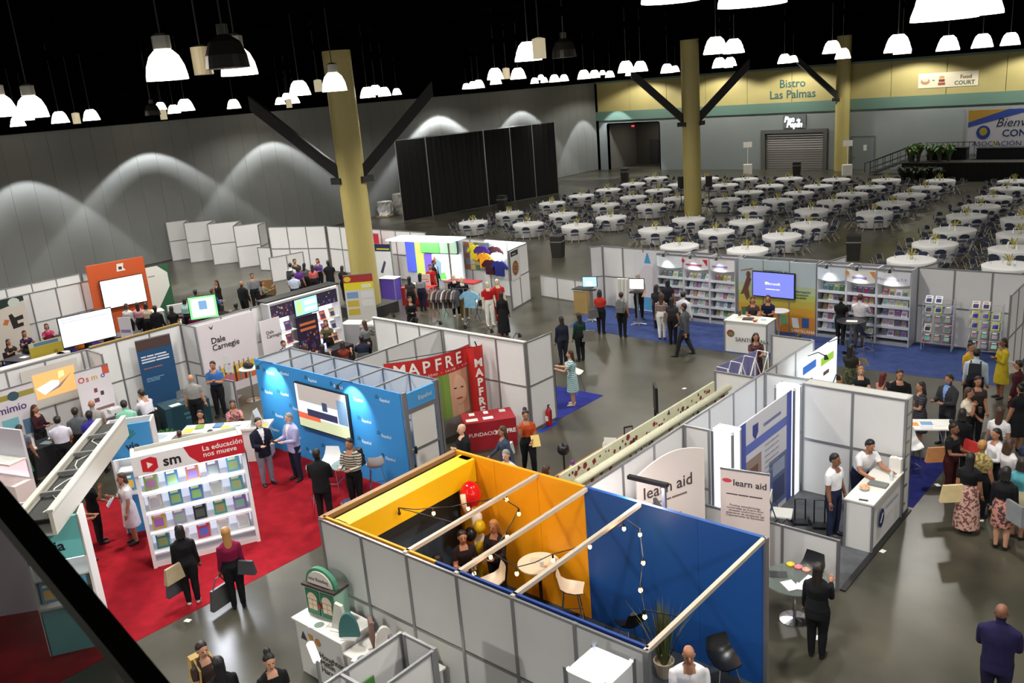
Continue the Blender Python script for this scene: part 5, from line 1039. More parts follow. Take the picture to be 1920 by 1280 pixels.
for y, lab in ((18.6, 'black clamp lamp over the backlit sign near the poster booth'), (19.8, 'black clamp lamp over the far end of the backlit sign')): clamp_lamp((-7.70, y, 2.38), PI/2, lab, 0, .4)
carpet('blue_aisle_carpet', 'deep blue carpet strip along the crowd side of the double wall', [(-7.6, 17.1), (-4.85, 17.1), (-4.85, 19.6), (-7.6, 19.6)], (34, 38, 96))
# high table with brochures amid the crowd
p = P(1738, 795, .95); t = thing('brochure_table', 'high folding table with bright brochures beside the crowd', 'table', (p.x, p.y, 0), .5); box('tabletop', t, -.55, .55, -.3, .3, .92, .95, PAPER)
for x in (-.45, .45): b = MB(); b.tube([(x, -.25, 0), (x*.6, .25, .92)], .015, ALU, 5); b.tube([(x, .25, 0), (x*.6, -.25, .92)], .015, ALU, 5); b.build('leg', t)
for i, (dx, dy, c_) in enumerate(((-.3, 0, (226, 150, 50)), (.0, .05, (110, 160, 210)), (.28, -.02, (230, 232, 232)), (-.05, -.18, (220, 220, 226)))): paper((p.x+dx*.88-dy*.48, p.y+dx*.48+dy*.88, .951), .5, .24, .18, c_, '%s brochure on the high table beside the crowd' % cname(c_), 'brochure', 'brochures on the crowd table')
t = shell_stool('bar_stool', 'white high stool at the end of the double wall by the aisle', (-5.35, 18.45, 0), .8, (220, 220, 222))

# ================================================================== red insurance booth (popup, table)
panels('red_booth_partition', 'white back partition of the red pop-up booth', (-17.3, 13.35), (-17.3, 16.40), 3)
t = panels('red_booth_partition', 'long white partition with clamp lamps beside the red pop-up booth', (-20.15, 16.42), (-14.28, 16.42), 6, cap=True); panels('red_booth_partition', 'short white return panel by the fire extinguisher', (-14.25, 16.45), (-14.25, 17.48), 1)
for i in range(6): clamp_lamp((-19.6+i*.98, 16.47, 2.47), PI, 'black clamp lamp on the partition by the red pop-up booth', 0, .25)['group'] = 'clamp lamps on the red booth partition'
t = thing('popup_wall', 'curved red pop-up wall with white lettering and a smiling face', 'display', (-16.72, 13.75, 0), 1.23); Lm = 2.45; n = 12; Rm = (190, 34, 30)
def pm(u): return (u*Lm, -.35*math.sin(PI*u)+.0)
b = MB(); segs = [pm(i/n) for i in range(n+1)]
for i in range(n):
    (x0, y0), (x1, y1) = segs[i], segs[i+1]
    for z0, z1, c_ in ((0, .5, (120, 116, 112)), (.5, 1.72, None), (1.72, 2.28, Rm)):
        col = c_ or ([(110, 150, 190), (190, 100, 50), (96, 100, 90), (176, 132, 70), (90, 120, 150), (110, 140, 70)][i] if i < 6 else [(110, 140, 60), (120, 150, 66), (206, 160, 130), (216, 170, 140), (200, 150, 122), (120, 120, 100)][i-6])
        b.quad([(x0, y0, z0), (x1, y1, z0), (x1, y1, z1), (x0, y0, z1)], M(col, .6)); b.quad([(x1, y1+.03, z0), (x0, y0+.03, z0), (x0, y0+.03, z1), (x1, y1+.03, z1)], M((150, 150, 150), .7))
b.build('fabric', t)
def on_arc(u): x, y = pm(u); a = math.atan2(-.35*PI*math.cos(PI*u), Lm); return x, y, a
def curved_text(s2, u0, du, z, size, mat):
    for i, ch in enumerate(s2):
        if ch == ' ': continue
        x, y, a = on_arc(u0+du*i); o = txt(ch, t, x, z, size, mat, 'CENTER', y=y-.02, bold=.008 if size > .2 else 0); o.rotation_euler = (PI/2, 0, a)
curved_text('MAPFRE', .14, .135, 1.90, .44, PAPER); curved_text('AUTO • PROPIEDAD • SALUD • VIDA', .08, .029, 1.78, .085, PAPER)
b = MB(); x, y, a = on_arc(.77); b.ball((x, y, 1.18), (.26, .05, .42), M((214, 168, 140), .6), 18, 12); b.build('printed_face', t, smooth=True); b = MB(); b.ball((x-.1, y-.055, 1.27), (.05, .008, .02), M((40, 26, 20)), 8, 5); b.ball((x+.1, y-.055, 1.27), (.05, .008, .02), M((40, 26, 20)), 8, 5); b.ball((x, y-.06, .98), (.10, .008, .028), M((160, 70, 66)), 8, 5); b.build('face_features', t)['kind'] = 'stuff'
t = thing('popup_end', 'red curved end of the pop-up wall with upright white letters', 'display', (-15.83, 15.86, 0), 1.1); b = MB()
for i in range(8): a0, a1 = PI+i*PI/8, PI+(i+1)*PI/8; b.quad([(.22+.22*math.cos(a0), .22*math.sin(a0), 0), (.22+.22*math.cos(a1), .22*math.sin(a1), 0), (.22+.22*math.cos(a1), .22*math.sin(a1), 2.3), (.22+.22*math.cos(a0), .22*math.sin(a0), 2.3)], M(Rm, .6))
b.build('fabric', t)
for i, ch in enumerate('MAPFRE'): txt(ch, t, .22, 1.75-.27*i, .3, PAPER, 'CENTER', y=-.235, bold=.012)
b = MB(); b.tube([(.22, -.23, 2.3), (.22, -.1, 2.4)], .02, DARK, 5); b.tube([(.1, -.2, 2.3), (-.9, -.3, 2.33), (-2.2, -.1, 2.3)], .012, DARK, 4); b.build('lamp_wire', t)
t = thing('red_table', 'table under a deep red cloth with white lettering', 'table', (-14.79, 14.52, 0), math.atan2(1.0, .80)); box('tabletop', t, 0, 1.28, 0, .78, .72, .75, M((140, 14, 30), .8)); box('front_cloth', t, -.01, 1.29, -.015, 0, 0, .75, M((150, 16, 32), .85)); box('side_cloth', t, -.015, 0, 0, .78, 0, .75, M((150, 16, 32), .85)); box('side_cloth', t, 1.28, 1.295, 0, .78, 0, .75, M((150, 16, 32), .85)); box('back_cloth', t, 0, 1.28, .78, .795, 0, .75, M((150, 16, 32), .85)); txt('FUNDACIÓN', t, .06, .38, .14, PAPER, y=-.022); txt('MAPFRE', t, .74, .38, .15, PAPER, y=-.022, bold=.006)
ra = t.rotation_euler.z
for i, (u, v, c_, w2, lab) in enumerate(((.2, .2, (230, 224, 206), .3, 'large cream leaflet on the red table'), (.62, .22, (232, 230, 224), .26, 'long white leaflet on the red table'), (.25, .6, (226, 220, 200), .14, 'small cream card at the back of the red table'), (.62, .62, (228, 226, 220), .12, 'small white card at the back of the red table'), (1.05, .6, (190, 200, 190), .16, 'pale green card on the red table'))):
    paper((-14.79+math.cos(ra)*u-math.sin(ra)*v, 14.52+math.sin(ra)*u+math.cos(ra)*v, .751), ra, w2, .18, c_, lab)
t = thing('fire_extinguisher', 'red fire extinguisher standing against the white return panel', 'extinguisher', P(1027, 797)); t.location.x += .05; b = MB(); b.lathe([(.075, 0), (.08, .04), (.08, .42), (.03, .50)], M((170, 20, 24), .35), 14); b.build('cylinder', t, smooth=True); b = MB(); b.tube([(0, 0, .5), (0, 0, .58), (.06, 0, .60)], .018, DARK, 6); b.build('valve', t); b = MB(); b.tube([(.02, 0, .56), (.11, 0, .45), (.10, 0, .15)], .012, DARK, 5); b.build('hose', t); box('tag', t, -.05, .05, -.085, -.08, .16, .3, PAPER)
carpet('small_blue_carpet', 'blue carpet patch beside the white return panel', [(-14.13, 17.3), (-14.13, 19.55), (-17.4, 19.55), (-17.4, 17.3)], (42, 48, 122)); carpet('thin_blue_carpet', 'narrow blue carpet edge along the red booth partition foot', [(-14.1, 16.4), (-13.95, 16.5), (-13.95, 17.2), (-14.1, 17.3)], (40, 60, 160))
p = P(1068, 735); shell_stool('white_swivel_chair', 'white shell chair on the blue carpet patch beside the woman', (-15.0, 19.35, 0), 1.6, (226, 222, 208), .62, False)
t = thing('wire_rack', 'black wire rack of leaflets behind the white return panel', 'rack', (-14.95, 17.9, 0), PI/2); b = MB()
for z in (.2, .5, .8, 1.1): b.tube([(0, 0, z), (.5, 0, z)], .012, DARK, 4); b.tube([(0, .25, z), (.5, .25, z)], .012, DARK, 4)
for x in (0, .16, .33, .5): b.tube([(x, 0, 0), (x, 0, 1.15)], .012, DARK, 4); b.tube([(x, .25, 0), (x, .25, 1.15)], .012, DARK, 4)
b.build('wire_frame', t)
for i in range(8): box('leaflet', t, .03+.24*(i % 2), .22+.24*(i % 2), .05, .07, .22+.3*(i//2), .42+.3*(i//2), M([(206, 214, 220), (120, 150, 170), (222, 222, 216), (60, 80, 110)][i % 4]))
# ================================================================== long book booth with blue carpet
SY = 28.2
carpet('blue_carpet', 'wide bright blue carpet before the long book booth', [(P(*c).x, P(*c).y) for c in ((1066, 612), (1330, 656), (1790, 713))]+[(-5.2, 25.2), (-5.2, SY), (-20.4, SY)], (58, 72, 118))
panels('book_booth_wall', 'white back partition behind the flask drawing at the monitor end', (-20.04, SY), (-17.25, SY), 3); panels('book_booth_partition', 'short white side partition at the monitor end of the book booth', (-20.42, 27.85), (-20.08, SY), 1)
panels('book_booth_wall', 'plain white partition behind the wire racks', (-8.2, SY), (-5.1, SY), 3); panels('book_booth_partition', 'white side partition closing the book booth beyond the wire racks', (-5.1, SY-.05), (-5.1, 25.6), 3)
t = board('flask_drawing', 'pale flask drawing with blue tip on the white booth wall', 'poster', (-18.6, SY-.04, 0), 0, 1.25, 2.3, (212, 214, 218), th=.01, polys=[([(.38, .82), (.62, .82), (.52, .99), (.48, .99)], (70, 150, 200)), (ell(.5, .42, .38, .38), (204, 200, 206)), ([(.05, .02), (.95, .02), (.82, .24), (.18, .24)], (80, 150, 196))], rects=[(.44, .52, .56, .72, (140, 144, 150)), (.3, .60, .7, .63, (140, 144, 150)), (.18, .36, .32, .42, (50, 60, 66)), (.34, .36, .62, .42, (150, 200, 170))])
def shelf_bay(x0, x1, name, label, where, head, hrgb, seed, rows, cols, cset, extra=(), ytop=.55):
    t = thing(name, label, 'bookcase', (x0, SY-.62, 0)); W_ = x1-x0; D_ = .6
    box('side_panel', t, 0, .03, 0, D_, 0, 2.44, M((176, 178, 184), .5)); box('side_panel', t, W_-.03, W_, 0, D_, 0, 2.44, M((176, 178, 184), .5)); box('back_panel', t, .03, W_-.03, D_-.03, D_, 0, 2.44, M((214, 216, 222), .5)); box('top_rail', t, 0, W_, 0, .05, 2.38, 2.44, ALU); box('top_rail', t, 0, W_, D_-.05, D_, 2.38, 2.44, ALU); box('plinth', t, .03, W_-.03, .02, D_, 0, .1, M((150, 154, 164), .5))
    # bowed header
    n = 8; b = MB(); vs = []
    for i in range(n+1): u = i/n; x = .03+u*(W_-.06); y = -.02-.14*math.sin(PI*u); vs += [(x, y, 1.98-.03*math.sin(PI*u)), (x, y, 2.36)]
    b.add(vs, [(2*i, 2*i+2, 2*i+3, 2*i+1) for i in range(n)], M(hrgb, .5)); b.build('header', t)
    if head: txt(head, t, W_/2, 2.12, .13, M((150, 70, 110) if seed == 2 else (110, 110, 170)), 'CENTER', y=-.175)
    if seed in (2, 4): 
        b = MB(); c_ = M((196, 40, 54) if seed == 2 else (220, 140, 60)); b.quad([(W_*.80, -.12, 2.34), (W_-.04, -.07, 2.34), (W_-.04, -.07, 2.1)], c_); b.quad([(.06+.06*math.cos(k*PI/5), -.10, 2.26+.07*math.sin(k*PI/5)) for k in range(10)], c_); b.build('header_mark', t)['kind'] = 'stuff'
    clamp_lamp((x0+W_/2, SY-.62, 2.44), 0, 'clamp lamp lighting %s' % where, 18, .4, tip=.35)
    rb = random.Random(seed); k = 0
    for r in range(rows):
        z = .26+r*(1.62/rows)
        box('shelf', t, .03, W_-.03, .04, D_-.03, z-.03, z, M((190, 194, 204), .5)); box('shelf_lip', t, .03, W_-.03, .02, .04, z-.04, z+.05, M((190, 194, 204), .5))
        nm = ('bottom', 'fourth', 'third', 'second', 'top')[r+5-rows] if rows <= 5 else 'a'
        for c in range(cols):
            col = cset[(rows-1-r) % len(cset)]; col = col[c % len(col)]; u = .12+(W_-.24)*(c+.5)/cols
            book((x0+u, SY-.44, z), 0, min(.2, (W_-.24)/cols*.92), .22, col, tuple(max(0, min(255, int(v*.55+rb.uniform(0, 90)))) for v in (col[2], col[0], col[1])), '%s book on the %s shelf of %s' % (cname(col), nm, where), 'books of the long book booth', -.45)
    for zz in range(rows): pass
    return t
Wb, Gn, Pu, Pk, Tl, Nv, Yw, Rd = (224, 226, 230), (60, 120, 80), (120, 90, 170), (214, 80, 160), (80, 160, 170), (40, 56, 120), (206, 176, 70), (170, 60, 60)
shelf_bay(-17.22, -16.10, 'book_bay', 'lit shelf bay of white and green books nearest the flask drawing', 'the bay beside the flask drawing', '', (226, 232, 240), 1, 5, 4, [(Gn, Gn, Wb, Gn), (Gn, Wb, Gn, Wb), (Wb, Wb, Pu, Wb), (Wb, Tl, Wb), (Wb, Gn)])
shelf_bay(-16.10, -15.05, 'book_bay', 'lit shelf bay under the white header with red drops', 'the bay under the red-dropped header', '~Castellano', (232, 226, 230), 2, 5, 5, [(Wb, Yw, Wb, Gn), (Wb, Pu, Pu, Wb), (Wb, Rd, Wb), (Wb, Pu, Wb), (Wb, Gn, Wb)])
shelf_bay(-15.05, -14.05, 'book_bay', 'lit shelf bay with a white header beside the runner mural', 'the bay beside the runner mural', '~Compartir', (234, 230, 232), 3, 5, 5, [(Rd, Rd, Yw, Wb), (Wb, Wb, Wb), (Wb, Wb, Pu), (Wb, Tl, Wb, Gn), (Rd, Wb, Gn)])
shelf_bay(-11.15, -10.2, 'book_bay', 'lit shelf bay with a plain pale blue header next to the mural', 'the bay with the pale blue header', '', (214, 226, 240), 5, 5, 4, [(Tl, Gn, Yw, Gn), (Rd, Wb, Tl, Gn), (Rd, Wb, Wb), (Wb, Pu, Wb), (Wb, Tl, Gn)])
shelf_bay(-10.2, -9.25, 'book_bay', 'lit shelf bay under the header with orange corners', 'the bay with orange header corners', '~Español', (236, 234, 230), 4, 5, 4, [(Nv, Nv, Nv, Nv), (Pk, Pk, Pk, Pk), (Pu, Pu, Wb, Pu), (Gn, Wb, Gn, Gn), (Yw, Wb)])
shelf_bay(-9.25, -8.22, 'book_bay', 'lit shelf bay under the header lettered Matemáticas', 'the mathematics bay', 'Matemáticas 7-9', (230, 232, 238), 6, 5, 4, [(Rd, Yw, Wb, Yw), (Wb, Wb, Wb, Wb), (Pu, Wb, Pu, Wb), (Wb, Wb, Gn, Pu), (Tl, Wb, Pu, Tl)])
# mural with screen
t = board('runner_mural', 'orange and blue mural of a leaping runner lettered DESPIERTA SU POTENCIAL', 'mural', (-13.98, SY-.55, 0), 0, 2.78, 2.44, (176, 190, 196), th=.05, rects=[(0, 0, 1, .25, (196, 126, 40)), (0, .25, 1, .36, (200, 150, 46)), (0, .36, 1, .46, (186, 168, 70)), (0, .46, 1, .55, (170, 180, 96)), (0, .55, 1, .66, (172, 186, 150))], polys=[(ell(.14, .78, .03, .05), (110, 70, 50)), ([(.06, .56), (.13, .78), (.18, .72), (.14, .58), (.16, .46), (.12, .40), (.08, .50), (.03, .48)], (104, 66, 50)), ([(.04, .82), (.2, .86), (.2, .88), (.04, .84)], (150, 120, 90)), ([(.04, .30), (.12, .31), (.14, .18), (.06, .17)], (60, 110, 70)), ([(.55, .24), (.63, .25), (.65, .12), (.57, .11)], (90, 150, 110)), ([(.70, .22), (.78, .22), (.80, .08), (.72, .08)], (200, 206, 210)), ([(.83, .23), (.92, .23), (.92, .09), (.83, .09)], (50, 90, 150))],
          texts=[('DESPIERTA SU', .5, .82, .15, (30, 40, 46), 'CENTER'), ('POTENCIAL', .5, .75, .15, (30, 40, 46), 'CENTER'), ('Transformación\ne innovación\neducativa', .80, .58, .12, (40, 66, 40), 'CENTER'), ('SANTILLANA', .70, .02, .14, (240, 230, 214))])
for x in (0, .93, 1.86, 2.78): box('mullion', t, x-.012, x+.012, -.02, .02, 0, 2.44, ALU)
q = onY(1413, 563, SY-.62); screen('mural_screen', 'wide screen glowing lavender blue on the runner mural', (q.x, SY-.66, 0), 0, 1.45, .82, (108, 116, 206), 1.0, z0=1.22, texts=[('Microsoft', .5, .5, .13, (240, 240, 255), 'CENTER'), ('~Bienvenidos todos', .5, .3, .06, (230, 230, 250), 'CENTER')], rects=[(.30, .5, .36, .62, (230, 220, 90))])
for x0, x1 in ((-13.98, -11.2),): b = MB(); b.box(x0, x1, SY-.05, SY, 2.38, 2.44, ALU); tag(b.build('top_rail'), 'aluminium top rail behind the runner mural', 'rail')
for x in (-13.9, -13.0, -12.1, -11.25): b = MB(); b.box(x-.02, x+.02, SY-.5, SY, 2.40, 2.44, ALU); tag(b.build('top_tie'), 'aluminium tie rail over the runner mural', 'rail', 'tie rails over the mural')
panels('mural_back_wall', 'white partition behind the runner mural', (-14.0, SY+.03), (-11.2, SY+.03), 3)
for x, lab in ((-16.1, 'slanted white panel propped behind the bay under the red drops'), (-11.0, 'slanted white panel propped behind the pale blue bay'), (-8.1, 'slanted white panel propped at the corner by the wire racks')): panels('rear_fin', lab, (x, SY+.06), (x+.2, SY+.9), 1)
# counter
t = counter('welcome_counter', 'white counter with a red and green emblem on the blue carpet', (-13.05, 24.85, 0), .06, 1.4, .75, 1.05); txt('SANTILLANA', t, .36, .38, .19, M((40, 40, 44)), y=-.004); b = MB(); b.quad([(.20+.13*math.cos(k*PI/8), .015, .62+.12*math.sin(k*PI/8)) for k in range(16)], M((150, 40, 50))); b.quad([(.22+.09*math.cos(k*PI/8), .012, .60+.06*math.sin(k*PI/8)) for k in range(16)], M((70, 130, 70))); b.build('emblem', t)['kind'] = 'stuff'
paper((-12.4, 25.2, 1.051), .3, .34, .26, (60, 36, 34), 'dark framed tray on the welcome counter', 'tray', None, .03); paper((-12.75, 25.3, 1.051), .1, .2, .2, (196, 196, 150), 'pale leaflet on the welcome counter'); paper((-11.95, 25.35, 1.051), .6, .16, .2, (160, 186, 206), 'light blue leaflet on the welcome counter')
t = thing('pencil_cup', 'dark cup at the corner of the welcome counter', 'cup', (-12.85, 25.5, 1.05)); b = MB(); b.lathe([(.05, 0), (.055, .16)], M((70, 72, 80), .4), 10); b.build('cup', t); b = MB(); b.tube([(0, 0, .05), (.02, 0, .22)], .006, M((200, 160, 60)), 5); b.build('pencil', t)
t = thing('orange_bowl', 'small orange bowl on the welcome counter', 'bowl', (-12.08, 25.02, 1.05)); b = MB(); b.lathe([(.04, 0), (.09, .07)], M((170, 80, 50), .4), 12); b.build('bowl', t); b = MB(); b.ball((0, 0, .06), (.07, .07, .03), M((220, 190, 120)), 8, 5); b.build('sweets', t)
round_table('white_bistro_table', 'small round white table beside the mural foot', (-12.15, 26.9, 0), .34, .95, WHITE, M((206, 206, 206), .3, .5))
round_table('dark_high_table', 'dark high table with papers before the book bays', (-9.55, 26.3, 0), .42, 1.05, M((40, 40, 46), .3)); paper((-9.5, 26.25, 1.051), .3, .32, .22, (226, 226, 222), 'white sheet on the dark high table')
shell_stool('bar_stool', 'dark high stool before the orange-cornered bay', (-9.0, 26.0, 0), 2.5, (40, 42, 48))
def kiosk_screen(px, py, label, rgb, mark, hh=1.35):
    p = P(px, py); ang = math.atan2(-p.y, -p.x)+PI/2
    t = thing('monitor_stand', label, 'screen', p, ang-.25); b = MB(); b.tube([(0, .02, .02), (0, .02, hh)], .035, M((150, 150, 154), .3, .6), 8); b.build('column', t); 
    for k in range(5): a = k*2*PI/5; b = MB(); b.tube([(0, .02, .05), (.3*math.cos(a), .02+.3*math.sin(a), .02)], .02, M((170, 170, 174), .3, .6), 5); b.build('foot', t)
    box('bezel', t, -.28, .28, -.03, .02, hh-.02, hh+.38, DARK); box('display', t, -.26, .26, -.036, -.03, hh, hh+.36, glowm(rgb, 1.3)); box('picture', t, -.12, .12, -.040, -.037, hh+.05, hh+.2, glowm(mark, 1.2)); box('tray', t, -.25, .25, -.22, .0, hh-.12, hh-.09, DARK); return t
kiosk_screen(1110, 602, 'pale blue monitor on a stand at the carpet corner', (150, 196, 226), (230, 240, 250)); kiosk_screen(1197, 608, 'white monitor on a stand before the flask drawing', (236, 244, 246), (190, 226, 200))
t = counter('wooden_desk', 'light wooden cabinet with black top beside the monitor', (-20.55, 26.75, 0), .1, .62, .5, .95, (170, 142, 88), framed=False); box('black_top', t, -.03, .65, -.03, .53, .95, .98, DARK)
panels('low_wall', 'low white partition between the clothing booth and the book booth', (-23.6, 28.5), (-20.5, 28.1), 3, h=.95, split=None)
t = thing('folded_banner', 'white curled banner leaning behind the woman in red', 'banner', (-18.95, 27.5, 0), .2); b = MB()
for k in range(3): b.tube([(k*.16, 0, 0), (k*.16+.05, .05, 1.35)], .08, M((222, 220, 210), .6), 8)
b.build('roll', t)['kind'] = 'stuff'
def wire_rack(px, py, label, first, pal):
    p = P(px, py); p.y = min(p.y, 27.62); t = thing('book_rack', label, 'rack', p, .1); b = MB(); wm = M((214, 214, 218), .3, .5)
    for x in (-.42, .42):
        for y in (0, .4): b.tube([(x, y, 0), (x, y, 1.6)], .012, wm, 5)
    for z in (.25, .55, .85, 1.15, 1.45):
        b.tube([(-.42, -.06, z), (.42, -.06, z)], .01, wm, 4); b.tube([(-.42, .4, z+.08), (.42, .4, z+.08)], .01, wm, 4); b.tube([(-.42, -.06, z), (-.42, .4, z+.08)], .01, wm, 4); b.tube([(.42, -.06, z), (.42, .4, z+.08)], .01, wm, 4)
    for k in range(7): b.tube([(.42, k*.066, 0), (.42, k*.066, 1.6)], .006, wm, 4)
    for k in range(9): b.tube([(.42, 0, .15+k*.17), (.42, .4, .15+k*.17)], .006, wm, 4)
    b.build('wire_frame', t)
    for r, z in enumerate((.27, .57, .87, 1.17, 1.47)):
        for c in range(3):
            if r == 4 and c == 2: continue
            col = first if r == 4 else pal[(r*3+c) % len(pal)]; ca, sa = math.cos(.1), math.sin(.1); u, v = -.28+.27*c, .05
            book((p.x+ca*u-sa*v, p.y+sa*u+ca*v, z), .1, .2, .27, col, (30, 40, 90) if r == 4 else tuple(255-v_ for v_ in col), '%s book on the %s tier of %s' % (cname(col), ('bottom', 'fourth', 'third', 'second', 'top')[r], 'the wire rack by the mathematics bay' if px < 1790 else 'the wire rack in the booth corner'), 'books on the wire racks', -.8)
wire_rack(1757, 655, 'white wire book rack beside the mathematics bay', (224, 226, 232), [(170, 60, 70), (90, 110, 150), (120, 60, 80), (220, 222, 224), (120, 160, 110), (180, 120, 120), (150, 110, 80), (90, 140, 120), (120, 90, 140), (150, 190, 210), (190, 210, 110), (110, 130, 190)])
wire_rack(1842, 672, 'white wire book rack in the booth corner by the woman in yellow', (220, 206, 190), [(150, 70, 60), (110, 120, 60), (120, 40, 60), (90, 120, 90), (150, 70, 90), (80, 100, 80), (190, 190, 70), (120, 160, 60), (200, 210, 90), (206, 200, 60), (170, 180, 70), (180, 200, 120)])

# ================================================================== clothing booth and lit green display
panels('clothing_side_wall', 'white end wall of the clothing booth bearing a sun emblem', (-23.22, 26.15), (-23.65, 27.85), 2); panels('clothing_back_wall', 'white back wall of the clothing booth covered in pictures', (-30.2, 27.9), (-23.72, 27.9), 6)
dv = V((-23.65+23.22, 27.85-26.15, 0)).normalized(); ra = math.atan2(dv.y, dv.x)
t = board('sun_emblem', 'brown sun emblem under a black plate on the clothing booth end wall', 'sign', (-23.20+.03, 26.2, 0), ra, .78, 1.2, (208, 208, 206), th=.012, z0=1.2, rects=[(.05, .80, .9, .98, (34, 32, 34))], polys=[([(.5+(.40 if k % 2 == 0 else .33)*math.cos(k*PI/16), .38+(.28 if k % 2 == 0 else .23)*math.sin(k*PI/16)) for k in range(32)], (120, 74, 40)), (ell(.5, .38, .24, .165), (160, 112, 66)), (ell(.5, .38, .15, .10), (110, 70, 40))], texts=[('~CAMISAS', .2, .86, .09, (190, 184, 170))])
t = board('picture_wall', 'patchwork of small pictures pinned on the clothing booth back wall', 'poster', (-27.9, 27.84, 0), 0, 2.1, 1.25, (150, 150, 130), z0=1.05, th=.01, rects=[(random.Random(i).uniform(0, .9), random.Random(i+50).uniform(0, .85), 0, 0, (0, 0, 0)) for i in range(0)]+[(i % 7/7+.01, i//7/5+.01, i % 7/7+.135, i//7/5+.19, [(190, 180, 90), (110, 120, 130), (150, 90, 70), (200, 196, 180), (90, 110, 80), (170, 140, 110), (120, 130, 160), (206, 190, 120)][(i*5+i//7) % 8]) for i in range(35)])
board('price_board', 'white price board with red heading on the picture wall', 'sign', (-26.95, 27.80, 0), 0, .95, .6, (222, 216, 210), z0=1.5, th=.015, rects=[(.03, .76, .97, .95, (160, 50, 46)), (.08, .55, .9, .62, (150, 120, 116)), (.08, .38, .8, .45, (150, 120, 116)), (.08, .2, .85, .27, (150, 120, 116))])
def shirt(loc, rz, rgb, label, long=False, kind='shirt', sz=1.0):
    t = thing('hanging_shirt', label, kind, loc, rz); b = MB(); pf = [(-.24, 0), (.24, 0), (.25, .42), (.42, .30), (.47, .42), (.26, .62), (.09, .66), (0, .61), (-.09, .66), (-.26, .62), (-.47, .42), (-.42, .30), (-.25, .42)]
    b.prism([(x*sz, z*sz) for x, z in pf], -.04, .03, cloth(rgb)); b.build('garment', t); b = MB(); b.tube([(-.2*sz, 0, .62*sz), (0, 0, .68*sz), (.2*sz, 0, .62*sz)], .01, CHROME, 5); b.tube([(0, 0, .68*sz), (0, 0, .76*sz), (.03, 0, .80*sz)], .008, CHROME, 5); b.build('hanger', t); return t
for px, zc, rgb, lab in ((892, 1.55, (222, 206, 30), 'yellow T-shirt hung on the clothing booth wall'), (906, 1.6, (70, 46, 130), 'purple T-shirt hung beside the yellow one'), (912, 1.25, (222, 150, 30), 'golden orange shirt hung under the purple one'), (928, 1.55, (60, 30, 36), 'maroon hoodie hung on the clothing booth wall'), (934, 1.3, (226, 226, 226), 'white T-shirt hung beside the maroon hoodie'), (924, 1.0, (56, 24, 34), 'dark maroon shirt hung low on the clothing wall'), (944, 1.0, (30, 36, 100), 'navy shirt hung at the wall corner')):
    x = onY(px, 480, 27.75).x; shirt((x, 27.755-.078*{892: 0, 906: 1, 912: 2, 928: 0, 934: 1, 924: 3, 944: 4}[px], min(zc, 1.54)), 0, rgb, lab)
b = MB(); b.box(-26.0, -23.75, 27.80, 27.88, 2.36, 2.42, glowm((236, 246, 255), 5)); tag(b.build('strip_light'), 'bright strip light along the top of the clothing wall', 'lamp'); lightobj('strip_glow', 'AREA', (-24.9, 27.4, 2.3), 30, (.9, .96, 1), 1.2)
t = thing('clothes_rail', 'clothes rail packed with dark and light shirts at the aisle', 'rack', P(842, 607), .5); b = MB(); b.tube([(-.7, 0, 0), (-.7, 0, 1.4), (.7, 0, 1.4), (.7, 0, 0)], .02, CHROME, 6); b.build('rail', t); b = MB(); b.tube([(.7, 0, 1.4), (1.02, -.2, 1.44), (1.06, -.22, 1.47)], .015, CHROME, 6); b.build('face_out_arm', t); box('foot', t, -.72, -.68, -.25, .25, 0, .04, CHROME); box('foot', t, .68, .72, -.25, .25, 0, .04, CHROME)
rp = t.location.copy()
for i in range(12):
    u = -.6+.1*i; v = 0 if i < 11 else -.2; u = u if i < 11 else 1.0; col = [(90, 80, 76), (150, 140, 126), (60, 50, 50), (120, 110, 110), (70, 64, 70), (180, 170, 160), (60, 60, 66), (110, 90, 84), (40, 40, 46), (140, 130, 120), (84, 84, 90), (128, 178, 206)][i]
    shirt((rp.x+math.cos(.5)*u-math.sin(.5)*v, rp.y+math.sin(.5)*u+math.cos(.5)*v, .68), .5+PI/2 if i < 11 else .2, col, '%s shirt number hanging on the aisle rail' .replace(' number', '') % ('light blue front' if i == 11 else cname(col)+' sideways'), kind='shirt')['group'] = 'shirts on the aisle rail'
def mannequin(px, py, label, top_c, low_c, arms='down', headless=False, h=1.75):
    p = P(px, py); me, g, hm = body_meshes(arms, 'stand', 0, 'm', 'short', 'trousers', 'bald', (0, 0), False); ang = math.atan2(-p.y, -p.x)+PI/2
    o = obj('mannequin', me, None, p, ang+.3); o.scale = (h/1.755,)*3; tag(o, label, 'mannequin'); pl = M((206, 190, 160), .35)
    for i, m in enumerate((pl, cloth(top_c), cloth(low_c), pl, pl, pl, pl)): setmat(o, i, m)
    for nm, gm in g.items():
        if nm in ('top', 'bottom'): c = obj({'top': 'shirt', 'bottom': 'trousers'}[nm], gm, o); setmat(c, 0, cloth(top_c if nm == 'top' else low_c)); setmat(c, 1, cloth(top_c))
mannequin(920, 610, 'mannequin in a red shirt and white trousers beside the emblem wall', (170, 26, 34), (222, 220, 216)); mannequin(938, 604, 'mannequin dressed all in red beside the emblem wall', (186, 44, 42), (176, 40, 40)); mannequin(872, 598, 'mannequin in a navy polo and tan trousers', (26, 28, 44), (112, 92, 60)); mannequin(857, 592, 'mannequin in a black jacket beside the aisle rail', (20, 20, 24), (24, 24, 28))
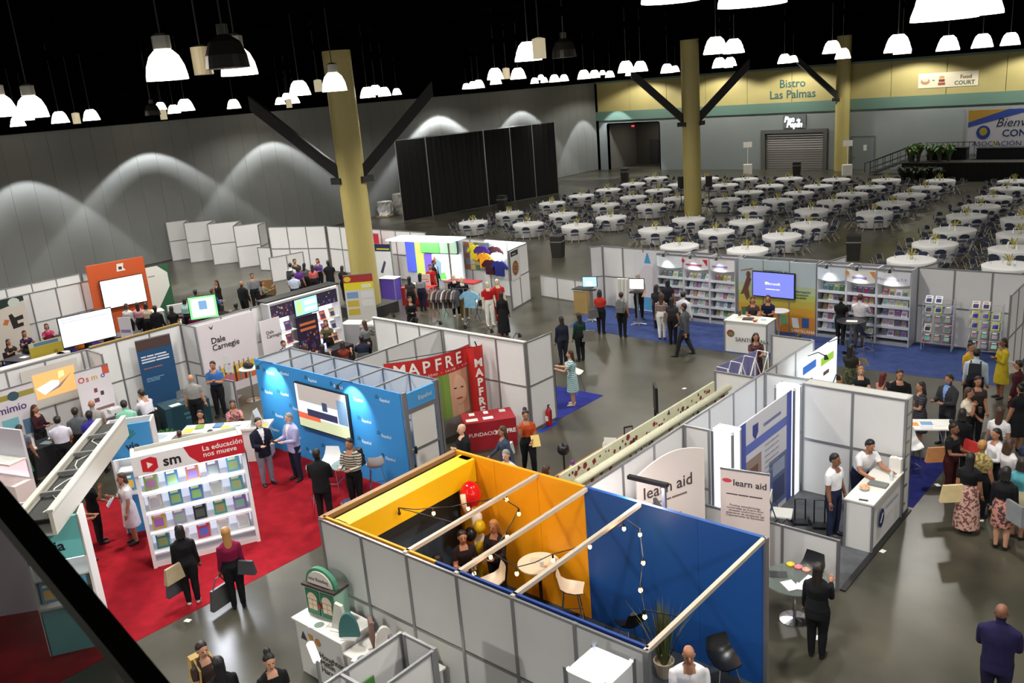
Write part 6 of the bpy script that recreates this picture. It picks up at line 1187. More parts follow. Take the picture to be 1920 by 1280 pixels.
t = thing('sale_table', 'red draped table with folded goods in the clothing booth', 'table', (P(752, 582).x+.0, P(752, 582).y+1.15, 0), .2); box('cloth', t, -.7, .7, -.35, .35, 0, .76, M((156, 24, 30), .8)); box('tabletop', t, -.72, .72, -.37, .37, .76, .79, M((176, 36, 40), .7)); paper((t.location.x-.2, t.location.y, .79), .3, .3, .3, (216, 206, 200), 'folded cream cloth on the red draped table', 'folded_cloth', None, .12); board('table_card', 'upright white card on the red draped table', 'sign', (t.location.x-.1, t.location.y+.2, .79), .3, .5, .5, (222, 216, 210), rects=[(.1, .3, .9, .36, (170, 60, 60)), (.1, .5, .8, .56, (150, 150, 150))])
t = thing('sale_counter', 'red topped counter behind the people in the clothing booth', 'counter', (P(815, 560).x+1.75, P(815, 560).y+.1, 0), .1); box('body', t, -.8, .8, -.3, .3, 0, .9, M((200, 196, 190), .6)); box('worktop', t, -.82, .82, -.32, .32, .9, .94, M((150, 30, 36), .6))
fold_chair_white(P(828, 592), .4, 'white folding chair before the counter in the clothing booth'); fold_chair_white(P(893, 585), -2.5, 'white folding chair beside the red mannequins'); fold_chair_white(P(905, 598), -2.0, 'black framed folding chair behind the person in black', (60, 60, 62))
# lit green and purple display
t = thing('lit_display', 'bright canopy display with green and purple screens beside the column', 'display', (-30.2, 26.2, 0), .15); dx_ = (P(820, 470, 2.4)-P(705, 470, 2.4)).length
box('canopy', t, -.2, 3.4, -.2, 1.0, 2.5, 2.56, glowm((226, 240, 255), 1.2)); box('back_wall', t, 0, 3.2, .9, .96, 0, 2.5, M((204, 206, 214), .5)); box('left_lightbox', t, .05, .55, .82, .9, .9, 2.4, glowm((70, 84, 190), .9)); box('green_poster', t, .62, 1.05, .80, .9, .7, 2.4, glowm((170, 210, 90), .9)); box('purple_band', t, 1.08, 1.5, .82, .9, .4, 1.75, glowm((110, 84, 200), .8)); box('white_lightbox', t, 1.55, 3.1, .80, .9, .6, 1.75, glowm((226, 240, 240), 1.2)); box('header_screen', t, 1.05, 2.1, .66, .78, 1.85, 2.35, glowm((90, 170, 80), .9)); box('header_screen', t, 2.15, 3.0, .66, .78, 1.85, 2.35, glowm((150, 180, 150), .9)); box('header_frame', t, 1.0, 3.05, .78, .82, 1.8, 2.4, M((50, 70, 70)))
b = MB(); b.quad([(1.6, .795, .62), (2.3, .795, .62), (2.2, .795, .95), (1.75, .795, .85)], glowm((110, 200, 90), .9)); b.quad([(1.65, .793, .9), (2.0, .793, .8), (2.05, .793, 1.4), (1.75, .793, 1.6)], glowm((120, 150, 170), .9)); b.quad([(1.6, .79, 1.35), (1.75, .79, 1.3), (1.75, .79, 1.65), (1.62, .79, 1.6)], glowm((190, 90, 60), .9)); b.build('picture', t)['kind'] = 'stuff'
box('posts', t, -.03, .03, -.15, -.09, 0, 2.5, ALU); box('posts', t, 3.2, 3.26, -.15, -.09, 0, 2.5, ALU); lightobj('canopy_light', 'AREA', (1.5, .3, 2.45), 40, (.9, .95, 1), 1.5, parent=t)
t = counter('purple_counter', 'purple fronted counter at the foot of the column', P(716, 562), .2, .8, .5, 1.0, (84, 60, 160)); p = P(700, 650, 1.9)
t = thing('green_balloon_plant', 'small potted tree with lime crown in the clothing booth', 'plant', (P(808, 540).x, P(808, 540).y+.9, 0)); b = MB(); b.tube([(0, 0, 0), (0, 0, 1.8)], .03, M((110, 90, 50)), 6); b.build('trunk', t); b = MB(); b.ball((0, 0, 2.0), (.3, .3, .2), M((110, 180, 50), .7), 12, 7); b.build('crown', t); b = MB(); b.lathe([(.12, 0), (.16, .25)], M((150, 120, 60)), 10); b.build('pot', t)
t = thing('black_bench_table', 'black low table with a white top at the column foot', 'table', P(722, 640), .2); box('tabletop', t, -.6, .6, -.35, .35, .70, .74, PAPER); box('shelf', t, -.55, .55, -.3, .3, .3, .33, DARK)
for x in (-.55, .55):
    for y in (-.3, .3): box('leg', t, x-.02, x+.02, y-.02, y+.02, 0, .7, DARK)

# ================================================================== red banners and white screens further left
panels('tall_screen', 'white folding partition behind the red banners', (-41.6, 27.4), (-38.2, 28.6), 3); panels('red_row_wall', 'white partition row behind the people at the red banners', (-38.0, 28.6), (-30.5, 28.6), 7); panels('low_screen', 'low white partition before the tall folding one', (-42.6, 27.2), (-41.7, 27.4), 1, h=1.3, split=None)
panels('side_screen_wall', 'white partition side of the red banner booth', (-38.9, 25.4), (-38.5, 27.2), 2, h=1.3, split=None)
for (px, py), lab, c_ in (((582, 545), 'tall red banner with a white ring emblem among the crowd', (190, 40, 58)), ((612, 548), 'second red banner with a white ring beside the column', (186, 38, 56))):
    p = P(px, py); t = rollup('red_banner', lab, (p.x-.4, 28.0 if px < 600 else 27.8, 0), .12, 1.25, 2.25, c_, polys=[(ell(.5, .72, .12, .065), (230, 210, 212)), (ell(.5, .72, .09, .05), c_), ([(.0, .12), (.1, .3), (.4, .38), (1, .34), (1, .24), (.5, .26), (.2, .16)], (232, 228, 228))], texts=[('~universidad', .5, .58, .09, (230, 214, 216), 'CENTER')])
t = board('welcome_board', 'dark blue and white welcome board beside the column', 'sign', (-32.8, 27.3, 0), .2, 1.0, 2.0, (214, 216, 218), rects=[(0, .82, 1, 1, (30, 36, 70))], texts=[('~BIENVENIDO', .5, .86, .15, (200, 200, 60), 'CENTER')], polys=[([(.2, .3), (.5, .6), (.6, .55), (.35, .28)], (60, 66, 90))])
for i in range(4):
    q0, q1, q2 = [P(*c) for c in (((324, 490), (345, 487), (358, 493)), ((358, 493), (395, 489), (402, 497)), ((402, 497), (443, 493), (450, 503)), ((450, 503), (488, 498), (495, 503)))[i]]
    s2 = ('first', 'second', 'third', 'fourth')[i]
    panels('zigzag_screen', '%s white fold of the zigzag screen counted from the grey wall' % s2, (q0.x, q0.y), (q1.x+.2, q1.y+.6), 1); panels('zigzag_return', '%s return panel of the zigzag screen counted from the grey wall' % s2, (q1.x+.25, q1.y+.6), (q2.x-.1, q2.y+.1), 1)
# ================================================================== left rows
panels('left_back_row', 'long white back partition of the leftmost booths', (-39.2, 9.0), (-39.1, 16.0), 7); panels('left_inner_row', 'inner white partition with tall posts behind the seated women', (-36.9, 9.0), (-36.95, 16.1), 7, h=2.44); panels('row_link', 'short white partition linking the two leftmost rows', (-39.05, 16.1), (-37.0, 16.1), 2)
t = board('orange_wall', 'tall orange wall with a white emblem behind a bright screen', 'wall', (-36.4, 15.2, 0), PI/2-.15, 2.3, 3.1, (196, 84, 36), th=.06, polys=[([(.5, .86), (.66, .86), (.62, .9), (.64, .96), (.52, .96)], (226, 222, 214)), ([(.54, .88), (.6, .88), (.6, .92), (.54, .92)], (60, 50, 46))])
q = at(252, 580, 40); t = screen('bright_wall_screen', 'glaring white interactive screen on the orange wall', (-36.2, 15.55, 0), PI/2-.15, 1.7, 1.15, (255, 255, 255), 1.1, z0=1.25)
t = board('green_white_board', 'white hexagon board with green corners beside the orange wall', 'sign', (-37.0, 17.55, 0), PI/2-.1, 1.35, 2.44, (38, 92, 62), polys=[([(0, .25), (0, 1), (.65, 1), (.95, .85), (.95, .6), (.5, .25)], (216, 220, 214)), ([(0, .25), (.4, .25), (.2, .35), (0, .42)], (130, 190, 60))], texts=[('~lenovo', .3, .82, .1, (120, 130, 120))])
p = P(178, 660); t = screen('big_display', 'large white glowing touch display on a stand before seated women', (-31.9, 12.0, 0), PI/2-.12, 1.8, 1.05, (250, 252, 255), 1.1, z0=1.15, stand=.5, rects=[(.04, .82, .96, .84, (120, 140, 160)), (.04, .9, .5, .93, (170, 180, 190))])
q = P(357, 590, 1.4); t = screen('green_display', 'green framed display with a blue picture among the crowd', (q.x, q.y, 0), 1.0, 1.0, .85, (120, 220, 130), 1.1, z0=1.2, stand=.35, rects=[(.08, .08, .92, .92, (220, 246, 226)), (.35, .4, .65, .8, (110, 150, 190))])
t = board('striped_panel', 'narrow slanted panel with printed rows beside the big display', 'panel', (-31.2, 13.75, 0), PI/2-1.1, .5, 1.9, (196, 190, 196), rects=[(.1, .1+.15*k, .9, .16+.15*k, (130, 110, 150)) for k in range(5)])
t = board('figure_poster', 'cream poster with a black puzzle figure and orange star by the seated women', 'poster', (-36.75, 11.4, 0), PI/2, 1.35, 2.44, (206, 198, 186), polys=[([(0, .82), (1, .92), (1, 1), (0, 1)], (30, 50, 44)), (ell(.72, .92, .16, .07), (200, 206, 200)), ([(.55, .5), (.85, .52), (.85, .58), (.7, .57), (.7, .62), (.88, .63), (.88, .7), (.65, .68), (.6, .75), (.5, .73)], (36, 34, 32)), ([(.30, .60), (.42, .58), (.5, .66), (.38, .68)], (200, 110, 60))])
board('pattern_poster', 'cream poster patterned with rows of small black figures', 'poster', (-36.75, 9.1, 0), PI/2, 2.2, 2.3, (198, 192, 184), rects=[(.03+i % 6*.16, .06+i//6*.17, .12+i % 6*.16, .14+i//6*.17, (60, 54, 48)) for i in range(30)])
t = board('yellow_banner', 'olive yellow table banner with a pale blue top strip', 'banner', (-31.84, 10.85, 0), PI/2, 1.1, 1.6, (178, 158, 40), rects=[(0, .9, 1, 1, (190, 190, 180)), (.15, .91, .9, .98, (90, 130, 150)), (.7, .6, .82, .75, (140, 120, 30))])
t = thing('white_front_counter', 'long white counter with rounded end before the seated women', 'counter', (-31.35, 8.2, 0), PI/2); box('front', t, 0, 3.6, -.03, .03, 0, 1.05, WHITE); box('worktop', t, 0, 3.6, -.05, .4, 1.05, 1.1, WHITE); b = MB(); b.lathe([(.22, 0), (.22, 1.1)], WHITE, 16); b.build('rounded_end', t, (3.6, .18, 0))
carpet('purple_carpet', 'dark purple carpet under the big display and the seated women', [(-36.6, 8), (-30.8, 8), (-30.8, 15), (-36.6, 15)], (40, 32, 84))
for i, (x, y) in enumerate(((-33.4, 9.6), (-33.8, 11.2), (-33.3, 14.8))):
    t = thing('dark_table', ('dark table before the pattern poster', 'dark table under the puzzle figure poster', 'dark table beside the crowd at the orange wall')[i], 'table', (x, y, 0), .4*i); box('tabletop', t, -.6, .6, -.4, .4, .70, .74, M((28, 28, 40), .5))
    for a in (-.55, .55):
        for c in (-.35, .35): box('leg', t, a-.02, a+.02, c-.02, c+.02, 0, .7, DARK)
    paper((x, y+.1, .741), .3, .3, .22, (222, 222, 224), ('white sheet on the dark table before the pattern poster', 'white sheet on the dark table under the figure poster', 'white sheet on the dark table beside the crowd')[i])
t = counter('demo_counter', 'white pedestal counter with small devices before the orange wall', (-34.8, 16.0, 0), 1.3, 1.2, .6, 1.0); paper((-34.9, 16.5, 1.0), .4, .2, .2, (70, 80, 90), 'small dark device on the white pedestal counter', 'device', None, .12)
t = thing('black_sofa', 'low black and white lounge seat beside the crowd', 'sofa', (-35.2, 18.6, 0), 1.2); box('seat', t, -.8, .8, -.4, .4, .2, .45, DARK); box('backrest', t, -.8, .8, .3, .45, .45, .85, M((196, 196, 196), .5)); box('arm', t, -.85, -.75, -.4, .4, .2, .6, DARK); box('arm', t, .75, .85, -.4, .4, .2, .6, DARK); box('foot', t, -.7, .7, -.3, .3, 0, .2, DARK)
t = thing('tan_armchair', 'tan leather armchair by the man in grey', 'armchair', P(499, 560), .8); box('seat', t, -.35, .35, -.35, .35, .15, .42, M((112, 84, 50), .5)); box('backrest', t, -.35, .35, .25, .42, .42, .85, M((120, 92, 56), .5)); box('arm', t, -.45, -.35, -.35, .4, .15, .6, M((112, 84, 50), .5)); box('arm', t, .35, .45, -.35, .4, .15, .6, M((112, 84, 50), .5)); box('feet', t, -.4, .4, -.3, .3, 0, .15, DARK)
# mimio / osmo row
BX = -25.7
panels('presenter_wall', 'long white partition behind the projector picture', (BX, 7.0), (BX, 13.2), 6); panels('presenter_fin', 'white fin panel beside the game roll-up', (BX+.05, 10.25), (BX+.95, 10.25), 1); panels('backdrop_fin', 'white fin panel between the blue roll-up and the wide backdrop', (BX+.05, 13.22), (BX+.85, 13.22), 1)
b = MB(); b.box(BX-.05, BX+.05, 10.35, 13.2, 2.44, 2.48, M((150, 118, 40), .5)); tag(b.build('gold_trim'), 'gold trim strip along the top of the presenter partition', 'trim')
t = board('projection_screen', 'projection screen showing a warm picture of a table', 'screen', (BX+.08, 8.35, 0), PI/2, 1.55, 1.15, (196, 192, 184), z0=1.15, th=.02); pj = box('projected_picture', t, .28, 1.42, -.004, 0, 1.4, 2.12, glowm((236, 150, 90), 1.0)); b = MB(); b.quad([(.32, -.008, 1.72), (.75, -.008, 1.85), (.95, -.008, 1.8), (.9, -.008, 1.6), (.5, -.008, 1.5)], glowm((255, 250, 235), 1.5)); b.quad([(.95, -.009, 1.85), (1.12, -.009, 1.9), (1.12, -.009, 2.05), (.98, -.009, 2.05)], glowm((255, 206, 130), 1.2)); b.quad([(.5, -.011, 1.5), (.95, -.011, 1.6), (1.35, -.011, 1.95), (.9, -.011, 1.66)], glowm((120, 110, 110), .6)); b.build('picture_detail', t)['kind'] = 'stuff'
rollup('interactive_banner', 'white roll-up with purple lettering under a yellow band', (-24.75, 7.25, 0), PI/2, 1.05, 2.1, (206, 200, 206), rects=[(0, .86, 1, .93, (150, 140, 60)), (.1, .42, .5, .62, (110, 170, 180)), (.58, .36, .95, .56, (90, 120, 150)), (.1, .24, .45, .38, (90, 120, 150)), (.55, .14, .9, .30, (190, 196, 200))], polys=[(ell(.5, .895, .14, .06), (50, 80, 90))], texts=[('mimio', .06, .70, .29, (70, 40, 110))])
rollup('game_banner', 'white roll-up with multicoloured lettering and small pictures', (-24.6, 9.35, 0), PI/2, .95, 2.05, (206, 202, 204), rects=[(.8, .88, 1, 1, (190, 80, 60)), (.45, .66, .55, .72, (120, 50, 50)), (.62, .60, .72, .66, (60, 50, 56)), (.4, .52, .55, .58, (100, 60, 60)), (.4, .40, .95, .44, (120, 96, 84)), (.1, .25, .9, .27, (180, 176, 176)), (.1, .2, .8, .22, (180, 176, 176))], texts=[('O', .05, .84, .24, (190, 60, 70)), ('s', .28, .84, .24, (206, 80, 60)), ('m', .44, .84, .24, (206, 160, 60)), ('o', .72, .84, .24, (80, 80, 150))])
rollup('blue_rollup', 'dark blue roll-up with brown head and white text', (BX+.3, 11.55, 0), PI/2-.15, 1.05, 2.25, (24, 70, 110), rects=[(0, .86, 1, 1, (70, 50, 46))], texts=[('~Get Your Digital\nClassroom Started\nPowerful Learning', .08, .76, .1, (206, 216, 226)), ('~more than a textbook', .1, .6, .06, (190, 110, 70)), ('~engage every student\nin every lesson\nwith every tool', .12, .46, .055, (120, 160, 190))])
b = MB(); b.lathe([(.12, 0), (.12, .12)], M((180, 180, 184)), 12); pr = P(215, 768, 1.05); t = thing('projector', 'small projector with a dazzling lamp on a stand', 'projector', (pr.x, pr.y, 0), -PI/2); box('body', t, -.16, .16, -.12, .12, .98, 1.1, M((210, 210, 212), .4)); b = MB(); b.ball((0, -.14, 1.05), .045, glowm((255, 236, 255), 60), 10, 7); b.build('lens', t); b = MB(); b.tube([(0, 0, .75), (0, 0, .98)], .025, DARK, 6); b.build('stand', t)
def dtable(name, label, x, y, rz, L3, D3, rgb, skirt=True, h_=.75):
    t = thing(name, label, 'table', (x, y, 0), rz); box('tabletop', t, -L3/2, L3/2, -D3/2, D3/2, h_-.03, h_, M(rgb, .8))
    box('front_cloth', t, -L3/2, L3/2, -D3/2-.012, -D3/2, 0, h_, M(rgb, .85)); box('side_cloth', t, -L3/2-.012, -L3/2, -D3/2, D3/2, 0, h_, M(rgb, .85)); box('side_cloth', t, L3/2, L3/2+.012, -D3/2, D3/2, 0, h_, M(rgb, .85)); return t
dtable('black_table', 'black draped table with leaflets before the purple-lettered roll-up', -23.9, 7.9, PI/2, 1.8, .75, (24, 22, 26)); dtable('black_table', 'black draped table before the projector picture', -23.8, 10.2, PI/2, 1.4, .7, (22, 22, 26)); t = dtable('teal_table', 'teal draped table with papers before the blue roll-up', -23.5, 11.72, PI/2-.2, 1.25, .8, (22, 62, 76)); txt('~WRIGHT\nGROUP', t, .1, .45, .16, M((70, 110, 120)), 'CENTER', y=-.42)
for i, (x, y, c_) in enumerate(((-24.0, 7.5, (222, 222, 214)), (-23.8, 8.0, (110, 140, 150)), (-24.05, 8.3, (226, 222, 206)), (-23.35, 11.4, (216, 220, 220)), (-23.6, 11.75, (70, 76, 82)), (-23.3, 11.95, (226, 226, 224)))): paper((x, y, .751), .5*i, .3, .22, c_, ('white leaflet on the table before the purple-lettered roll-up', 'grey-blue leaflet on the table before the purple-lettered roll-up', 'cream leaflet on the table before the purple-lettered roll-up', 'white sheet at the near end of the teal table', 'dark laptop on the teal table', 'white sheet at the far end of the teal table')[i])
t = thing('leaflet_holder', 'white fan of upright leaflets on the table before the purple-lettered roll-up', 'holder', (-23.65, 7.35, .75), PI/2-.2); box('leaflet', t, -.1, .08, 0, .015, 0, .34, PAPER); box('leaflet', t, .12, .3, .05, .065, 0, .30, M((216, 206, 206))); box('tray', t, -.12, .32, -.02, .09, 0, .04, WHITE)
shell_stool('grey_chair', 'grey chair tucked behind the teal table', (-24.2, 12.2, 0), 1.7, (90, 90, 94), .46, False); fold_chair_white((-24.5, 11.2, 0), 1.9, 'cream folding chair behind the man in white at the teal table', (206, 204, 190))
# wide backdrop
t = board('wide_backdrop', 'wide white backdrop with black lettering over a row of printed people', 'backdrop', (-24.95, 13.32, 0), PI/2, 2.05, 2.40, (206, 198, 204), th=.05, rects=[(0, .12, 1, .24, (196, 96, 40)), (0, .24, 1, .36, (206, 170, 60))]+[(.08+.085*k, .12, .115+.085*k, .34, [(40, 44, 50), (50, 46, 60), (150, 130, 130), (36, 40, 50), (120, 110, 110), (44, 44, 56), (110, 120, 130), (40, 44, 60), (150, 150, 156)][k]) for k in range(9)]+[(.085+.085*k, .34, .11+.085*k, .40, (150, 110, 90)) for k in range(9)], texts=[('Dale\nCarnegie', .20, .72, .27, (34, 32, 36))], polys=[([(.20, .88), (.24, .92), (.28, .88), (.25, .91), (.28, .97), (.24, .93), (.20, .97), (.23, .91)], (30, 30, 34))])
board('narrow_backdrop', 'narrower white backdrop repeating the same black lettering beside the comic kiosk', 'backdrop', (-24.74, 15.4, 0), PI/2, .78, 2.05, (208, 202, 206), rects=[(0, .12, 1, .22, (200, 110, 50)), (0, .22, 1, .34, (210, 176, 60)), (.5, .14, .64, .40, (170, 170, 176))], texts=[('Dale\nCarnegie', .25, .76, .16, (40, 38, 42))])
panels('backdrop_wall', 'white partition top showing above the wide backdrop', (-25.34, 13.3), (-25.34, 18.9), 5); panels('low_side_panel', 'low white divider beside the brochure stand', (-24.75, 12.95), (-23.0, 13.15), 2, h=1.0, split=None)
p = P(466, 690, 1.05); round_table('white_bar_table', 'white round bar table with a black bag by the wide backdrop', (p.x, p.y, 0), .3, 1.05, WHITE, CHROME); t = thing('black_handbag', 'black handbag on the white round bar table', 'bag', (p.x, p.y, 1.05), .4); b = MB(); b.ball((0, 0, .09), (.19, .12, .10), M((20, 20, 22), .5), 12, 7); b.build('bag_body', t); b = MB(); b.tube([(-.1, 0, .15), (0, 0, .26), (.1, 0, .15)], .01, DARK, 5); b.build('handle', t)
t = thing('brochure_stand', 'zigzag metal brochure stand with white leaflets', 'stand', P(440, 745), .6); b = MB(); b.tube([(0, 0, 0), (0, .1, .5), (0, -.05, 1.0), (0, .1, 1.35)], .02, ALU, 6); b.build('frame', t); box('base', t, -.2, .2, -.2, .2, 0, .02, ALU)
for k in range(4): box('leaflet', t, -.13, .13, -.12+.03*k, -.1+.03*k, .25+.3*k, .5+.3*k, M([(214, 214, 216), (190, 110, 130), (206, 210, 214), (222, 222, 222)][k]))
# dark graphic book kiosk
KX = -24.9
t = thing('game_kiosk', 'lit book kiosk with dark comic graphics and a small screen', 'kiosk', (KX, 15.9, 0), PI/2); box('back', t, 0, 2.85, .3, .36, 0, 2.5, M((180, 180, 188), .5)); box('crown', t, -.1, 2.95, -.1, .5, 2.55, 2.6, M((40, 40, 42), .6)); box('lit_soffit', t, 0, 2.85, -.05, .3, 2.5, 2.54, glowm((255, 248, 230), 1.6)); box('header_print', t, 0, .95, -.06, -.02, 1.95, 2.42, M((52, 40, 66), .5)); box('header_print', t, 1.95, 2.85, -.06, -.02, 1.95, 2.42, M((44, 36, 60), .5)); box('centre_print', t, .98, 1.90, -.02, .05, 0, 1.75, M((42, 30, 54), .5)); box('end_panel', t, 2.82, 2.88, -.1, .36, 0, 2.5, M((206, 206, 210), .5)); box('end_panel', t, -.03, .03, -.1, .36, 0, 2.5, M((206, 206, 210), .5))
b = MB(); rk = random.Random(6)
for i in range(40): u, v = rk.uniform(1.02, 1.84), rk.uniform(.3, 1.2); s2 = rk.uniform(.03, .09); b.quad([(u+s2*math.cos(k*2.1+i), -.024, v+s2*math.sin(k*2.1+i)) for k in range(3)], M(rk.choice([(160, 60, 50), (60, 80, 160), (190, 150, 110), (90, 60, 120)])))
for i in range(30): u = rk.choice((rk.uniform(.06, .88), rk.uniform(2.0, 2.78))); v = rk.uniform(2.0, 2.36); s2 = rk.uniform(.03, .07); b.quad([(u+s2*math.cos(k*2.1+i), -.064, v+s2*math.sin(k*2.1+i)) for k in range(3)], M(rk.choice([(160, 70, 60), (110, 100, 170), (200, 180, 150), (120, 80, 120)])))
b.build('comic_print', t)['kind'] = 'stuff'; txt('~GENIOS\nSTUDIO', t, 1.12, 1.45, .22, M((200, 110, 60)), y=-.03, bold=.006)
for z in (.55, 1.0, 1.45):
    box('shelf', t, .05, .95, -.1, .3, z-.03, z, WHITE); box('shelf', t, 1.93, 2.8, -.1, .3, z-.03, z, WHITE)
box('lit_back', t, .05, .95, .28, .3, .5, 1.92, glowm((240, 244, 255), .9)); box('lit_back', t, 1.93, 2.8, .28, .3, .5, 1.92, glowm((240, 244, 255), .9))
for k, (u, z) in enumerate([(u, z) for z in (.55, 1.0, 1.45) for u in (.28, .68, 2.15, 2.56)]):
    col = [(120, 170, 200), (206, 206, 190), (120, 90, 170), (220, 150, 60), (130, 160, 90), (170, 60, 60), (190, 110, 150), (200, 200, 206), (150, 190, 206), (110, 60, 110), (220, 90, 40), (206, 186, 150)][k]
    book((KX+.02, 15.9+u, z), PI/2, .24, .32, col, (60, 60, 90), '%s book on the %s shelf of the comic kiosk' % (cname(col), ('low', 'middle', 'high')[k//4]), 'books on the comic kiosk')
screen('kiosk_screen', 'small bright screen with pictures on the comic kiosk', (KX+.10, 16.9, 0), PI/2, .92, .55, (130, 196, 220), 1.2, z0=1.85, rects=[(.05, .1, .3, .9, (160, 210, 120)), (.4, .15, .95, .4, (200, 226, 240)), (.4, .55, .95, .85, (190, 210, 236))])
dtable('dark_draped_table', 'dark table where visitors sit before the comic kiosk', -23.68, 17.45, PI/2, 1.2, .52, (30, 26, 32)); t = thing('laptop', 'open laptop with lilac screen before the comic kiosk', 'laptop', (-23.62, 17.08, .75), PI/2+.3); box('base', t, -.17, .17, -.12, .12, 0, .02, ALU); box('display', t, -.16, .16, .11, .125, .02, .23, glowm((180, 180, 240), 1.0))
rollup('yellow_red_rollup', 'tall roll-up with red head and yellow band beside the column', (-27.35, 21.0, 0), .75, 1.15, 2.1, (206, 204, 200), rects=[(0, .86, 1, 1, (160, 44, 40)), (0, .72, 1, .86, (220, 206, 40)), (.06, .56, .45, .68, (120, 150, 190)), (.06, .40, .45, .52, (196, 170, 60)), (.06, .24, .45, .36, (200, 176, 60)), (.55, .56, .95, .68, (214, 214, 218)), (.6, .75, .92, .82, (222, 222, 200)), (.55, .40, .95, .52, (216, 216, 216))], polys=[(ell(.14, .93, .12, .05), (214, 196, 50))])
t = thing('small_white_table', 'small white table with leaflets by the tall roll-up', 'table', (-25.0, 19.4, 0), .4); box('tabletop', t, -.4, .4, -.3, .3, .98, 1.0, WHITE); box('front', t, -.38, .38, -.29, -.27, 0, .98, M((150, 150, 154)))
# ================================================================== bottom edge: education kiosk, lit box, railing
t = counter('education_counter', 'white counter with triangle and circle marks under the toy house', (-11.05, 6.62, 0), .0, 1.2, .62, 1.0, framed=False); txt('Houghton\nMifflin\nHarcourt', t, .56, .48, .15, M((60, 56, 56)), y=.012); b = MB(); b.quad([(.12, .012, .66), (.28, .012, .66), (.20, .012, .82)], M((70, 66, 70))); b.quad([(.32, .012, .82), (.44, .012, .82), (.44, .012, .72), (.38, .012, .66)], M((206, 150, 60))); b.quad([(.56+.07*math.cos(k*PI/6), .012, .74+.07*math.sin(k*PI/6)) for k in range(12)], M((200, 140, 70))); b.build('emblem', t)['kind'] = 'stuff'
t = counter('education_counter', 'second white counter behind the lettered one against the lounge wall', (-9.8, 6.62, 0), 0, 1.5, .62, .85, framed=False)
t = thing('house_display', 'green toy house display with arched top and window doors', 'display', (-10.95, 6.85, 1.0), .12); GM = M((70, 140, 110), .5); GD = M((44, 110, 82), .5)
box('body', t, 0, .66, 0, .28, 0, .5, M((150, 190, 170), .5)); box('roof_edge', t, -.03, .69, -.03, .3, .5, .54, M((60, 48, 44)))
for k in range(2):
    d_ = box('door', t, .03+.32*k, .31+.32*k, -.02, 0, .03, .46, GD); b = MB(); b.add([(.17+.32*k+.11*math.cos(a*PI/8), -.024, .30+.12*math.sin(a*PI/8)) for a in range(9)], [tuple(range(9))], M((226, 206, 180))); b.build('fan_window', t)
    for i in range(4): box('pane', t, .075+.32*k+.10*(i % 2), .165+.32*k+.10*(i % 2), -.026, -.02, .12+.09*(i//2), .20+.09*(i//2), M((232, 206, 180)))
box('knocker', t, .31, .36, -.04, -.02, .18, .26, M((180, 40, 44))); b = MB(); b.prism([(.33+.33*math.cos(a*PI/12), .54+.30*math.sin(a*PI/12)) for a in range(13)], .05, .12, GM); b.build('arch', t); b = MB(); b.prism([(.33+.27*math.cos(a*PI/12), .55+.24*math.sin(a*PI/12)) for a in range(13)], .03, .05, M((226, 220, 210))); b.build('arch_face', t); txt('into Reading', t, .10, .62, .085, M((110, 96, 84)), y=.024)
for i, (x, y, c_, rz) in enumerate(((-10.15, 6.85, (216, 216, 206), .3), (-9.85, 6.8, (60, 110, 110), .6), (-9.6, 7.02, (120, 90, 80), -.5), (-9.3, 7.02, (200, 196, 190), 1.0), (-9.0, 6.9, (110, 100, 104), -.3), (-8.55, 7.0, (150, 170, 60), .2))):
    bz = .85 if x > -9.82 else 1.0
    t = thing('activity_kit', ('white upright activity kit beside the toy house', 'teal slanted activity kit on the counter seam', 'brown curved activity kit against the lounge wall', 'white open activity kit against the lounge wall', 'grey curved activity kit near the low closet', 'lime edged activity kit near the low closet')[i], 'display', (x, y, bz), rz); b = MB()
    pf = [(-.14, 0), (.14, 0), (.10, .42), (-.02, .46)] if i % 2 == 0 else [(.16*math.cos(a*PI/10), .02+.4*math.sin(a*PI/10)) for a in range(11)]
    b.prism(pf, -.03, .03, M(c_, .6)); b.build('board', t); box('foot', t, -.12, .12, -.1, .1, 0, .02, PAPER)
for i, (x, y, z) in enumerate(((-10.5, 6.72, 1.0), (-9.45, 6.68, .85))): t = thing('round_leaflet', ('leaflet with a round badge beside the toy house', 'leaflet with a round badge on the second counter')[i], 'brochure', (x, y, z), .3); box('sheet', t, -.14, .14, -.1, .1, 0, .008, PAPER); b = MB(); b.lathe([(.08, .009), (.08, .011)], M((110, 130, 120)), 16); b.build('badge', t)
panels('low_closet_partition', 'white closet side partition at the picture foot near the counters', (-7.58, 5.96), (-7.58, 3.4), 3); panels('low_closet_partition', 'white short closet partition at the picture foot', (-7.52, 5.98), (-7.0, 5.98), 1); panels('low_closet_partition', 'white closet front partition facing the lounge corner', (-6.98, 5.92), (-6.98, 3.4), 3)
b = MB(); b.box(-7.55, -7.0, 5.0, 5.04, 2.40, 2.44, ALU); tag(b.build('closet_bar'), 'aluminium bar across the low closet', 'rail'); 
t = thing('exit_plate', 'green running figure plate inside the low closet wall', 'sign', (-7.55, 5.1, 1.95), PI/2); box('plate', t, 0, .36, -.012, 0, 0, .2, M((70, 130, 50))); b = MB(); b.quad([(.08, -.014, .04), (.16, -.014, .16), (.2, -.014, .14), (.13, -.014, .04)], PAPER); b.build('figure', t)
t = thing('clip_lamp', 'white clip lamp standing out from the low closet corner', 'lamp', (-8.3, 5.2, 0)); b = MB(); b.tube([(0, 0, 0), (0, 0, 2.2)], .02, ALU, 6); b.build('pole', t); b = MB(); b.tube([(0, 0, 2.2), (-.25, .1, 2.28)], .05, glowm((255, 250, 236), 1.5), 8); b.build('head', t)
t = thing('lit_tower', 'glowing open-topped white light tower before the lounge wall', 'lamp', (-5.46, 6.56, 0)); FRM = M((120, 122, 126), .4, .4)
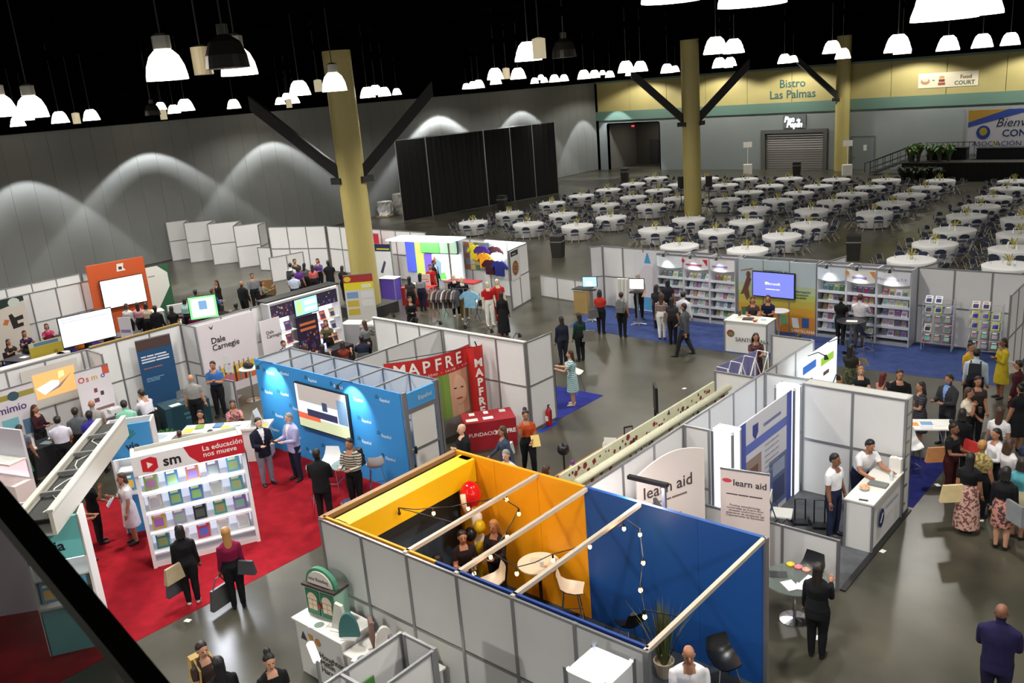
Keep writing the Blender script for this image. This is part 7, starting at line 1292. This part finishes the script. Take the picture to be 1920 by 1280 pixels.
for x in (0, .54):
    for y in (0, .54): box('post', t, x-.025, x+.025, y-.025, y+.025, 0, 2.48, FRM)
for x0, x1, y0, y1 in ((.025, .515, -.008, .008), (.025, .515, .532, .548), (-.008, .008, .025, .515), (.532, .548, .025, .515)): box('panel', t, x0, x1, y0, y1, .03, 2.42, M((222, 226, 232), .5))
box('tube_light', t, .24, .30, .24, .30, .2, 2.0, glowm((232, 242, 255), 5)); box('bar', t, .02, .52, .25, .29, 2.36, 2.40, PAPER)
lightobj('tower_light', 'POINT', (.27, .27, 2.15), 22, (.9, .95, 1), .1, parent=t)
for i, (px, py) in enumerate(((148*2.667/2.667+204, 1163), (1655, 1033), (1758, 909), (1838, 975), (1283, 728), (1532, 1195), (925, 640))): paper(P(px, py, .002), .4+i, .12, .09, (226, 226, 222), 'small white card lying on the polished floor', 'floor_card', 'white cards on the floor', .003)
# handrail and glass of the upper landing at the camera's side
a, c_ = at(-70, 860, 2.25), at(350, 1368, 1.85); dv = (c_-a).normalized()
a2, c2 = a-dv*.8, c_+dv*.7
t = thing('handrail', 'dark handrail with glass of the upper landing crossing the lower corner', 'railing', a2); b = MB(); L3 = (c2-a2); sd = dv.cross(V((0, 0, 1))).normalized()*.024; up = sd.cross(dv).normalized()*.016
b.add([q+s3 for q in (V((0, 0, 0)), L3) for s3 in (-sd-up, sd-up, sd+up, -sd+up)], [(0, 1, 2, 3), (7, 6, 5, 4), (0, 4, 5, 1), (1, 5, 6, 2), (2, 6, 7, 3), (3, 7, 4, 0)], M((20, 18, 16), .45)); b.build('rail', t)
gl = bpy.data.materials.new('tinted_glass'); gl.use_nodes = True; nt = gl.node_tree; nt.nodes.clear(); o_ = nt.nodes.new('ShaderNodeOutputMaterial'); mx = nt.nodes.new('ShaderNodeMixShader'); tr_ = nt.nodes.new('ShaderNodeBsdfTransparent'); gs = nt.nodes.new('ShaderNodeBsdfGlossy'); fr = nt.nodes.new('ShaderNodeValue'); fr.outputs[0].default_value = .035
tr_.inputs[0].default_value = (.16, .165, .17, 1); gs.inputs['Roughness'].default_value = .03; nt.links.new(fr.outputs[0], mx.inputs[0]); nt.links.new(tr_.outputs[0], mx.inputs[1]); nt.links.new(gs.outputs[0], mx.inputs[2]); nt.links.new(mx.outputs[0], o_.inputs[0])
b = MB(); zb_ = 6.75-a2.z; b.quad([V((0, 0, -.03)), L3+V((0, 0, -.03)), V((L3.x, L3.y, zb_)), V((0, 0, zb_))], gl); b.build('glass_pane', t)
b = MB(); b.add([V((0, 0, zb_))+q for q in (V((-.1, 0, 0)), V((.1, 0, 0)), V((L3.x+.1, L3.y, 0)), V((L3.x-.1, L3.y, 0)))]+[V((0, 0, zb_-.2))+q for q in (V((-.1, 0, 0)), V((.1, 0, 0)), V((L3.x+.1, L3.y, 0)), V((L3.x-.1, L3.y, 0)))], [(0, 1, 2, 3), (7, 6, 5, 4), (0, 4, 5, 1), (1, 5, 6, 2), (2, 6, 7, 3), (3, 7, 4, 0)], DARK); b.build('base_channel', t)
b = MB(); b.box(-.05, 1.8, -1.8, .2, 6.45, 6.6, M((60, 58, 54), .6)); b.box(a2.x-.3, 1.8, -1.8, -.5, 6.45, 6.6, M((60, 58, 54), .6)); struct('floor_landing', b)
# ================================================================== the people, placed by where their heads or feet show
def hd(px, py, rel, label, **k):
    h = k.pop('h', None) or (1.64 if k.get('sex') == 'f' else 1.74); sc = h/1.755; ln = math.radians(k.get('lean', 0))
    base = .50 if k.get('legs') == 'sit' else .91
    z = (base+.73*math.cos(ln))*sc; p = P(px, py, z); p.z = 0
    ang = math.atan2(-p.y, -p.x)+math.radians(rel); p -= V((math.cos(ang), math.sin(ang), 0))*.70*math.sin(ln)*sc
    return person(0, 0, 0, rel, label, pos=p, h=h, **k)
def ft(px, py, rel, label, **k): return person(px, py, 0, rel, label, **k)
W = (222, 222, 226); K = (24, 24, 27); NV = (30, 34, 52); GY = (120, 122, 126); JN = (48, 58, 84)
f = dict(sex='f')
def lh(c='black'): return ('long', c)
# --- red carpet: bookcase and blue wall
o = hd(336, 993, 178, 'woman in a black blouse carrying cream and grey bags before the lit bookcase', top=K, bottom=K, hair=('bob', 'black'), sleeve='long', shoe=(226, 224, 220), skin=1, **f)
handbag(o, 1, (176, 158, 128), 'cream leather shoulder bag of the woman in black at the bookcase', .70, 1.15); handbag(o, 1.75, (70, 72, 78), 'grey tote hanging lower beside the cream shoulder bag', .58, 1.1, shoulder=False)
o = hd(423, 998, 182, 'woman in a magenta top with fair hair before the lit bookcase', top=(128, 24, 62), bottom=K, hair=lh('blond'), sleeve='long', **f)
handbag(o, -1, (64, 62, 68), 'dark grey shoulder bag of the woman in magenta', .78, 1.0); handbag(o, 1.25, (72, 72, 74), 'big grey shopping bag carried by the woman in magenta', .55, 1.5, shoulder=False)
hd(494, 788, 20, 'man in a navy blazer and grey trousers talking by the blue wall', top=(26, 30, 46), bottom=(120, 118, 130), hair=('short', 'dark'), arms='hold', coat=True, sleeve='long', skin=3)
hd(531, 783, -60, 'man in a pale lilac jacket and dark trousers talking by the blue wall', top=(166, 166, 206), bottom=NV, hair=('short', 'grey'), arms='hold', coat=True, sleeve='long', skin=3)
hd(593, 850, 160, 'man in a black suit standing before the glass table', top=K, bottom=K, hair=('short', 'black'), arms='hold', coat=True, sleeve='long')
o = hd(655, 829, -35, 'man in a striped cream sweater leaning over the glass table', top=(190, 182, 166, 'stripe', 70, 64, 60), bottom=K, hair=('short', 'dark'), arms='hold', sleeve='long', head=(.3, 0)); backpack(o, (36, 36, 40), 'dark backpack on the man in the striped sweater')
b = MB()
o = hd(221, 880, -80, 'woman in a white dress with dark sleeves reading a tablet near the red carpet edge', top=(214, 212, 216), hair=('bob', 'brown'), arms='phone', low='dress', head=(.3, 0), **f); held(o, 'tablet', (206, 222, 236), 'glowing tablet held by the woman in the white dress', -.1, -.34, 1.12)
o = hd(161, 897, 100, 'woman all in black lifting her hand on the red carpet', top=K, bottom=K, hair=lh('black'), arms='face', **f)
o = hd(135, 930, 60, 'woman in a beige blouse and orange trousers with a cream bag', top=(150, 134, 112), bottom=(176, 74, 30), hair=lh('brown'), arms='hold', **f); handbag(o, 1, (206, 192, 164), 'cream handbag of the woman in orange trousers', .78, 1.0)
o = hd(112, 985, 70, 'woman with long hair in brown and dark trousers holding a yellow folder', top=(86, 66, 56), bottom=(30, 30, 36), hair=lh('dark'), arms='hold', **f); held(o, 'folder', (216, 186, 40), 'yellow folder held by the long-haired woman near the railing', 0, -.33, 1.08, .16)
# --- bottom edge
o = hd(377, 1214, 20, 'woman with glasses and tied hair looking down at the picture foot', top=(60, 48, 44), bottom=K, hair=('short', 'dark'), arms='hold', head=(.45, 0), skin=0, **f); backpack(o, (190, 160, 96), 'tan backpack of the woman with glasses')
hd(409, 1243, 190, 'dark-haired visitor in black next to the woman with glasses', top=K, bottom=K, hair=lh('black'), sleeve='long', **f)
o = hd(504, 1236, 10, 'woman with a high black bun and glasses in a black top', top=K, bottom=K, hair=('bun', 'black'), arms='hold', head=(.4, 0), skin=0, **f)
hd(1291, 1222, 5, 'bald bearded man in a white shirt with lanyard at the lounge corner', top=(226, 226, 230), bottom=K, hair=('bald', 'black'), sleeve='long', head=(.35, 0), arms='hold', skin=1)
o = hd(1878, 1146, 175, 'bald man in a navy suit seen from behind on the bare floor', top=(34, 30, 66), bottom=(30, 28, 52), hair=('bald', 'black'), arms='hold', coat=True, sleeve='long', skin=2, h=1.78)
o = hd(1534, 1066, 165, 'woman in a black trouser suit photographing the glass table', top=K, bottom=K, hair=lh('dark'), arms='phone', sleeve='long', coat=True, **f); held(o, 'phone', (150, 190, 226), 'lit phone held by the woman in the black trouser suit', .2, -.36, 1.14, .07)
# --- lounge guests
hd(820, 1050, -60, 'dark-haired guest half hidden behind the lounge front wall', top=K, bottom=K, hair=('short', 'black'), legs='sit', arms='lap')
hd(866, 1003, 10, 'woman with a headband and long black hair inside the lounge', top=(34, 26, 28), bottom=K, hair=lh('black'), arms='hold', head=(.4, 0), **f); hd(903, 1013, -30, 'woman with wavy fair hair inside the lounge', top=(40, 30, 30), bottom=K, hair=('curly', 'blond'), arms='hold', sleeve='long', **f)
# --- aisle by the red booth
hd(867, 802, -70, 'bald man in a black jacket before the red draped table', top=K, bottom=K, hair=('bald', 'black'), arms='fold', sleeve='long', skin=3)
o = hd(943, 806, -75, 'woman in a denim jacket hurrying past the red draped table', top=(60, 72, 92), bottom=JN, hair=('curly', 'brown'), arms='swing', legs='walk', sleeve='long', **f); handbag(o, -1, (190, 190, 186), 'black and white checked bag of the hurrying woman', .85, 1.1)
o = hd(985, 776, 10, 'woman in an orange top and black trousers with a hand at her mouth', top=(186, 72, 34), bottom=K, hair=('bun', 'dark'), arms='face', legs='walk', shoe=K, **f); held(o, 'folder', (226, 196, 110), 'yellow folder under the arm of the woman in orange', .16, -.24, 1.0, .14)
hd(949, 851, -30, 'grey-haired man in a white shirt seated behind the yellow wall', top=W, bottom=K, hair=('short', 'grey'), legs='sit', arms='face', sleeve='long', skin=3); hd(1024, 880, 130, 'seated woman with reddish brown hair behind the yellow wall', top=(96, 60, 50), bottom=K, hair=('bob', 'brown'), legs='sit', arms='table', **f)
o = hd(1052, 598, -160, 'woman in dark navy walking with a companion on the open aisle', top=NV, bottom=(30, 32, 44), hair=lh('dark'), sleeve='long', **f); o = hd(1077, 593, -150, 'woman in a dark green plaid blouse with a grey bag on the open aisle', top=(24, 52, 44), bottom=K, hair=lh('black'), sleeve='long', **f); handbag(o, -1, (104, 100, 92), 'slouchy grey bag of the woman in green plaid', .72, 1.4)
hd(1047, 664, -100, 'woman in a striped teal dress beside the white return panel', top=(196, 206, 206, 'stripe', 80, 150, 156), hair=lh('brown'), low='dress', arms='table', skin=0, shoe=(200, 190, 170), **f)
# --- book booth
o = ft(1128, 626, 170, 'woman in a red blouse and black trousers facing the pale blue monitor', top=(176, 50, 40), bottom=K, hair=('bob', 'dark'), arms='hold', **f); handbag(o, 1, (92, 92, 90), 'grey bag of the woman in red at the monitor', .7, 1.2)
o = ft(1168, 632, 165, 'woman in a patterned grey blouse facing the white monitor', top=(160, 160, 150, 'floral', 90, 90, 86), bottom=K, hair=('short', 'dark'), **f); backpack(o, (96, 98, 100), 'grey backpack of the woman in the patterned blouse')
hd(1196, 519, 20, 'grey-haired attendant behind the white monitor', top=(150, 146, 138), bottom=K, hair=('short', 'grey'), arms='face', skin=0)
ft(1233, 616, 150, 'person in dark clothes with a tote beside the first book bay', top=(40, 42, 50), bottom=NV, hair=('bob', 'dark'), **f); hd(1252, 528, 170, 'dark-haired woman in black looking into the first book bay', top=(40, 40, 46), bottom=K, hair=('bob', 'black'), **f)
o = ft(1242, 636, 175, 'woman in a striped sweater and white trousers before the book bays', top=(170, 150, 140, 'stripe', 70, 40, 50), bottom=(214, 212, 210), hair=lh('brown'), sleeve='long', **f); handbag(o, -1, (100, 100, 92), 'olive bag of the woman in white trousers', .7, 1.2)
ft(1262, 645, 160, 'long-haired woman in black and grey beside the walking man', top=(50, 50, 54), bottom=K, hair=lh('black'), **f); hd(1281, 556, 150, 'man in a white shirt behind the walking man in grey', top=(206, 206, 214), bottom=NV, hair=('short', 'black'), sleeve='long')
ft(1285, 668, -110, 'man in a grey suit striding across the bare floor', top=(70, 72, 76), bottom=(34, 36, 42), hair=('short', 'dark'), coat=True, sleeve='long', legs='walk', arms='swing', h=1.78)
hd(1411, 561, 5, 'first attendant in a dark brown top behind the welcome counter', top=(60, 50, 50), bottom=K, hair=('bob', 'dark'), arms='table', **f); hd(1440, 558, -5, 'second attendant in a navy blouse behind the welcome counter', top=(30, 34, 60), bottom=K, hair=lh('brown'), arms='hold', **f)
o = hd(1417, 630, 10, 'woman with big curly hair in a patterned dress before the welcome counter', top=(90, 54, 58, 'floral', 44, 26, 32), hair=('curly', 'black'), low='dress', arms='hold', **f); hd(1497, 633, 170, 'dark head of a visitor showing over the white partition', top=K, bottom=K, hair=('bob', 'black'), **f)
ft(1575, 646, 165, 'short-haired woman in black standing before the pale blue bay', top=K, bottom=(32, 32, 36), hair=('short', 'black'), arms='hold', **f); person(0, 0, 0, 170, 'broad man in a white shirt leaning over the dark high table', pos=P(1613, 561, 1.56), top=(206, 200, 204), bottom=(90, 86, 84), hair=('short', 'brown'), sleeve='long', arms='table')
o = hd(1595, 652, 150, 'woman with long black hair holding a white sheet on the blue carpet', top=(50, 50, 40), bottom=(90, 92, 62, 'floral', 46, 50, 34), hair=lh('black'), arms='hold', low='skirt', **f); held(o, 'brochure', (226, 222, 206), 'white sheet held by the woman with long black hair', -.25, -.3, 1.2, .16)
# --- crowd at the right
o = hd(1821, 648, 40, 'woman in a mustard top beside the corner wire rack', top=(190, 150, 50), bottom=K, hair=('bun', 'black'), **f)
o = hd(1832, 661, 175, 'man in a pale blue shirt carrying a black backpack', top=(176, 190, 200), bottom=K, hair=('short', 'black'), sleeve='long'); backpack(o, (22, 24, 34), 'black backpack of the man in the pale blue shirt')
o = hd(1883, 640, -60, 'woman in a yellow dress with a metallic handbag', top=(176, 156, 40), hair=('bob', 'dark'), low='dress', arms='fold', skin=2, sleeve='long', **f); handbag(o, 1, (190, 186, 176), 'shiny grey handbag of the woman in yellow', .8, 1.1)
hd(1911, 682, -100, 'woman in a maroon dress at the edge of the crowd', top=(60, 24, 30), hair=('short', 'black'), low='dress', sleeve='long', **f); hd(1915, 727, -140, 'woman in black with a red necklace at the edge of the crowd', top=K, hair=('bun', 'black'), low='dress', **f)
hd(1573, 714, 160, 'fair-haired girl bent over behind the double wall', top=(60, 70, 60), bottom=K, hair=('bob', 'blond'), legs='sit', arms='table', **f); hd(1598, 706, 5, 'woman with long fair hair looking down behind the double wall', top=(36, 40, 40), bottom=K, hair=lh('blond'), legs='sit', arms='table', head=(.4, 0), skin=3, **f)
hd(1638, 706, 140, 'woman with dark red hair and a tan cardigan behind the double wall', top=(190, 130, 110), bottom=K, hair=lh('red'), legs='sit', arms='table', **f); hd(1699, 702, 15, 'stout person in a black top reading behind the double wall', top=K, bottom=K, hair=('short', 'dark'), arms='hold', head=(.4, 0), sleeve='long')
hd(1728, 722, -70, 'woman in a striped dark dress at the brochure table', top=(60, 58, 66, 'stripe', 30, 30, 34), hair=('curly', 'dark'), low='dress', arms='hold', skin=1, **f); hd(1767, 719, -40, 'man in a charcoal suit and blue shirt at the brochure table', top=(54, 54, 58), bottom=(40, 40, 46), hair=('short', 'dark'), coat=True, sleeve='long', arms='hold', shirt=(120, 150, 206), head=(.3, 0))
o = hd(1795, 760, 175, 'woman in black with a red handbag seen from behind at the brochure table', top=K, bottom=K, hair=('bob', 'dark'), sleeve='long', **f); handbag(o, -1, (200, 50, 44), 'bright red handbag in the crowd', .75, 1.2)
hd(1833, 722, 20, 'woman with dark hair in the thick of the crowd behind the cup holder', top=(60, 50, 50), bottom=K, hair=('bob', 'dark'), **f); o = hd(1830, 741, 80, 'woman in a cream top holding a drink cup in the crowd', top=(206, 196, 176), bottom=K, hair=('bob', 'brown'), arms='face', **f); held(o, 'cup', (90, 60, 50), 'brown drink cup held in the crowd', -.1, -.3, 1.2)
o = hd(1850, 752, 165, 'woman in a white T-shirt with brown hair and grey bag seen from behind', top=(214, 212, 214), bottom=JN, hair=lh('brown'), **f); handbag(o, -1, (122, 126, 128), 'grey shoulder bag over the white T-shirt', .75, 1.2)
o = hd(1804, 802, 60, 'woman in black and red with a tan backpack in the crowd', top=K, bottom=(60, 20, 24), hair=('bun', 'dark'), arms='hold', skin=2, **f); handbag(o, -1, (176, 120, 76), 'tan leather bag slung on the woman in black and red', .85, 1.2)
hd(1848, 809, -50, 'woman with a short dark bob and white blouse in the crowd', top=W, bottom=K, hair=('bob', 'black'), arms='hold', sleeve='long', **f); hd(1842, 834, 150, 'older woman with short fair hair in a gold patterned blouse', top=(170, 150, 92, 'floral', 110, 96, 56), bottom=K, hair=('short', 'blond'), **f)
o = hd(1820, 858, 170, 'woman in black over a long flowered skirt seen from behind', top=K, bottom=(186, 150, 136, 'floral', 110, 66, 64), hair=lh('black'), low='longskirt', **f); handbag(o, 0.6, (206, 186, 140), 'cream tote of the woman in the long flowered skirt', .72, 1.3, y=.15)
hd(1893, 830, 130, 'woman with curly brown hair in a white long-sleeved top', top=(216, 212, 214), bottom=(60, 60, 66), hair=('curly', 'brown'), sleeve='long', arms='hold', **f); hd(1917, 833, 150, 'dark-haired woman in blue at the picture edge of the crowd', top=(40, 50, 80), bottom=K, hair=lh('black'), **f)
o = hd(1887, 884, 165, 'woman in a black cardigan and short flowered skirt carrying a grey bag', top=K, bottom=(176, 120, 104, 'floral', 66, 44, 52), hair=('bob', 'black'), low='skirt', sleeve='long', skin=0, **f); handbag(o, -1, (120, 124, 128), 'grey tote of the woman in the short flowered skirt', .75, 1.4)
hd(1916, 878, 150, 'woman in a teal blouse and pale skirt at the crowd rim', top=(80, 150, 160), bottom=(190, 184, 150), hair=('bob', 'dark'), low='skirt', **f)
# --- men at the round-logo counter
hd(1577, 864, 60, 'shorter man in a white polo with lanyard on the grey carpet', top=W, bottom=(36, 42, 66), hair=('short', 'black'), skin=2); hd(1632, 834, 40, 'man in a white polo leaning on the round-logo counter', top=W, bottom=(30, 34, 56), hair=('short', 'black'), arms='lean', lean=24, skin=1)
# --- clothing booth
hd(767, 522, 170, 'woman with long black hair and grey shawl at the clothing booth', top=(60, 58, 60), bottom=K, hair=lh('black'), **f); hd(787, 516, 165, 'woman in a pale grey blouse at the clothing booth', top=(150, 150, 154), bottom=NV, hair=lh('black'), sleeve='long', **f); hd(806, 499, 0, 'attendant in a red outfit at the clothing booth', top=(176, 30, 36), bottom=(160, 30, 36), hair=('short', 'black'), **f); hd(813, 494, 60, 'man in a dark suit at the clothing booth', top=(30, 32, 38), bottom=(30, 30, 36), hair=('short', 'brown'), coat=True, sleeve='long')
hd(768, 560, 20, 'woman in a black dress standing in the aisle by the clothing booth', top=K, hair=('bob', 'black'), low='dress', arms='hold', sleeve='long', skin=1, **f); ft(946, 628, 165, 'person all in black walking away beside the emblem wall', top=K, bottom=K, hair=lh('black'), sleeve='long', low='longskirt', **f)
# --- comic kiosk
hd(536, 638, 10, 'man in a dark suit and tie seated before the backdrop', top=K, bottom=K, hair=('short', 'black'), coat=True, sleeve='long', legs='sit', arms='lap'); hd(612, 613, -10, 'woman in olive standing behind the comic kiosk table', top=(74, 70, 50), bottom=K, hair=lh('brown'), arms='table', **f); hd(562, 647, 150, 'brown-haired visitor seated near the laptop', top=(110, 40, 36), bottom=K, hair=('bob', 'brown'), legs='sit', arms='table', **f)
hd(609, 643, 170, 'long-haired visitor seated before the comic kiosk', top=K, bottom=K, hair=lh('black'), legs='sit', arms='table', **f); hd(632, 639, 165, 'visitor in rust red seated before the comic kiosk', top=(110, 46, 34), bottom=K, hair=('bob', 'dark'), legs='sit', arms='table', **f); hd(649, 639, 175, 'visitor in a dark blue jacket seated before the comic kiosk', top=NV, bottom=K, hair=('short', 'black'), legs='sit', arms='table', sleeve='long')
hd(672, 608, -150, 'woman with long brown hair pointing at the comic kiosk', top=(110, 112, 116), bottom=K, hair=lh('brown'), arms='point', **f)
# --- presenters row
hd(356, 703, 165, 'grey-haired man in a grey polo by the teal table', top=(140, 138, 136), bottom=K, hair=('bald', 'grey'), skin=0); hd(379, 688, -20, 'man in a blue polo shirt by the teal table', top=(56, 104, 170), bottom=K, hair=('short', 'black'), arms='fold')
hd(272, 737, -140, 'man in a white shirt bending over the teal table', top=(206, 204, 214), bottom=K, hair=('short', 'dark'), arms='table', sleeve='long', lean=14); hd(278, 784, 100, 'woman with light brown hair checking a phone beside the cube', top=K, bottom=K, hair=lh('blond'), arms='phone', **f)
hd(232, 757, 170, 'man in a mint green shirt near the dazzling projector', top=(130, 190, 166), bottom=(40, 44, 56), hair=('short', 'dark'), sleeve='long'); hd(64, 765, 50, 'presenter in a dark red blouse before the projection', top=(52, 24, 32), bottom=K, hair=('curly', 'brown'), arms='hold', sleeve='long', **f)
hd(107, 787, 170, 'man in a white polo watching the projection', top=(200, 198, 212), bottom=K, hair=('short', 'black'), arms='hold'); hd(128, 776, 165, 'man in a grey shirt watching the projection', top=(86, 90, 96), bottom=K, hair=('short', 'dark')); hd(171, 757, 170, 'balding man in light grey watching the projection', top=(150, 148, 146), bottom=K, hair=('bald', 'grey')); hd(167, 777, 160, 'man in a violet blue shirt watching the projection', top=(56, 50, 140), bottom=K, hair=('short', 'black'))
o = hd(18, 818, 160, 'long-haired woman in black with a green bag at the left tables', top=K, bottom=K, hair=lh('dark'), sleeve='long', **f); handbag(o, -1, (30, 96, 66), 'dark green bag of the woman at the left tables', .7, 1.4); hd(36, 806, 150, 'woman in grey behind the woman with the green bag', top=(90, 90, 100), bottom=K, hair=('bob', 'dark'), **f)
hd(336, 812, 175, 'child with brown hair seen over the lit bookcase top', top=(120, 90, 70), bottom=K, hair=('short', 'brown'), h=1.25); hd(375, 775, -10, 'woman in a black top seated at the angled counter', top=K, bottom=K, hair=lh('dark'), legs='sit', arms='table', **f); hd(384, 800, 170, 'visitor in bright blue seated at the angled counter', top=(44, 44, 170), bottom=K, hair=('bob', 'black'), legs='sit', arms='table', **f); hd(406, 764, 0, 'woman in a pink patterned blouse behind the angled counter', top=(196, 140, 140, 'floral', 140, 76, 84), bottom=K, hair=lh('dark'), legs='sit', arms='table', **f)
# --- far left crowd
L_ = [(15, 640, 30, 'woman in a black and tan dress seated by the pattern poster', (40, 36, 36), lh('dark'), 1), (45, 624, 15, 'woman in dark purple seated under the figure poster', (46, 34, 66), lh('black'), 1), (66, 621, 0, 'woman in a pink top seated under the figure poster', (170, 50, 90), ('bob', 'dark'), 1), (78, 612, 90, 'person in black bending behind the yellow banner', K, ('short', 'black'), 1), (107, 632, 140, 'woman in yellow seated beside the white counter end', (186, 156, 60), ('bob', 'brown'), 1),
  (139, 602, 120, 'woman in a grey cardigan and orange skirt beside the big display', (80, 84, 84), ('bob', 'blond'), 2), (148, 592, 140, 'woman in a striped top behind the orange skirt', (120, 110, 112), ('bob', 'brown'), 0), (197, 600, 170, 'person in black standing against the big display', K, ('short', 'black'), 0), (236, 573, 150, 'woman in a white top near the orange wall', (206, 204, 204), ('bob', 'brown'), 0), (257, 571, 175, 'woman with very long black hair and a pink blouse near the gold trim', (196, 140, 150), lh('black'), 0),
  (273, 572, 160, 'dark-haired woman in a cream blouse near the orange wall', (190, 170, 150), ('bob', 'black'), 0), (290, 577, 150, 'person in a black jacket near the white pedestal', K, ('short', 'dark'), 0), (321, 578, 170, 'woman in black beside the green display', K, lh('black'), 0), (323, 592, 160, 'older woman with grey hair before the green display', (170, 166, 160), ('bob', 'grey'), 1), (346, 563, 150, 'woman in a white and teal top at the green display', (150, 190, 186), ('bob', 'black'), 0),
  (356, 557, 10, 'woman in white facing the crowd at the green display', W, lh('brown'), 0), (367, 554, 170, 'dark-haired man in brown at the green display', (90, 70, 56), ('short', 'black'), 0), (362, 586, 175, 'woman in magenta seated before the green display', (130, 26, 80), ('bob', 'dark'), 1), (381, 557, 160, 'woman in dark olive at the green display', (60, 60, 50), lh('dark'), 0), (397, 545, 120, 'man in a bright blue shirt at the rim of the crowd', (44, 84, 150), ('short', 'brown'), 0), (406, 529, -60, 'woman with a black veil of hair standing beyond the crowd', K, lh('black'), 0), (416, 574, 160, 'dark-haired visitor seated behind the gold trim', (50, 46, 50), ('bob', 'black'), 1), (442, 572, 170, 'dark-haired visitor behind the wide backdrop', (60, 60, 64), ('short', 'black'), 1),
  (452, 531, 140, 'bald man in a black jacket before the man in grey', K, ('bald', 'black'), 0), (472, 516, 10, 'man in a grey shirt with lanyard near the tan armchair', (116, 118, 124), ('short', 'black'), 0), (491, 530, 60, 'woman in patterned olive near the tan armchair', (110, 106, 86), ('bob', 'dark'), 1),
  (544, 497, 160, 'man in a white shirt with a dark backpack at the red banners', (206, 206, 206), ('short', 'black'), 0), (552, 489, 10, 'man in dark grey facing out at the red banners', (50, 52, 60), ('short', 'black'), 0), (549, 515, 170, 'man in a pale blue shirt at the red banners', (176, 186, 206), ('short', 'dark'), 0), (558, 503, 160, 'woman in purple at the red banners', (90, 50, 130), ('bob', 'dark'), 0), (570, 497, 150, 'woman with long hair in grey at the red banners', (90, 90, 96), lh('black'), 0), (585, 500, 170, 'woman in a coral top at the red banners', (196, 96, 96), lh('dark'), 0), (595, 488, -20, 'woman in a violet shirt at the red banners', (84, 66, 120), ('bob', 'dark'), 0), (615, 492, 170, 'man in a black suit at the red banners', K, ('short', 'black'), 0), (641, 502, 160, 'woman in black beside the yellow column', K, lh('dark'), 0)]
for px, py, rel, lab, c_, hr, seat in L_:
    fem = any(w_ in lab for w_ in ('woman',)) or hr[0] in ('bob', 'long'); kw = dict(sex='f') if fem else {}
    o = hd(px, py, rel, lab, top=c_, bottom=(210, 110, 30) if seat == 2 else K, hair=hr, arms='table' if seat == 1 else ('hold' if px % 2 else 'down'), legs='sit' if seat == 1 else 'stand', low='skirt' if seat == 2 else 'trousers', sleeve='long' if px % 3 else 'short', coat='suit' in lab, **kw)
    if 'backpack' in lab: backpack(o, (40, 40, 56), 'dark backpack at the red banners')
# seats under the seated people
st_ = 0
cm, cl_ = M((70, 72, 78), .5), []
b = MB(); b.box(-.19, .19, -.19, .19, .41, .45, cm); s1 = b.mesh('seat'); b = MB(); b.box(-.19, .19, .18, .21, .45, .80, cm); s2 = b.mesh('backrest'); b = MB(); b.tube([(0, 0, 0), (0, 0, .42)], .014, CHROME, 5); s3 = b.mesh('leg')
for o, p, rz, sc in PEOPLE:
    if o.data is None or 'sit' not in [k[1] for k, v in BODYC.items() if v[0] == o.data]: continue
    t = thing('plain_chair', 'plain grey chair under the '+' '.join(o['label'].split()[:11]), 'chair', (p.x, p.y, 0), rz); z_ = .50*sc-.085-.45
    obj('seat', s1, t, (0, .02, z_)); obj('backrest', s2, t, (0, .02, z_))
    for a in (-1, 1):
        for c in (-1, 1): l = obj('leg', s3, t, (a*.17, .02+c*.17, 0)); l.scale.z = (.42+z_)/.42

bpy.data.scenes.remove(TMP)
